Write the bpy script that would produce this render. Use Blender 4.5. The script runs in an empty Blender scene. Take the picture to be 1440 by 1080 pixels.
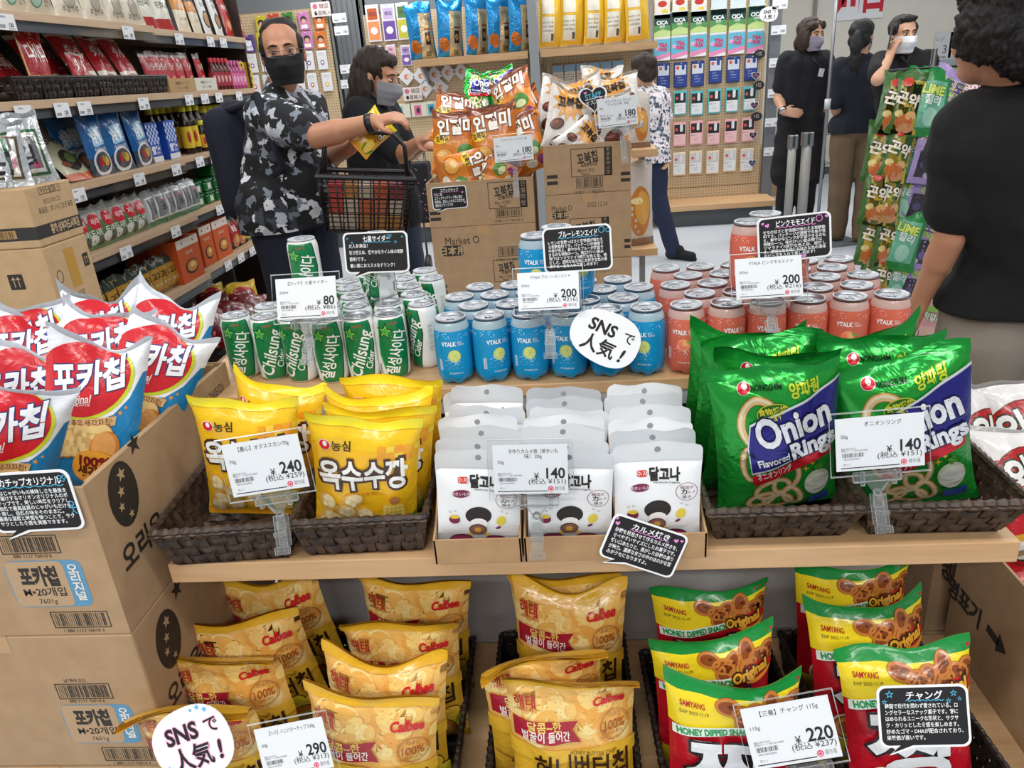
import bpy, bmesh, math, random
import numpy as np
from math import sin, cos, pi, radians
from mathutils import Vector, Matrix
from mathutils.geometry import tessellate_polygon
SC = bpy.context.scene
COL = SC.collection
# ------------------------------------------------------------------ camera
YAW, PITCH, ROLL, FPX = 8.38114997e-02, 3.91384701e-01, 7.67128394e-02, 1052.175
CAM = np.array([0.0, 0.0, 1.45])
_r0 = np.array([cos(YAW), sin(YAW), 0]); FW = np.array([-sin(YAW)*cos(PITCH), cos(YAW)*cos(PITCH), -sin(PITCH)])
_u0 = np.cross(_r0, FW)
RT = cos(ROLL)*_r0 - sin(ROLL)*_u0; UP = sin(ROLL)*_r0 + cos(ROLL)*_u0
cd = bpy.data.cameras.new('camera'); cam = bpy.data.objects.new('camera', cd); COL.objects.link(cam)
cd.sensor_width = 36.0; cd.lens = 36.0*FPX/1440; cd.clip_start = 0.02; cd.clip_end = 60
cam.matrix_world = Matrix(((RT[0], UP[0], -FW[0], CAM[0]), (RT[1], UP[1], -FW[1], CAM[1]), (RT[2], UP[2], -FW[2], CAM[2]), (0, 0, 0, 1)))
SC.camera = cam
# where a line of sight of the photograph meets a level (z) or upright (y, x) plane of the shop
def ray(u, v): return FW*FPX + (u-720)*RT - (v-540)*UP
def PZ(u, v, z): d = ray(u, v); return CAM + d*((z-CAM[2])/d[2])
def PY(u, v, y): d = ray(u, v); return CAM + d*((y-CAM[1])/d[1])
def PX(u, v, x): d = ray(u, v); return CAM + d*((x-CAM[0])/d[0])
# ------------------------------------------------------------------ light and exposure
SC.view_settings.view_transform = 'Standard'; SC.view_settings.look = 'None'
SC.view_settings.exposure = -0.22; SC.view_settings.gamma = 1.0; SC.view_settings.use_curve_mapping = False
w = bpy.data.worlds.new('shop_ambient'); SC.world = w; w.use_nodes = True
w.node_tree.nodes['Background'].inputs[0].default_value = (0.90, 0.95, 1.0, 1); w.node_tree.nodes['Background'].inputs[1].default_value = 0.36
def area(name, x, y, z, sx, sy, power, col=(1, .98, .955), rx=0, ry=0):
    L = bpy.data.lights.new(name, 'AREA'); L.shape = 'RECTANGLE'; L.size = sx; L.size_y = sy; L.energy = power; L.color = col
    o = bpy.data.objects.new(name, L); COL.objects.link(o); o.location = (x, y, z); o.rotation_euler = (rx, ry, 0); return o
for x in (-2.1, -0.3, 1.5):                       # rows of ceiling lamps along the aisles
    for y in (-1.9, 0.2, 2.6, 5.0):
        area('ceiling_lamp', x, y, 2.9, 1.2, 0.25, 21 if y > -1 else 52)
for x in (-1.6, .2, 2.0, 3.8): area('ceiling_lamp', x, 7.0 if x < 3 else 7.6, 2.95, 1.2, .25, 36)
area('ceiling_lamp', 3.0, 4.6, 2.9, 1.2, .25, 30)
# ------------------------------------------------------------------ materials
def lin(c):
    if isinstance(c, str):
        c = c.lstrip('#')
        if len(c) == 3: c = ''.join(a+a for a in c)
        c = [int(c[i:i+2], 16)/255 for i in (0, 2, 4)]
    return tuple((a/12.92 if a <= .04045 else ((a+.055)/1.055)**2.4) for a in c[:3]) + (1,)
FIN = {  # finish: roughness, metallic, bump strength, bump scale, coat
    'film': (.27, 0, .42, 24, .3), 'foil': (.23, .55, .7, 22, .35), 'matte': (.62, 0, .08, 60, 0), 'paper': (.75, 0, 0, 1, 0),
    'card': (.85, 0, .12, 160, 0), 'gloss': (.16, 0, 0, 1, .2), 'plastic': (.38, 0, 0, 1, 0), 'metal': (.25, 1, 0, 1, 0),
    'brushed': (.42, 1, 0, 1, 0), 'cloth': (.92, 0, .35, 90, 0), 'skin': (.52, 0, .06, 120, 0), 'hair': (.7, 0, .7, 110, 0), 'weave': (.5, 0, .5, 140, .1)}
_M = {}
def M(c, fin='plastic'):
    k = (c, fin)
    if k in _M: return _M[k]
    r, me, bs, bsc, coat = FIN[fin]
    m = bpy.data.materials.new('%s_%s' % (fin, c.lstrip('#'))); m.use_nodes = True; nt = m.node_tree; b = nt.nodes['Principled BSDF']
    b.inputs['Base Color'].default_value = lin(c); b.inputs['Roughness'].default_value = r; b.inputs['Metallic'].default_value = me
    b.inputs['Coat Weight'].default_value = coat; b.inputs['Coat Roughness'].default_value = .12
    if bs:
        tc = nt.nodes.new('ShaderNodeTexCoord'); nz = nt.nodes.new('ShaderNodeTexNoise'); bp = nt.nodes.new('ShaderNodeBump')
        nz.inputs['Scale'].default_value = bsc; nz.inputs['Detail'].default_value = 2; nz.inputs['Distortion'].default_value = 1.6 if fin in ('film', 'foil') else 0
        bp.inputs['Strength'].default_value = bs; bp.inputs['Distance'].default_value = .006 if fin in ('film', 'foil') else .003
        nt.links.new(tc.outputs['Object'], nz.inputs['Vector']); nt.links.new(nz.outputs[0], bp.inputs['Height']); nt.links.new(bp.outputs[0], b.inputs['Normal'])
    _M[k] = m; return m
def node_mat(name, build):
    m = bpy.data.materials.new(name); m.use_nodes = True; nt = m.node_tree; b = nt.nodes['Principled BSDF']; build(nt, b, nt.nodes.new, nt.links.new); return m
def _clear(tint, refl, white=False):
    def f(nt, b, N, L):
        out = [n for n in nt.nodes if n.type == 'OUTPUT_MATERIAL'][0]
        t = N('ShaderNodeBsdfTransparent'); t.inputs[0].default_value = tint; g = N('ShaderNodeBsdfGlossy'); g.inputs['Roughness'].default_value = .06
        lw = N('ShaderNodeLayerWeight'); lw.inputs[0].default_value = refl; mx = N('ShaderNodeMixShader')
        L(lw.outputs['Fresnel'], mx.inputs[0]); L(t.outputs[0], mx.inputs[1]); b.inputs['Base Color'].default_value = (.82, .84, .85, 1); b.inputs['Roughness'].default_value = .1; L(b.outputs[0] if white else g.outputs[0], mx.inputs[2]); L(mx.outputs[0], out.inputs[0])
    return f
CLEAR = node_mat('clear_acrylic', _clear((.985, .99, .99, 1), .1))
CLIP = node_mat('clear_clip_plastic', _clear((.95, .96, .96, 1), .42, True))
FILMC = node_mat('clear_film', _clear((.93, .94, .95, 1), .3))
def wood_mat(name, a, b_, sc=(1, 14, 14)):
    def f(nt, b, N, L):
        tc = N('ShaderNodeTexCoord'); mp = N('ShaderNodeMapping'); mp.inputs['Scale'].default_value = sc
        nz = N('ShaderNodeTexNoise'); nz.inputs['Scale'].default_value = 5; nz.inputs['Detail'].default_value = 5; nz.inputs['Distortion'].default_value = .6
        cr = N('ShaderNodeValToRGB'); cr.color_ramp.elements[0].color = lin(a); cr.color_ramp.elements[1].color = lin(b_)
        cr.color_ramp.elements[0].position = .3; cr.color_ramp.elements[1].position = .7
        L(tc.outputs['Object'], mp.inputs[0]); L(mp.outputs[0], nz.inputs[0]); L(nz.outputs[0], cr.inputs[0]); L(cr.outputs[0], b.inputs['Base Color'])
        b.inputs['Roughness'].default_value = .45
    return node_mat(name, f)
WOOD = wood_mat('maple_laminate', '#c59c70', '#d2ad82')
WOODD = wood_mat('oak_edge_laminate', '#b99268', '#c9a57c')
WOODY = wood_mat('shelf_edge_laminate', '#c0a283', '#ccb192', (14, 1, 14))
def noisy_mat(name, a, b_, scale, rough, fin_bump=0, detail=3):
    def f(nt, b, N, L):
        tc = N('ShaderNodeTexCoord'); nz = N('ShaderNodeTexNoise'); nz.inputs['Scale'].default_value = scale; nz.inputs['Detail'].default_value = detail
        cr = N('ShaderNodeValToRGB'); cr.color_ramp.elements[0].color = lin(a); cr.color_ramp.elements[1].color = lin(b_)
        cr.color_ramp.elements[0].position = .35; cr.color_ramp.elements[1].position = .65
        L(tc.outputs['Object'], nz.inputs[0]); L(nz.outputs[0], cr.inputs[0]); L(cr.outputs[0], b.inputs['Base Color']); b.inputs['Roughness'].default_value = rough
        if fin_bump:
            bp = N('ShaderNodeBump'); bp.inputs['Strength'].default_value = fin_bump; bp.inputs['Distance'].default_value = .004; L(nz.outputs[0], bp.inputs['Height']); L(bp.outputs[0], b.inputs['Normal'])
    return node_mat(name, f)
CARTON = noisy_mat('carton_board', '#a88a68', '#b09270', 30, .85, .06)
CARTON2 = noisy_mat('carton_board_light', '#bb9d76', '#c2a47d', 30, .85, .06)
TRAYC = noisy_mat('tray_board', '#a98560', '#b38f68', 30, .85, .06)
CARTONIN = noisy_mat('carton_board_inside', '#a98a66', '#b39471', 30, .9, .06)
WEAVE = noisy_mat('dark_rattan', '#2b201a', '#4f3e32', 55, .42, .5)
WEAVEB = noisy_mat('black_rattan', '#17120f', '#2e2622', 55, .4, .5)
# ------------------------------------------------------------------ mesh building
def mesh_from(name, V, F, mats, mi=None, smooth=False, normals=None):
    me = bpy.data.meshes.new(name)
    V = np.asarray(V, np.float64); me.from_pydata(V.tolist() if len(V) else [], [], [tuple(f) for f in F])
    for m in mats: me.materials.append(m)
    if mi is not None: me.polygons.foreach_set('material_index', np.asarray(mi, np.int32))
    if smooth is True: me.polygons.foreach_set('use_smooth', np.ones(len(F), bool))
    elif smooth is not False: me.polygons.foreach_set('use_smooth', np.asarray(smooth, bool))
    me.update()
    if normals is not None: me.normals_split_custom_set_from_vertices([tuple(n) for n in normals])
    return me
class MB:
    """collects shapes of one part and links them as one mesh object"""
    def __init__(s): s.V = []; s.F = []; s.mi = []; s.sm = []; s.mats = []; s.n = 0
    def m(s, mat):
        if mat not in s.mats: s.mats.append(mat)
        return s.mats.index(mat)
    def add(s, V, F, mat, smooth=False):
        k = s.m(mat); b = s.n
        for v in V: s.V.append((float(v[0]), float(v[1]), float(v[2])))
        for f in F: s.F.append(tuple(i+b for i in f)); s.mi.append(k); s.sm.append(smooth)
        s.n += len(V); return s
    def box(s, x0, x1, y0, y1, z0, z1, mat, bev=0.0, T=None, seg=2):
        bm = bmesh.new(); bmesh.ops.create_cube(bm, size=1)
        for v in bm.verts: v.co = Vector(((x0+x1)/2+v.co.x*(x1-x0), (y0+y1)/2+v.co.y*(y1-y0), (z0+z1)/2+v.co.z*(z1-z0)))
        if bev: bmesh.ops.bevel(bm, geom=bm.edges[:], offset=bev, segments=seg, affect='EDGES', profile=.5)
        if T is not None: bmesh.ops.transform(bm, matrix=T, verts=bm.verts)
        bm.verts.index_update(); s.add([v.co for v in bm.verts], [[v.index for v in f.verts] for f in bm.faces], mat, False); bm.free(); return s
    def lathe(s, prof, mat, n=24, c=(0, 0), smooth=True, cap=True):
        V = []; F = []
        for r, z in prof:
            for i in range(n): a = 2*pi*i/n; V.append((c[0]+r*cos(a), c[1]+r*sin(a), z))
        for j in range(len(prof)-1):
            for i in range(n): k = (i+1) % n; F.append((j*n+i, j*n+k, (j+1)*n+k, (j+1)*n+i))
        if cap:
            F.append(tuple(range(n-1, -1, -1))); F.append(tuple(range((len(prof)-1)*n, len(prof)*n)))
        return s.add(V, F, mat, smooth)
    def tube(s, pts, r, mat, n=8, smooth=True, closed=False):
        P = [Vector(p) for p in pts]; R = r if isinstance(r, (list, tuple)) else [r]*len(P)
        V = []; F = []; up = None
        for i, p in enumerate(P):
            if closed: t = P[(i+1) % len(P)]-P[i-1]
            else: t = (P[min(i+1, len(P)-1)]-P[max(i-1, 0)])
            t.normalize()
            if up is None: up = Vector((0, 0, 1)) if abs(t.z) < .9 else Vector((1, 0, 0))
            a = t.cross(up); a.normalize(); b = a.cross(t); up = b
            for k in range(n): q = 2*pi*k/n; V.append(p+(a*cos(q)+b*sin(q))*R[i])
        L = len(P)
        for i in range(L if closed else L-1):
            j = (i+1) % L
            for k in range(n): F.append((i*n+k, i*n+(k+1) % n, j*n+(k+1) % n, j*n+k))
        if not closed: F.append(tuple(range(n-1, -1, -1))); F.append(tuple(range((L-1)*n, L*n)))
        return s.add(V, F, mat, smooth)
    def ball(s, c, r, mat, n=12, m=8, T=None):
        r = r if isinstance(r, (tuple, list)) else (r, r, r); V = []; F = []
        for j in range(m+1):
            b = pi*j/m
            for i in range(n): a = 2*pi*i/n; v = Vector((r[0]*sin(b)*cos(a), r[1]*sin(b)*sin(a), r[2]*cos(b))); V.append((T @ v if T else v)+Vector(c))
        for j in range(m):
            for i in range(n): k = (i+1) % n; F.append((j*n+i, (j+1)*n+i, (j+1)*n+k, j*n+k))
        return s.add(V, F, mat, True)
    def prism(s, pts, z0, z1, mat, T=None):
        """outline pts (x,y) extruded z0..z1"""
        n = len(pts); V = [(x, y, z0) for x, y in pts]+[(x, y, z1) for x, y in pts]
        if T is not None: V = [T @ Vector(v) for v in V]
        F = [tuple(range(n-1, -1, -1)), tuple(range(n, 2*n))]+[(i, (i+1) % n, n+(i+1) % n, n+i) for i in range(n)]
        return s.add(V, F, mat)
    def cv(s, c, fin, T=None, dz=.0004):
        """prints a canvas on a flat face: canvas x,y -> local x,z facing -y"""
        for (V, F, col, lay) in c.S:
            W = [Vector((x, -dz*lay, y)) for x, y in V]
            if T is not None: W = [T @ v for v in W]
            s.add(W, F, M(col, fin) if isinstance(col, str) else col)
        return s
    def mesh(s, name): return mesh_from(name, s.V, s.F, s.mats, s.mi, s.sm)
    def obj(s, name, parent=None, T=None):
        o = bpy.data.objects.new(name, s.mesh(name)); COL.objects.link(o)
        if parent is not None: o.parent = parent
        if T is not None: o.matrix_basis = T
        return o
def mobj(name, me, parent=None, T=None):
    o = bpy.data.objects.new(name, me); COL.objects.link(o)
    if parent is not None: o.parent = parent
    if T is not None: o.matrix_basis = T
    return o
def tag(o, label, cat, group=None, kind=None):
    o['label'] = label; o['category'] = cat
    if group: o['group'] = group
    if kind: o['kind'] = kind
    return o
def thing(name, label, cat, T=None, group=None):
    o = bpy.data.objects.new(name, None); COL.objects.link(o); o.empty_display_size = .02
    if T is not None: o.matrix_basis = T
    return tag(o, label, cat, group)
def structure(o, label=None):
    o['kind'] = 'structure'
    if label: o['label'] = label
    return o
def dup(root, T, label, group=None):
    r = root.copy(); COL.objects.link(r); r.matrix_basis = T; r['label'] = label
    if group: r['group'] = group
    for ch in list(root.children):
        c = ch.copy(); COL.objects.link(c); c.parent = r
        for g in list(ch.children):
            d = g.copy(); COL.objects.link(d); d.parent = c
    return r
def TR(loc, rx=0, ry=0, rz=0, s=1):
    return Matrix.Translation(Vector(loc)) @ Matrix.Rotation(rz, 4, 'Z') @ Matrix.Rotation(ry, 4, 'Y') @ Matrix.Rotation(rx, 4, 'X') @ Matrix.Scale(s, 4)
def frame(loc, up, yaw=0.0, s=1.0):
    """object matrix: local z along up, local x near the yawed shop x axis"""
    up = Vector(up).normalized(); x = Vector((cos(yaw), sin(yaw), 0)); x = (x-up*x.dot(up)).normalized(); y = up.cross(x)
    m = Matrix((x, y, up)).transposed().to_4x4(); m.translation = Vector(loc); return m @ Matrix.Scale(s, 4)
NTH = ['first', 'second', 'third', 'fourth', 'fifth', 'sixth', 'seventh', 'eighth', 'ninth', 'tenth', 'eleventh', 'twelfth', 'thirteenth', 'fourteenth', 'fifteenth', 'sixteenth']
# ------------------------------------------------------------------ printed graphics: flat shapes laid on real surfaces
_tc = bpy.data.curves.new('lettering', 'FONT'); _to = bpy.data.objects.new('lettering', _tc); COL.objects.link(_to)
_tcache = {}
def text_shape(s, bold=0.0, res=3):
    k = (s, round(bold, 4), res)
    if k not in _tcache:
        _tc.body = s; _tc.offset = bold; _tc.resolution_u = res; _tc.size = 1.0
        dg = bpy.context.evaluated_depsgraph_get(); dg.update()
        me = bpy.data.meshes.new_from_object(_to.evaluated_get(dg))
        V = np.zeros(len(me.vertices)*3); me.vertices.foreach_get('co', V); V = V.reshape(-1, 3)[:, :2]
        F = [tuple(p.vertices) for p in me.polygons]; bpy.data.meshes.remove(me); _tcache[k] = (V, F)
    return _tcache[k]
def rot2(V, a): c, s = cos(a), sin(a); V = np.asarray(V, float); return np.stack([V[:, 0]*c-V[:, 1]*s, V[:, 0]*s+V[:, 1]*c], 1)
class Cv:
    def __init__(s): s.S = []
    def shape(s, V, F, m, z): s.S.append((np.asarray(V, float), F, m, z)); return s
    def poly(s, pts, m, z=1):
        pts = [(float(a), float(b)) for a, b in pts]; tri = tessellate_polygon([[Vector((a, b, 0)) for a, b in pts]])
        F = []
        for t in tri:
            a, b, c = [pts[i] for i in t]; F.append(tuple(t) if (b[0]-a[0])*(c[1]-a[1])-(b[1]-a[1])*(c[0]-a[0]) > 0 else tuple(t[::-1]))
        return s.shape(pts, F, m, z)
    def rect(s, x0, y0, x1, y1, m, z=1, r=0, rot=0):
        if r == 0: P = [(x0, y0), (x1, y0), (x1, y1), (x0, y1)]
        else:
            P = []
            for cx, cy, a0 in ((x1-r, y0+r, -pi/2), (x1-r, y1-r, 0), (x0+r, y1-r, pi/2), (x0+r, y0+r, pi)):
                for i in range(5): a = a0+pi/2*i/4; P.append((cx+r*cos(a), cy+r*sin(a)))
        if rot: c = np.array([(x0+x1)/2, (y0+y1)/2]); P = rot2(np.array(P)-c, rot)+c
        return s.poly(P, m, z)
    def ell(s, cx, cy, rx, ry, m, z=1, n=22, rot=0):
        P = [(rx*cos(2*pi*i/n), ry*sin(2*pi*i/n)) for i in range(n)]; P = rot2(P, rot)+np.array([cx, cy])
        return s.shape(P, [tuple(range(n))], m, z)
    def ring(s, cx, cy, rx, ry, w, m, z=1, n=26, rot=0, a0=0, a1=2*pi):
        P = []
        for i in range(n+1):
            a = a0+(a1-a0)*i/n; P += [((rx-w)*cos(a), (ry-w)*sin(a)), (rx*cos(a), ry*sin(a))]
        P = rot2(P, rot)+np.array([cx, cy])
        return s.shape(P, [(2*i, 2*i+1, 2*i+3, 2*i+2) for i in range(n)], m, z)
    def star(s, cx, cy, r, m, z=1, k=5, ri=.42, rot=0):
        return s.poly([(cx+(r if i % 2 == 0 else r*ri)*sin(rot+pi*i/k), cy+(r if i % 2 == 0 else r*ri)*cos(rot+pi*i/k)) for i in range(2*k)], m, z)
    def heart(s, cx, cy, r, m, z=1, rot=0):
        P = []
        for i in range(24): t = 2*pi*i/24; P.append((r*(16*sin(t)**3)/16, r*(13*cos(t)-5*cos(2*t)-2*cos(3*t)-cos(4*t))/16))
        return s.poly(rot2(P, rot)+np.array([cx, cy]), m, z)
    def line(s, pts, w_, m, z=1):
        P = np.asarray(pts, float); n = len(P); L = []
        for i in range(n):
            t = P[min(i+1, n-1)]-P[max(i-1, 0)]; t /= (np.hypot(*t)+1e-9); q = np.array([-t[1], t[0]])*w_/2; L += [P[i]+q, P[i]-q]
        return s.shape(L, [(2*i+1, 2*i+3, 2*i+2, 2*i) for i in range(n-1)], m, z)
    def frame(s, x0, y0, x1, y1, w_, m, z=1):
        return s.rect(x0, y0, x1, y0+w_, m, z).rect(x0, y1-w_, x1, y1, m, z).rect(x0, y0+w_, x0+w_, y1-w_, m, z).rect(x1-w_, y0+w_, x1, y1-w_, m, z)
    def text(s, t, x, y, h, m, z=1, bold=0.0, rot=0, shear=0, al='c', xs=1.0, width=None, stroke=None, sw=.06, arc=0, res=3):
        """t set with letter height about h, around (x, y) = middle of the line; width forces the set width"""
        V, F = text_shape(t, bold, res)
        if not len(V): return s
        lo, hi = V.min(0), V.max(0); wd = max(hi[0]-lo[0], 1e-6); ctr = .36; k = h/.78
        def put(V, F, m, z):
            W = V.copy(); W[:, 0] -= {'c': (lo[0]+hi[0])/2, 'l': lo[0], 'r': hi[0]}[al]; W[:, 1] -= ctr
            W *= k; W[:, 0] *= (width/(wd*k)) if width else xs
            W[:, 0] += shear*W[:, 1]
            if arc: W[:, 1] += arc*W[:, 0]**2
            if rot: W = rot2(W, rot)
            s.shape(W+np.array([x, y]), F, m, z)
        if stroke: V2, F2 = text_shape(t, bold+sw, res); put(V2, F2, stroke, z); z = z+1
        put(V, F, m, z); return s
    def barcode(s, x0, y0, x1, y1, m, z=1, seed=1, fr=0):
        r = random.Random(seed); x = x0
        if fr: s.frame(x0-fr*3, y0-fr*2.2, x1+fr*3, y1+fr*2.2, fr, m, z)
        n = 26; st = (x1-x0)/n
        for i in range(n): s.rect(x0+i*st, y0, x0+i*st+st*r.choice((.25, .45, .7)), y1, m, z)
        return s
    def tr(s, dx=0, dy=0, rot=0, k=1.0):
        c = Cv()
        for V, F, m, z in s.S: c.S.append((rot2(V*k, rot)+np.array([dx, dy]), F, m, z))
        return c
    def put(s, o, dz=0):
        for V, F, m, z in o.S: s.S.append((V, F, m, z+dz))
        return s
    def cut(s, xs, ys):
        """splits the shapes along a grid so that they can follow a curved surface; keeps only what lies inside it"""
        bm = bmesh.new(); mats = []
        for V, F, m, z in s.S:
            if m not in mats: mats.append(m)
            k = mats.index(m); vs = [bm.verts.new((p[0], p[1], z)) for p in V]
            for f in F:
                try: bm.faces.new([vs[i] for i in f]).material_index = k
                except ValueError: pass
        for ax, L in ((0, xs), (1, ys)):
            n = Vector((1, 0, 0)) if ax == 0 else Vector((0, 1, 0))
            for i, a in enumerate(L):
                g = bm.verts[:]+bm.edges[:]+bm.faces[:]
                bmesh.ops.bisect_plane(bm, geom=g, dist=1e-7, plane_co=n*a, plane_no=n, clear_inner=(i == 0), clear_outer=(i == len(L)-1))
        bm.verts.index_update(); V = np.array([v.co[:] for v in bm.verts]) if len(bm.verts) else np.zeros((0, 3))
        F = [tuple(v.index for v in f.verts) for f in bm.faces]; mi = [f.material_index for f in bm.faces]; bm.free()
        return V, F, mi, mats
def grid_normals(P, wrap=False):
    du = np.gradient(P, axis=0)
    if wrap: du[0] = du[-1] = (P[1]-P[-2])/2
    dv = np.gradient(P, axis=1); n = np.cross(du, dv); return n/(np.linalg.norm(n, axis=2, keepdims=True)+1e-12)
def wrap_mesh(name, P, xs, ys, cut, fin, base, off=.0006, back=None, backmat=None, extra=None, wrap=False):
    """surface grid P[i][j] over flat coordinates xs, ys with a cut canvas printed on it; back = grid of the rear side"""
    nu, nv = len(xs), len(ys); N = grid_normals(P, wrap)
    V = [P.reshape(-1, 3)]; NN = [N.reshape(-1, 3)]; F = []; mi = []; mats = [base]
    for i in range(nu-1):
        for j in range(nv-1): F.append((i*nv+j, (i+1)*nv+j, (i+1)*nv+j+1, i*nv+j+1)); mi.append(0)
    b = nu*nv
    if back is not None:
        if backmat is not None: mats.append(backmat)
        k = len(mats)-1; V.append(back.reshape(-1, 3)); NN.append(-grid_normals(back).reshape(-1, 3))
        for i in range(nu-1):
            for j in range(nv-1): F.append((b+i*nv+j, b+i*nv+j+1, b+(i+1)*nv+j+1, b+(i+1)*nv+j)); mi.append(k)
        b += nu*nv
    CV, CF, cmi, cm = cut
    if len(CV):
        xs = np.asarray(xs); ys = np.asarray(ys)
        i = np.clip(np.searchsorted(xs, CV[:, 0])-1, 0, nu-2); j = np.clip(np.searchsorted(ys, CV[:, 1])-1, 0, nv-2)
        a = ((CV[:, 0]-xs[i])/(xs[i+1]-xs[i]))[:, None]; c = ((CV[:, 1]-ys[j])/(ys[j+1]-ys[j]))[:, None]
        bl = lambda A: A[i, j]*(1-a)*(1-c)+A[i+1, j]*a*(1-c)+A[i, j+1]*(1-a)*c+A[i+1, j+1]*a*c
        n = bl(N); n /= np.linalg.norm(n, axis=1, keepdims=True)
        V.append(bl(P)+n*(CV[:, 2:3]*off)); NN.append(n); k0 = len(mats)
        mats += [M(c, fin) if isinstance(c, str) else c for c in cm]
        F += [tuple(q+b for q in f) for f in CF]; mi += [k0+q for q in cmi]; b += len(CV)
    if extra:
        for eV, eF, em in extra:
            if em not in mats: mats.append(em)
            k = mats.index(em); V.append(np.asarray(eV, float)); NN.append(np.tile([0, 0, 1.0], (len(eV), 1))); F += [tuple(q+b for q in f) for f in eF]; mi += [k]*len(eF); b += len(eV)
    return mesh_from(name, np.concatenate(V), F, mats, mi, True, np.concatenate(NN))
# ------------------------------------------------------------------ pillow bags
def bag_grids(W, H, T, seed, nu=22, nv=28, flop=0.0, dip=0.0, side=.09, wr=1.0, seal=.014, e=2.6, flare=0.0, rc=0.0):
    r = random.Random(seed); u = np.linspace(-1, 1, nu+1)[:, None]; v = np.linspace(0, 1, nv+1)[None, :]
    vs = seal/H; tau = np.clip((v-vs)/(1-2*vs), 0, 1); s = np.clip(4*tau*(1-tau), 0, 1)**.48
    prof = np.clip(1-np.abs(u)**e, 0, 1)**.7
    x = W/2*u*(1-side*s+flare*np.clip(v-.8, 0, 1)); z = H*v*np.ones_like(u)
    if rc:
        k_ = np.clip((v*H-(H-rc))/rc, 0, 1); x = x*(1-rc/(W/2)*(1-np.sqrt(1-k_**2)))
    ph = [r.uniform(0, 6.28) for _ in range(12)]
    lump = sum(sin_(u*r.uniform(1, 3.2)+v*r.uniform(-5, 5)+ph[k]) for k in range(4))/4
    fold = np.sin(u*r.uniform(9, 13)+ph[5])*np.exp(-(1-v)*H/.035)+np.sin(u*r.uniform(8, 12)+ph[6])*np.exp(-v*H/.03)
    diag = np.abs(np.sin(u*3+v*r.uniform(5, 8)+ph[7]))**3*np.abs(u)
    th = T/2*s*prof
    wave = .006*wr*np.sin(u*r.uniform(2, 3.6)+ph[8])*np.exp(-(1-v)*H/.03)
    yf = -th-wr*prof*s*(.0035*lump)-wr*.0028*fold*np.clip(s*3, 0, 1)*(prof**.5)-wr*.003*diag*s*prof+wave
    yb = th*.75+wr*.002*lump*s*prof+wave
    z = z+dip*(u**2-.35)*v**5+r.uniform(-.006, .006)*wr*u*v**6+.004*wr*np.sin(u*r.uniform(3, 6)+ph[10])*v**8
    yf = yf-wr*prof*s*.0025*np.sin(u*r.uniform(4, 7)+v*r.uniform(-9, 9)+ph[11])
    def bend(y, z):
        if not flop: return y, z
        z0 = H*.80; t = np.clip((z-z0)/(H-z0), 0, 1.3); a = flop*t*(1+.25*np.sin(u*2+ph[9])); L = H-z0
        ca = np.where(np.abs(a) < 1e-4, 1.0, np.sin(a)/np.where(np.abs(a) < 1e-4, 1, a)); sa = np.where(np.abs(a) < 1e-4, 0.0, (1-np.cos(a))/np.where(np.abs(a) < 1e-4, 1, a))
        zz = np.where(z > z0, z0+L*t*ca, z); yy = y-np.where(z > z0, L*t*sa, 0)*1.0
        yy = np.where(z > z0, yy-0*a, yy); zz = np.where(z > z0, zz-y*np.sin(a)*-1*0+0, zz)
        return yy, zz
    yf, zf = bend(yf, z); yb, zb = bend(yb, z)
    xx = x*np.ones_like(v)
    return np.stack([xx, yf, zf], 2), np.stack([xx, yb, zb], 2)
def sin_(a): return np.sin(a)
class Bags:
    """one kind of bag: printed front, a few crumple variants; placed one by one"""
    def __init__(s, part, W, H, T, canvas, base, back=None, fin='film', var=3, seed=1, kws=None, nu=22, nv=28, **kw):
        s.W, s.H, s.part = W, H, part; xs = np.linspace(-W/2, W/2, nu+1); ys = np.linspace(0, H, nv+1); cut = canvas.cut(xs, ys); s.me = []
        for k in range(var):
            kk = dict(kw); kk.update(kws[k] if kws else {})
            P, B = bag_grids(W, H, T, seed*31+k, nu, nv, **kk)
            s.me.append(wrap_mesh(part, P, xs, ys, cut, fin, M(base, fin), back=B, backmat=M(back or base, fin)))
        s.i = 0
    def put(s, name, label, cat, T, group=None, var=None):
        k = s.i % len(s.me) if var is None else var; s.i += 1
        return tag(mobj(name, s.me[k], None, T), label, cat, group)
def lean(base, top_px, H, dy_min=-.3):
    """up vector of a thing of height H standing at base whose top is seen at top_px (leans as the photo shows)"""
    B = np.array(base, float); d = ray(*top_px); d = d/np.linalg.norm(d); w_ = CAM-B; b = d@w_; c = w_@w_-H*H; disc = b*b-c
    ts = [-b] if disc < 0 else [-b+math.sqrt(disc), -b-math.sqrt(disc)]
    t = max(ts, key=lambda t: (CAM+d*t-B)[2])
    X = CAM+d*t; return Vector(X-B)
# ================================================================== the setting
def floor_nodes(nt, b, N, L):
    tc = N('ShaderNodeTexCoord'); nz = N('ShaderNodeTexNoise'); nz.inputs['Scale'].default_value = 2.2; nz.inputs['Detail'].default_value = 4
    cr = N('ShaderNodeValToRGB'); cr.color_ramp.elements[0].color = lin('#b3bac2'); cr.color_ramp.elements[1].color = lin('#c3c9cf')
    L(tc.outputs['Object'], nz.inputs[0]); L(nz.outputs[0], cr.inputs[0]); L(cr.outputs[0], b.inputs['Base Color']); b.inputs['Roughness'].default_value = .38
FLOORM = node_mat('pale_vinyl_floor', floor_nodes)
structure(MB().box(-4.5, 5.5, -1.5, 10.3, -.05, 0, FLOORM).obj('floor'))
WALLM = noisy_mat('cream_painted_wall', '#dedace', '#e2ddd2', 6, .8)
structure(MB().box(-4.5, 5.5, 10.0, 10.1, 0, 3.2, WALLM).obj('wall_back'))
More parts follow.
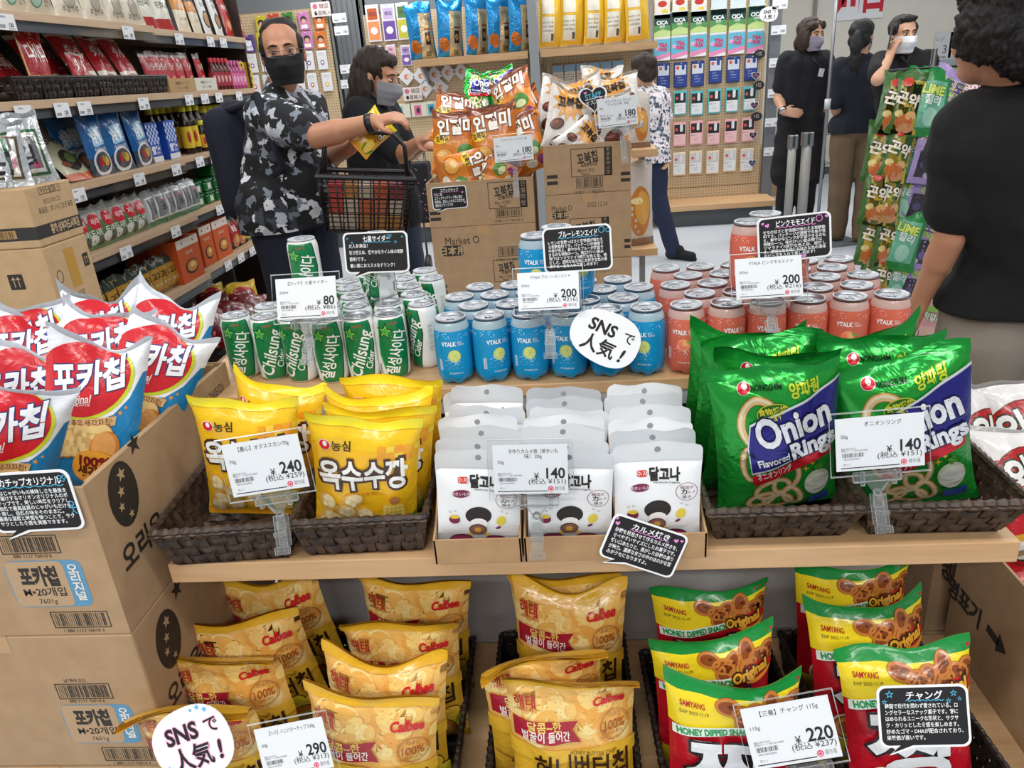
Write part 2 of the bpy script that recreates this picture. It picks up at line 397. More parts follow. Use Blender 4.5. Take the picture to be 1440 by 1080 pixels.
structure(MB().box(-3.3, -3.2, -1.5, 10.0, 0, 3.2, WALLM).obj('wall_left'))
structure(MB().box(1.9, 5.5, 9.985, 9.999, 0, .09, M('#55585c', 'plastic')).obj('baseboard_back'))
# ================================================================== display island
ZS, ZC, ZB = .82, .958, .385       # heights of the snack shelf, the can shelf, the bottom shelf
PANEL = M('#b4b2b1', 'plastic'); DARK = M('#4c4745', 'plastic'); RAIL = M('#b4b8bd', 'plastic'); DKW = M('#3a3633', 'plastic')
isl = thing('display_shelf', 'maple and grey stepped display shelf carrying the snacks and drinks', 'shelf', TR((0, .885, 0)))
isl_o = Vector((0, .885, 0))
def ibox(name, x0, x1, y0, y1, z0, z1, mat, bev=.0015):
    return MB().box(x0, x1, y0-.885, y1-.885, z0, z1, mat, bev).obj(name, isl)
ibox('shelf_board', -.603, .597, .885, 1.2, ZS-.033, ZS, WOOD)
ibox('can_shelf_board', -.70, .597, 1.182, 1.62, ZC-.022, ZC, WOOD)
ibox('price_rail', -.69, .597, 1.185, 1.192, ZC-.05, ZC-.022, RAIL)
ibox('riser_panel', -.60, .595, 1.2, 1.215, ZS-.03, ZC-.022, DARK)
ibox('back_panel', -.60, .595, 1.2, 1.215, ZB, ZS-.033, PANEL)
ibox('bottom_shelf_board', -.603, 1.15, .60, 1.2, ZB-.03, ZB, WOOD)
ibox('base', -.60, .60, .66, 1.2, 0, ZB-.03, DKW)
for sx in (-.6, .57): ibox('upright', sx, sx+.03, 1.216, 1.25, 0, ZC-.022, RAIL)
ibox('rear_panel', -.60, .597, 1.6, 1.62, 0, ZC-.022, PANEL)
# ------------------------------------------------------------------ baskets
def basket_parts(wt, dt, wb, db, h, mat, root, rows=4, pitch=.021):
    """woven tray: rim wt x dt, bottom wb x db, height h; slats go over and under upright stakes"""
    mb = MB()
    def wall(a, b, A, B):            # bottom corners a, b; top corners A, B
        a, b, A, B = map(Vector, (a, b, A, B)); L = (B-A).length; n = max(3, int(L/pitch)); out = (b-a).cross(A-a).normalized()
        for r in range(rows):
            t0, t1 = (r+.04)/rows, (r+.96)/rows; V = []; F = []; st = n*4
            for i in range(st+1):
                s = i/st; d = .0032*cos(pi*s*n+(r % 2)*pi)
                for t, tk in ((t0, 0), ((t0+t1)/2, .0016), (t1, 0)):
                    p = (a.lerp(b, s)).lerp(A.lerp(B, s), t); V.append(p+out*(d+tk))
                for t, tk in ((t1, 0), (t0, 0)):
                    p = (a.lerp(b, s)).lerp(A.lerp(B, s), t); V.append(p+out*(d-.0012))
            for i in range(st):
                for k in range(5): F.append((i*5+k, i*5+(k+1) % 5, (i+1)*5+(k+1) % 5, (i+1)*5+k))
            mb.add(V, F, mat, False)
        for k in range(n+1):
            s = min(max(k/n, .015), .985); ww = .0065/L
            q = []
            for t in (0, 1):
                for ds in (-ww, ww):
                    for dd in (.0014, -.0014): q.append(a.lerp(b, s+ds).lerp(A.lerp(B, s+ds), t)+out*dd)
            mb.add(q, [(0, 2, 6, 4), (1, 5, 7, 3), (0, 4, 5, 1), (2, 3, 7, 6), (0, 1, 3, 2), (4, 6, 7, 5)], mat)
    B4 = [(-wb/2, -db/2, .004), (wb/2, -db/2, .004), (wb/2, db/2, .004), (-wb/2, db/2, .004)]; T4 = [(-wt/2, -dt/2, h), (wt/2, -dt/2, h), (wt/2, dt/2, h), (-wt/2, dt/2, h)]
    for i in range(4): j = (i+1) % 4; wall(B4[i], B4[j], T4[i], T4[j])
    n = int(db/.017)                 # woven floor
    for i in range(n):
        y0 = -db/2+db*i/n; V = []; F = []; st = int(wb/.006)
        for k in range(st+1):
            x = -wb/2+wb*k/st; z = .004+.0018*cos(pi*x/.017+(i % 2)*pi)
            V += [(x, y0+.0006, z), (x, y0+db/n-.0006, z)]
        for k in range(st): F.append((2*k, 2*k+2, 2*k+3, 2*k+1))
        mb.add(V, F, mat)
    mb.box(-wb/2, wb/2, -db/2, db/2, 0, .0015, mat)
    w = mb.obj('weave', root)
    r = MB(); loop = []
    for i in range(4):
        p, q = Vector(T4[i]), Vector(T4[(i+1) % 4]); m = int((q-p).length/.005)
        for k in range(m): s = k/m; loop.append(p.lerp(q, s))
    r.tube(loop, [.0052+.0012*sin(i*2.1) for i in range(len(loop))], mat, 6, False, True)
    r.tube([p+Vector((0, 0, -.006)) for p in loop], [.004+.001*sin(i*1.7+1) for i in range(len(loop))], mat, 5, False, True)
    r.obj('braided_rim', root)
def basket(label, loc, rz, dims, mat, group, rows=4):
    t = thing('wicker_basket', label, 'basket', TR(loc, 0, 0, rz), group); basket_parts(*dims, mat, t, rows); return t
UG = 'brown baskets on the snack shelf'
e = .001
basket('brown wicker tray with two corn snack bags behind the 240 price card', (-.512, 1.022, ZS+e), radians(4), (.198, .30, .165, .27, .066), WEAVE, UG)
basket('brown wicker tray holding a full row of corn snack bags', (-.312, 1.035, ZS+e), radians(2), (.19, .30, .165, .27, .066), WEAVE, UG)
basket('brown wicker tray holding onion ring bags beside the white pouches', (.283, 1.045, ZS+e), 0, (.206, .335, .172, .27, .066), WEAVE, UG)
basket('brown wicker tray at the shelf end holding onion ring bags', (.494, 1.045, ZS+e), radians(-.5), (.206, .335, .172, .27, .066), WEAVE, UG)
LG = 'black baskets on the bottom shelf'
for lab, x, y, rz, wt in (('black basket of potato chip bags beside the brown cartons', -.531, .915, 0, .178), ('black basket of potato chip bags behind the 290 price card', -.318, .9, 0, .232),
    ('black basket of potato chip bags in the middle of the bottom shelf', -.037, .91, 0, .228), ('black basket of red honey snack bags behind the 220 price card', .225, .86, radians(1.5), .226),
    ('black basket of red honey snack bags at the right end of the bottom shelf', .487, .905, radians(2.5), .232)):
    basket(lab, (x, y, ZB+e), rz, (wt, .43, wt-.025, .40, .085), WEAVEB, LG)
# ------------------------------------------------------------------ cans
def can_lid(r, z, root):
    mb = MB(); St = M('#b4b8bd', 'brushed')
    mb.lathe([(r*.9, z-.012), (r*.93, z-.004), (r, z-.002), (r+.0012, z), (r, z+.0018), (r-.0018, z+.0015), (r-.003, z-.003), (r-.006, z-.0045), (.004, z-.0045)], St, 28)
    mb.ell = None
    lid = mb.obj('lid', root)
    tb = MB(); pts = [(.0045*cos(a)*1.0, .009*sin(a)+.002) for a in np.linspace(0, 2*pi, 14)[:-1]]
    tb.prism([(x*1.5, y) for x, y in pts], z-.0035, z-.0022, St); tb.lathe([(.0028, z-.0045), (.0028, z-.001)], St, 10, (0, .001))
    tb.tube([(.011*cos(a), -.009+.008*sin(a), z-.0043) for a in np.linspace(0, 2*pi, 16)[:-1]], .0006, St, 5, True, True)
    tb.obj('pull_tab', lid)
def can_mesh(name, prof, cut, xs, ys, fin, base, R):
    """prof: radius at height; canvas x = arc length at radius R, seam at the back"""
    zs = np.array([p[1] for p in prof]); rs = np.array([p[0] for p in prof]); P = np.zeros((len(xs), len(ys), 3))
    for i, x in enumerate(xs):
        a = x/R-pi/2
        for j, z in enumerate(ys): r = np.interp(z, zs, rs); P[i, j] = (r*cos(a), r*sin(a), z)
    n = 28; bt = [(rs[0]*cos(2*pi*i/n), rs[0]*sin(2*pi*i/n), zs[0]) for i in range(n)]
    return wrap_mesh(name, P, xs, ys, cut, fin, base, .00018, extra=[(bt, [tuple(range(n-1, -1, -1))], base)], wrap=True)
GR, GH = .0285, .12
def green_can_canvas():
    c = Cv(); W = 2*pi*GR; g = '#0c7a45'; k = '#f4f6f5'
    for s, txt in ((0, 'kr'), (W/2, 'en')):
        for d in (-W, 0, W):
            x = s+d
            c.poly([(x-.025, .113), (x+.026, .113), (x+.031, .07), (x+.021, .003), (x-.017, .003), (x-.03, .05)], g, 1)
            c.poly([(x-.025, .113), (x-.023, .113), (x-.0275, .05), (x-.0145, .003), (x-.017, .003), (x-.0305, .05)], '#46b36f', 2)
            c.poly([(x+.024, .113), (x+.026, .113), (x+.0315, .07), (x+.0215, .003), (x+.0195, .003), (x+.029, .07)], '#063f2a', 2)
            c.star(x-.014, .0925, .0165, '#0a5230', 3, rot=.2).star(x-.013, .092, .0115, '#7bcf4f', 4, rot=.2).star(x-.013, .092, .0075, '#3ea045', 5, rot=.2)
            c.text('LOTTE', x+.002, .106, .0042, '#d13a3a', 3)
            if txt == 'kr': c.text('칠성사이다', x+.003, .052, .021, k, 3, bold=.02, rot=radians(72), shear=-.12, width=.083)
            else:
                c.text('Chilsung', x+.0005, .056, .026, k, 3, bold=.015, rot=radians(70), shear=.1, width=.088)
                c.text('Cider', x+.0175, .042, .014, k, 3, bold=.012, rot=radians(74), shear=.1, width=.034)
            for q in range(5): c.ell(x-.006+.004*(q % 3), .088-.006*q, .0005, .0005, '#bfe6cf', 2, n=6)
            x += W/4
            for q in range(3): c.text('탄산음료 250ml  원재료명 정제수 설탕', x-.003+.003*q, .06, .0022, '#7d8a86', 2, rot=pi/2, width=.05)
            c.barcode(x+.009, .012, x+.015, .03, '#3b4a45', 2, 3)
    return c
gxs = np.linspace(-pi*GR, pi*GR, 29); gys = np.array([.0, .003, .007, .02, .04, .06, .08, .1, .108, .113, .117])
gprof = [(.021, 0), (.0235, .003), (.0272, .007), (GR, .012), (GR, .107), (.0268, .112), (.0245, .117)]
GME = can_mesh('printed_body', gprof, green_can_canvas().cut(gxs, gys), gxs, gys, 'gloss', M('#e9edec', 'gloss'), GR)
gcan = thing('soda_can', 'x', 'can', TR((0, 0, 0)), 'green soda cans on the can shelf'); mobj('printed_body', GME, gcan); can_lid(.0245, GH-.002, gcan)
used = {}
def put_can(proto, x, y, z, rz, label):
    T = TR((x, y, z+.0005), 0, 0, rz)
    if proto.name not in used: used[proto.name] = 1; proto.matrix_basis = T; proto['label'] = label; return proto
    return dup(proto, T, label)
k_ = .974
front = [(-.612, 1.295, .0), (-.549, 1.279, pi+.1), (-.489, 1.262, pi-.45), (-.429, 1.25, .0), (-.371, 1.252, pi-.1), (-.316, 1.258, .15), (-.263, 1.305, 1.9)]
for i, (x, y, a) in enumerate(front):
    put_can(gcan, x, y, ZC, a+.2, 'green soda can in the front row, %s from the left' % NTH[i])
rr = random.Random(4)
GB = [(-.567, 1.345), (-.505, 1.33), (-.447, 1.318), (-.388, 1.318), (-.329, 1.323), (-.53, 1.395), (-.47, 1.386), (-.41, 1.38), (-.35, 1.384), (-.29, 1.372), (-.498, 1.452), (-.435, 1.446), (-.374, 1.446), (-.312, 1.436), (-.455, 1.508), (-.395, 1.508), (-.335, 1.502), (-.275, 1.49), (-.42, 1.566), (-.36, 1.566), (-.30, 1.56)]
for i, (x, y) in enumerate(GB):
    rw = 'second' if i < 5 else 'third' if i < 10 else 'fourth' if i < 14 else 'fifth' if i < 18 else 'rearmost'
    j = i if i < 5 else i-5 if i < 10 else i-10 if i < 14 else i-14 if i < 18 else i-18
    put_can(gcan, x, y, ZC, rr.choice((0, pi))+rr.uniform(-.7, .4), 'green soda can in the %s row of the block, %s from the left' % (rw, NTH[j]))
put_can(gcan, -.485, 1.36, ZC+GH, .1, 'green soda can standing on top of the block above the 80 price card')
put_can(gcan, -.348, 1.365, ZC+GH, pi-.75, 'green soda can standing on top of the block behind the black speech card')
# clear bottle-cans of lemonade
VR, VH = .0322, .12
def drink_mat(name, c1, c2):
    def f(nt, b, N, L):
        b.inputs['Base Color'].default_value = lin(c1); b.inputs['Roughness'].default_value = .06; b.inputs['Transmission Weight'].default_value = .3; b.inputs['IOR'].default_value = 1.2
        b.inputs['Coat Weight'].default_value = .5; b.inputs['Coat Roughness'].default_value = .03
    return node_mat(name, f)
BLUE = drink_mat('blue_drink', '#1ea9e6', 0); PINK = drink_mat('pink_drink', '#f27d66', 0)
def neck_mat(c):
    def f(nt, b, N, L):
        b.inputs['Base Color'].default_value = lin(c); b.inputs['Roughness'].default_value = .08; b.inputs['Transmission Weight'].default_value = .45; b.inputs['IOR'].default_value = 1.2
    return node_mat('clear_neck_'+c.strip('#'), f)
def vcan_canvas(kind):
    c = Cv(); W = 2*pi*VR; wt = '#f2f8fa'
    for d in (-W/2, 0, W/2):
        x = d
        c.text('VTALK', x-.006, .078, .0082, wt, 2, bold=.03, width=.026)
        c.text('블루' if kind == 'b' else '핑크', x+.0125, .0795, .0035, wt, 2).text('레몬에이드' if kind == 'b' else '모모에이드', x+.0155, .0755, .0032, wt, 2, width=.012)
        if kind == 'b':
            c.ell(x+.002, .056, .0108, .0112, '#c9d86a', 2, rot=.3).ell(x+.003, .057, .0085, .009, '#dbe58a', 3)
            for q in range(6): c.line([(x+.003, .057), (x+.003+.008*cos(q*1.05), .057+.0085*sin(q*1.05))], .0006, '#b5c655', 4)
            sp = '#b7e6f7'
        else:
            c.ell(x+.001, .056, .0112, .0108, '#f39a63', 2).ell(x-.003, .054, .0075, .008, '#f47f62', 3).ell(x+.004, .059, .005, .005, '#f8b877', 3); c.ell(x+.011, .061, .006, .0025, '#7fa04a', 4, rot=-.5)
            sp = '#fbd9d0'
        r = random.Random(9)
        for q in range(13):
            a = r.uniform(2.7, 6.7); l = r.uniform(.008, .019); s0 = .008
            c.line([(x+.002+s0*cos(a), .052+s0*.5*sin(a)), (x+.002+l*cos(a), .052+l*.7*sin(a)+.003*cos(a*3))], .0007, sp, 5)
        for q in range(22): c.ell(x+r.uniform(-.016, .018), r.uniform(.033, .046), .0005, .0005, sp, 2, n=5)
        c.text('果汁配合飲料 350ml', x+.003, .0245, .003, wt, 2, width=.024)
        for q in range(30): c.ell(x+r.uniform(-.05, .05), r.gauss(.092, .003), .0009, .0006, '#d8f2fb' if kind == 'b' else '#fde3dc', 1, n=6)
        c.barcode(x-.027, .03, x-.021, .05, wt, 2, 5)
    return c
vxs = np.linspace(-pi*VR, pi*VR, 33); vys = np.array([.0, .004, .009, .016, .03, .05, .07, .09, .099])
def vcan(kind, liquid, neck):
    rs = lambda z: np.interp(z, [0, .004, .009, .016, .03, .06, .09, .099], [.02, .0255, .029, .0312, .0318, VR, .0318, .0303])
    P = np.zeros((len(vxs), len(vys), 3))
    for i, x in enumerate(vxs):
        a = x/VR-pi/2
        for j, z in enumerate(vys):
            r = rs(z); q = max(0, 1-z/.02); r *= 1-.13*q*abs(sin(2.5*a))**1.5; P[i, j] = (r*cos(a), r*sin(a), z+.004*q*abs(sin(2.5*a))**1.5)
    n = 24
    top = [(.0303*cos(2*pi*i/n), .0303*sin(2*pi*i/n), .099) for i in range(n)]; bt = [(.017*cos(2*pi*i/n), .017*sin(2*pi*i/n), .003) for i in range(n)]
    me = wrap_mesh('bottle', P, vxs, vys, vcan_canvas(kind).cut(vxs, vys), 'plastic', liquid, .00022, wrap=True, extra=[(top, [tuple(range(n))], liquid), (bt, [tuple(range(n-1, -1, -1))], liquid)])
    t = thing('lemonade_can', 'x', 'can', TR((0, 0, 0)), ('blue' if kind == 'b' else 'pink')+' lemonade cans on the can shelf')
    mobj('bottle', me, t)
    MB().lathe([(.0304, .0992), (.0298, .104), (.0278, .109), (.0262, .1125)], neck, 28, cap=False).obj('clear_neck', t)
    can_lid(.0262, VH-.003, t); return t
bcan = vcan('b', BLUE, neck_mat('#cfe9f3')); pcan = vcan('p', PINK, neck_mat('#f6d2c8'))
sp = .0663
def block(proto, colour, x0, n_front, top3, rows, angs):
    for r_ in range(rows):
        y = 1.217+.0625*r_; off = 0 if r_ == 0 else .033 if r_ % 2 else 0
        for i in range(n_front-(1 if r_ % 2 else 0)):
            x = x0+sp*i+off; a = angs[i % len(angs)] if r_ == 0 else rr.uniform(0, 6)
            put_can(proto, x, y, ZC, a, '%s lemonade can in the %s, %s from the left' % (colour, ['front row', 'second row from the front', 'third row from the front', 'fourth row from the front', 'rearmost row'][r_], NTH[i]))
    for (x, y, a), w_ in zip(top3, ('front left', 'front right', 'rear')):
        put_can(proto, x, y, ZC+VH, a, '%s lemonade can in the upper layer, %s of the three' % (colour, w_))
block(bcan, 'blue', -.199, 6, [(-.047, 1.268, -.1), (.019, 1.282, .3), (-.012, 1.33, .5)], 4, [.1, .45, -.05, -.2, 1.2, -.3])
block(pcan, 'pink', .199, 6, [(.312, 1.276, -.15), (.378, 1.272, .4), (.351, 1.336, .5)], 5, [-.3, .3, -.1, -.3, -.3, -.4])
# ================================================================== cartons on the left of the shelf
class Face:
    """reads places on an upright face (plane y = c or x = c) off the photograph, in the face's own coordinates"""
    def __init__(s, ax, c, o): s.ax, s.c, s.o = ax, c, o
    def __call__(s, u, v):
        P = PY(u, v, s.c) if s.ax == 'y' else PX(u, v, s.c)
        return (P[0]-s.o[0], P[2]-s.o[2]) if s.ax == 'y' else (P[1]-s.o[1], P[2]-s.o[2])
INK = '#2b2521'
def carton_shell(root, w, d, h, mat, inner, open_top=True, floor=.004, t=.005, marks=()):
    """corrugated box from x0..w, y0..d, z0..h; marks = (side, canvas) printed on front 'y', right '+x' or left '-x'"""
    mb = MB()
    if not open_top: mb.box(0, w, 0, d, 0, h, mat, .004)
    else:
        mb.box(0, w, 0, t, 0, h, mat, .001).box(0, w, d-t, d, 0, h, mat, .001).box(0, t, t, d-t, 0, h, mat, .001).box(w-t, w, t, d-t, 0, h, mat, .001).box(t, w-t, t, d-t, 0, floor, inner)
    for ax, c in marks:
        if ax == 'y': T = Matrix.Translation((0, -.0002, 0))
        elif ax == '+x': T = Matrix(((0, -1, 0, w+.0002), (1, 0, 0, 0), (0, 0, 1, 0), (0, 0, 0, 1)))
        else: T = Matrix(((0, 1, 0, -.0002), (-1, 0, 0, 0), (0, 0, 1, 0), (0, 0, 0, 1)))
        mb.cv(c, 'matte', T, .0002)
    mb.obj('box_wall', root)
    if not open_top: MB().box(w*.44, w*.56, -.0004, d+.0004, h-.03, h+.0004, M('#b9946a', 'gloss')).obj('packing_tape', root)
BX, BY = -1.05, .80
zs_ = [.0, .256, .512, .767, 1.003]
def poka_label(c, f, p0, p1, dy):
    (x0, z1), (x1, z0) = f(*p0), f(*p1); w = x1-x0; h = z1-z0; bl = '#5b93b5'
    c.rect(x0, z0, x1, z1, bl, 1, .012).rect(x0+.0015, z0+.0015, x1-.026, z1-.0015, '#b69875', 2, .008)
    c.text('포카칩', x0+w*.41, z0+h*.66, .026, INK, 3, bold=.05, width=w*.5); c.text('M•20개입', x0+w*.42, z0+h*.33, .0125, INK, 3, bold=.015); c.text('7601g', x0+w*.42, z0+h*.13, .0085, INK, 3)
    for i, ch in enumerate('오리지널'): c.text(ch, x1-.0135, z1-.013-(h-.018)/4*(i+.1), .014, '#e9e4da', 3, bold=.02)
    return x0, x1, z0, z1
def pokabox(i, label, open_top):
    z0, z1 = zs_[i], zs_[i+1]; t = thing('cardboard_carton', label, 'carton', TR((BX, BY, z0+.0005)), 'brown cartons stacked left of the display')
    w, d, h = .423, .45, z1-z0-.001
    marks = []
    if open_top:
        mb = MB(); mb.box(w-.012, w-.0055, .02, d-.02, h-.12, h-.002, CARTONIN, .001, ).box(.02, w-.02, d-.012, d-.0055, h-.12, h-.002, CARTONIN, .001); mb.obj('folded_flap', t)
    if i >= 2:
        f = Face('y', BY, (BX, BY, zs_[3])); c = Cv()
        x0, x1, a, b = poka_label(c, f, (2, 790), (134, 852), 0)
        c.barcode(x0+.010, b+.014, x0+.085, b+.037, INK, 1, 2, .0014).text('낱개바코드', x0+.04, b+.046, .006, INK, 1).text('880 1117 76010 6', x0+.047, b+.0075, .0058, INK, 1)
        c.barcode(x0+.045, a-.034, x0+.12, a-.012, INK, 1, 4, .0014).text('1 880 1117 76010 3', x0+.082, a-.042, .0058, INK, 1)
        for v in (.028, .075): c.rect(.0, v, .001, v+.002, INK, 1)
        marks.append(('y', c)); g = Cv(); f2 = Face('x', BX+w, (BX+w, BY, zs_[3])); (p, q) = f2(174, 695)
        g.ell(p, q, .034, .048, INK, 1, rot=-.08).star(p+.052, q+.052, .017, INK, 1)
        for a_, b_, r_ in ((.006, .028, .011), (-.004, .006, .009), (-.012, -.014, .008), (.004, -.034, .007)): g.star(p+a_, q+b_, r_, '#b39672', 2)
        g.text('오리온', p+.012, q-.085, .034, INK, 1, bold=.03, width=.11)
        if open_top: g.text('2023.06.26(E/D)', .36, h-.035, .018, INK, 1, width=.12); g.frame(.33, -.0+.03, .44, .12, .003, '#6d93a5', 1)
        marks.append(('+x', g))
    carton_shell(t, w, d, h, CARTON, CARTONIN, open_top, .15 if open_top else .004, marks=marks)
    return t
pokabox(3, 'open brown carton of white and blue potato chip bags, topmost of its stack', True)
pokabox(2, 'closed brown carton with a blue label under the open carton of chips', False)
for i in (0, 1): pokabox(i, ['brown carton on the floor at the bottom of the stack left of the shelf', 'brown carton second from the floor in the stack left of the shelf'][i], False)
# ================================================================== snack bags
def chips_pattern(c, x0, x1, y0, y1, cols, n, rx, z, seed):
    r = random.Random(seed)
    for i in range(n):
        x, y = r.uniform(x0, x1), r.uniform(y0, y1); a = r.uniform(0, 3); k = r.uniform(.7, 1.2)
        c.ell(x, y, rx*k, rx*k*.72, cols[i % len(cols)], z, 16, a).ell(x+rx*.12, y+rx*.12, rx*k*.75, rx*k*.5, cols[(i+1) % len(cols)], z+1, 14, a)
        for q in range(3): c.ell(x+r.uniform(-.4, .4)*rx, y+r.uniform(-.3, .3)*rx, .0008, .0006, '#a2642c', z+2, 5)
def ringlogo(c, x, y, r, z=2): c.ell(x, y, r, r*.86, '#f3f1ee', z, rot=.3).ell(x, y, r*.9, r*.78, '#d5212c', z+1, rot=.3).ell(x+r*.1, y+r*.25, r*.36, r*.45, '#f6e9e6', z+2)
# corn snack
W, H = .158, .215; c = Cv()
c.rect(-W, 0, W, H*.80, '#f3bb1d', 1).rect(-W, 0, W, .014, '#eca31c', 2).rect(-W, H-.014, W, H, '#f2e02a', 2)
for i in range(9): c.rect(.02+.013*(i % 5), H*.80-.012*(i//5), .031+.013*(i % 5), H*.80+.009-.012*(i//5), ['#f0a52b', '#f6d34a', '#ee9a2c'][i % 3], 2)
ringlogo(c, -.056, H*.815, .0088); c.text('농심', -.033, H*.815, .0125, '#3a2a10', 2, bold=.02)
c.text('옥수수깡', 0, H*.615, .04, '#f7f7f2', 4, bold=.03, rot=radians(5), width=.132, stroke='#4a2a16', sw=.085)
for i, (x, y) in enumerate(((-.055, .075), (-.028, .062), (-.05, .045), (-.018, .085), (-.03, .03), (-.06, .025), (.0, .055))):
    c.ell(x, y, .014, .018, '#e9b55a', 4, rot=i*.7).ell(x+.002, y+.003, .010, .013, '#f7dfa0', 5, rot=i*.7)
    for q in range(3): c.ell(x+.006*cos(q*2+i), y+.008*sin(q*2+i), .004, .0045, '#fbecc0', 6, 8)
c.poly([(.026, .02), (.012, .06), (.03, .045), (.04, .015)], '#3f8f36', 5).poly([(.064, .02), (.078, .058), (.06, .045), (.05, .015)], '#3f8f36', 5)
c.ell(.045, .052, .0185, .037, '#f2c832', 6)
for i in range(5):
    for j in range(8): c.ell(.045+(i-2)*.0068*(1-.05*abs(j-3.5)), .026+j*.0075, .0031, .0034, '#fbe27a', 7, 7)
c.ell(.047, .091, .007, .008, '#b5793b', 7).text('고소한 옥수수~', .012, .098, .006, '#d9772a', 4, rot=.1)
corn = Bags('bag_film', W, H, .05, c, '#f2c51f', '#e9b41c', 'film', 4, 3, kws=[dict(dip=.016), dict(dip=.01, flop=.2), dict(dip=.03, flop=-.3), dict(dip=.006)])
def stand(kind, name, label, cat, base, top, yaw, group, var=None, H=None, k=1.0):
    up = lean(base, top, kind.H*k); return kind.put(name, label, cat, frame(base, up, yaw, k), group, var)
CG = 'yellow corn snack bags'
zf = ZS+.009
for (b, t, yw, v, lab) in (((-.505, 1.005, zf), (343, 562), .08, 0, 'yellow corn snack bag behind the 240 price card'), ((-.482, 1.07, zf), (390, 538), -.25, 2, 'yellow corn snack bag tilted behind the bag with the 240 card'),
    ((-.315, .945, zf), (513, 588), .04, 0, 'yellow corn snack bag at the front of the full tray'), ((-.30, .99, zf), (535, 570), .08, 1, 'yellow corn snack bag second from the front in the full tray'),
    ((-.303, 1.04, zf), (532, 556), .02, 2, 'yellow corn snack bag third from the front in the full tray'), ((-.290, 1.10, zf), (550, 530), .0, 3, 'yellow corn snack bag at the back of the full tray')):
    stand(corn, 'corn_snack_bag', lab, 'snack bag', b, t, yw, CG, v)
# onion rings
W, H = .178, .245; c = Cv(); k = W/545; ky = .2185/595
X = lambda x: (x-387)*k; Y = lambda y: H-(y-215)*ky
q = lambda *a: [(X(x), Y(y)) for x, y in a]
c.rect(-W, H-.016, W, H, '#1a9a3a', 1)
ringlogo(c, X(256), Y(283), .0098); c.text('NONGSHIM', X(346), Y(288), .0085, '#12331b', 3, bold=.02, width=.040)
c.text('양파링', X(500), Y(303), .0165, '#d7e53b', 3, bold=.03, rot=.1, width=.042)
def oring(x, y, rx, ry, rot, z, w_=.012): c.ring(X(x), Y(y), rx, ry, w_, '#c98a3f', z, rot=rot).ring(X(x), Y(y), rx-.0012, ry-.0012, w_-.0024, '#efcd92', z+1, rot=rot).ring(X(x), Y(y), rx-.003, ry-.003, w_*.3, '#f9e9c6', z+2, rot=rot)
oring(310, 430, .034, .042, .2, 2); oring(255, 590, .016, .03, 0, 2, .009)
c.ell(X(362), Y(382), .0225, .0135, '#d9d636', 5, rot=.15).ell(X(362), Y(382), .0212, .0122, '#256b2a', 6, rot=.15).text('食物繊維', X(360), Y(370), .0075, '#e6e23d', 7, rot=.15, bold=.02).text('3g含有', X(364), Y(394), .0075, '#e6e23d', 7, rot=.15, bold=.02)
c.poly(q((258, 420), (300, 405), (662, 285), (662, 300), (655, 500), (612, 545), (255, 632), (245, 520)), '#e9ecf0', 6).poly(q((262, 428), (302, 413), (658, 296), (650, 495), (610, 538), (258, 622), (250, 520)), '#2b2a86', 7)
c.text('Onion', X(440), Y(428), .044, '#f5f6fa', 9, bold=.035, rot=radians(13), width=.106, stroke='#17164f', sw=.035)
c.text('Flavored', X(350), Y(568), .0125, '#f5f6fa', 9, bold=.03, rot=radians(11), width=.044).text('Rings', X(520), Y(520), .029, '#f5f6fa', 11, bold=.04, rot=radians(13), width=.066, stroke='#17164f', sw=.05)
c.poly(q((256, 636), (612, 545), (615, 585), (262, 680)), '#d4202e', 8).text('オニオンリング', X(352), Y(625), .0105, '#f7f4f2', 9, bold=.03, rot=radians(12), width=.05)
for x, y, a, b, ro in ((350, 720, .030, .021, .2), (410, 680, .021, .030, -.5), (300, 770, .024, .016, .3), (375, 790, .026, .017, -.2), (440, 770, .016, .022, .4)): oring(x, y, a, b, ro, 3, .0095)
c.ell(X(545), Y(705), .0185, .022, '#dfe9c8', 9).ell(X(545), Y(712), .0165, .018, '#f3f6e8', 10).poly(q((545, 655), (528, 630), (560, 618), (575, 640)), '#4f9a2f', 9).rect(X(510), Y(815), X(605), Y(775), '#2b52a8', 9, .003)
c.star(X(497), Y(637), .0055, '#e9b93c', 5, 4, .4).star(X(527), Y(617), .004, '#e9b93c', 5, 4, .4)
onion = Bags('bag_film', W, H, .055, c, '#22a138', '#1a7f2f', 'foil', 4, 5, wr=1.2, kws=[dict(dip=.004), dict(dip=.012, flop=.3), dict(dip=.0, flop=-.2), dict(dip=.022)])
OG = 'green onion ring snack bags'
for (b, t, yw, v, lab) in (((.295, .965, zf), (1086, 512), .05, 0, 'green onion ring bag at the front of the inner tray beside the white pouches'), ((.283, 1.035, zf), (1092, 490), .02, 1, 'green onion ring bag second from the front in the inner tray'),
    ((.268, 1.09, zf), (1072, 472), .0, 2, 'green onion ring bag third from the front in the inner tray'), ((.262, 1.145, zf), (1052, 462), .05, 3, 'green onion ring bag at the back of the inner tray'),
    ((.487, .968, zf), (1262, 504), -.12, 2, 'green onion ring bag behind the 140 price card at the shelf end'), ((.470, 1.05, zf), (1240, 473), .0, 0, 'green onion ring bag second from the front in the shelf-end tray'),
    ((.465, 1.12, zf), (1225, 462), .35, 3, 'green onion ring bag turned at the back of the shelf-end tray')):
    stand(onion, 'onion_ring_bag', lab, 'snack bag', b, t, yw, OG, v)
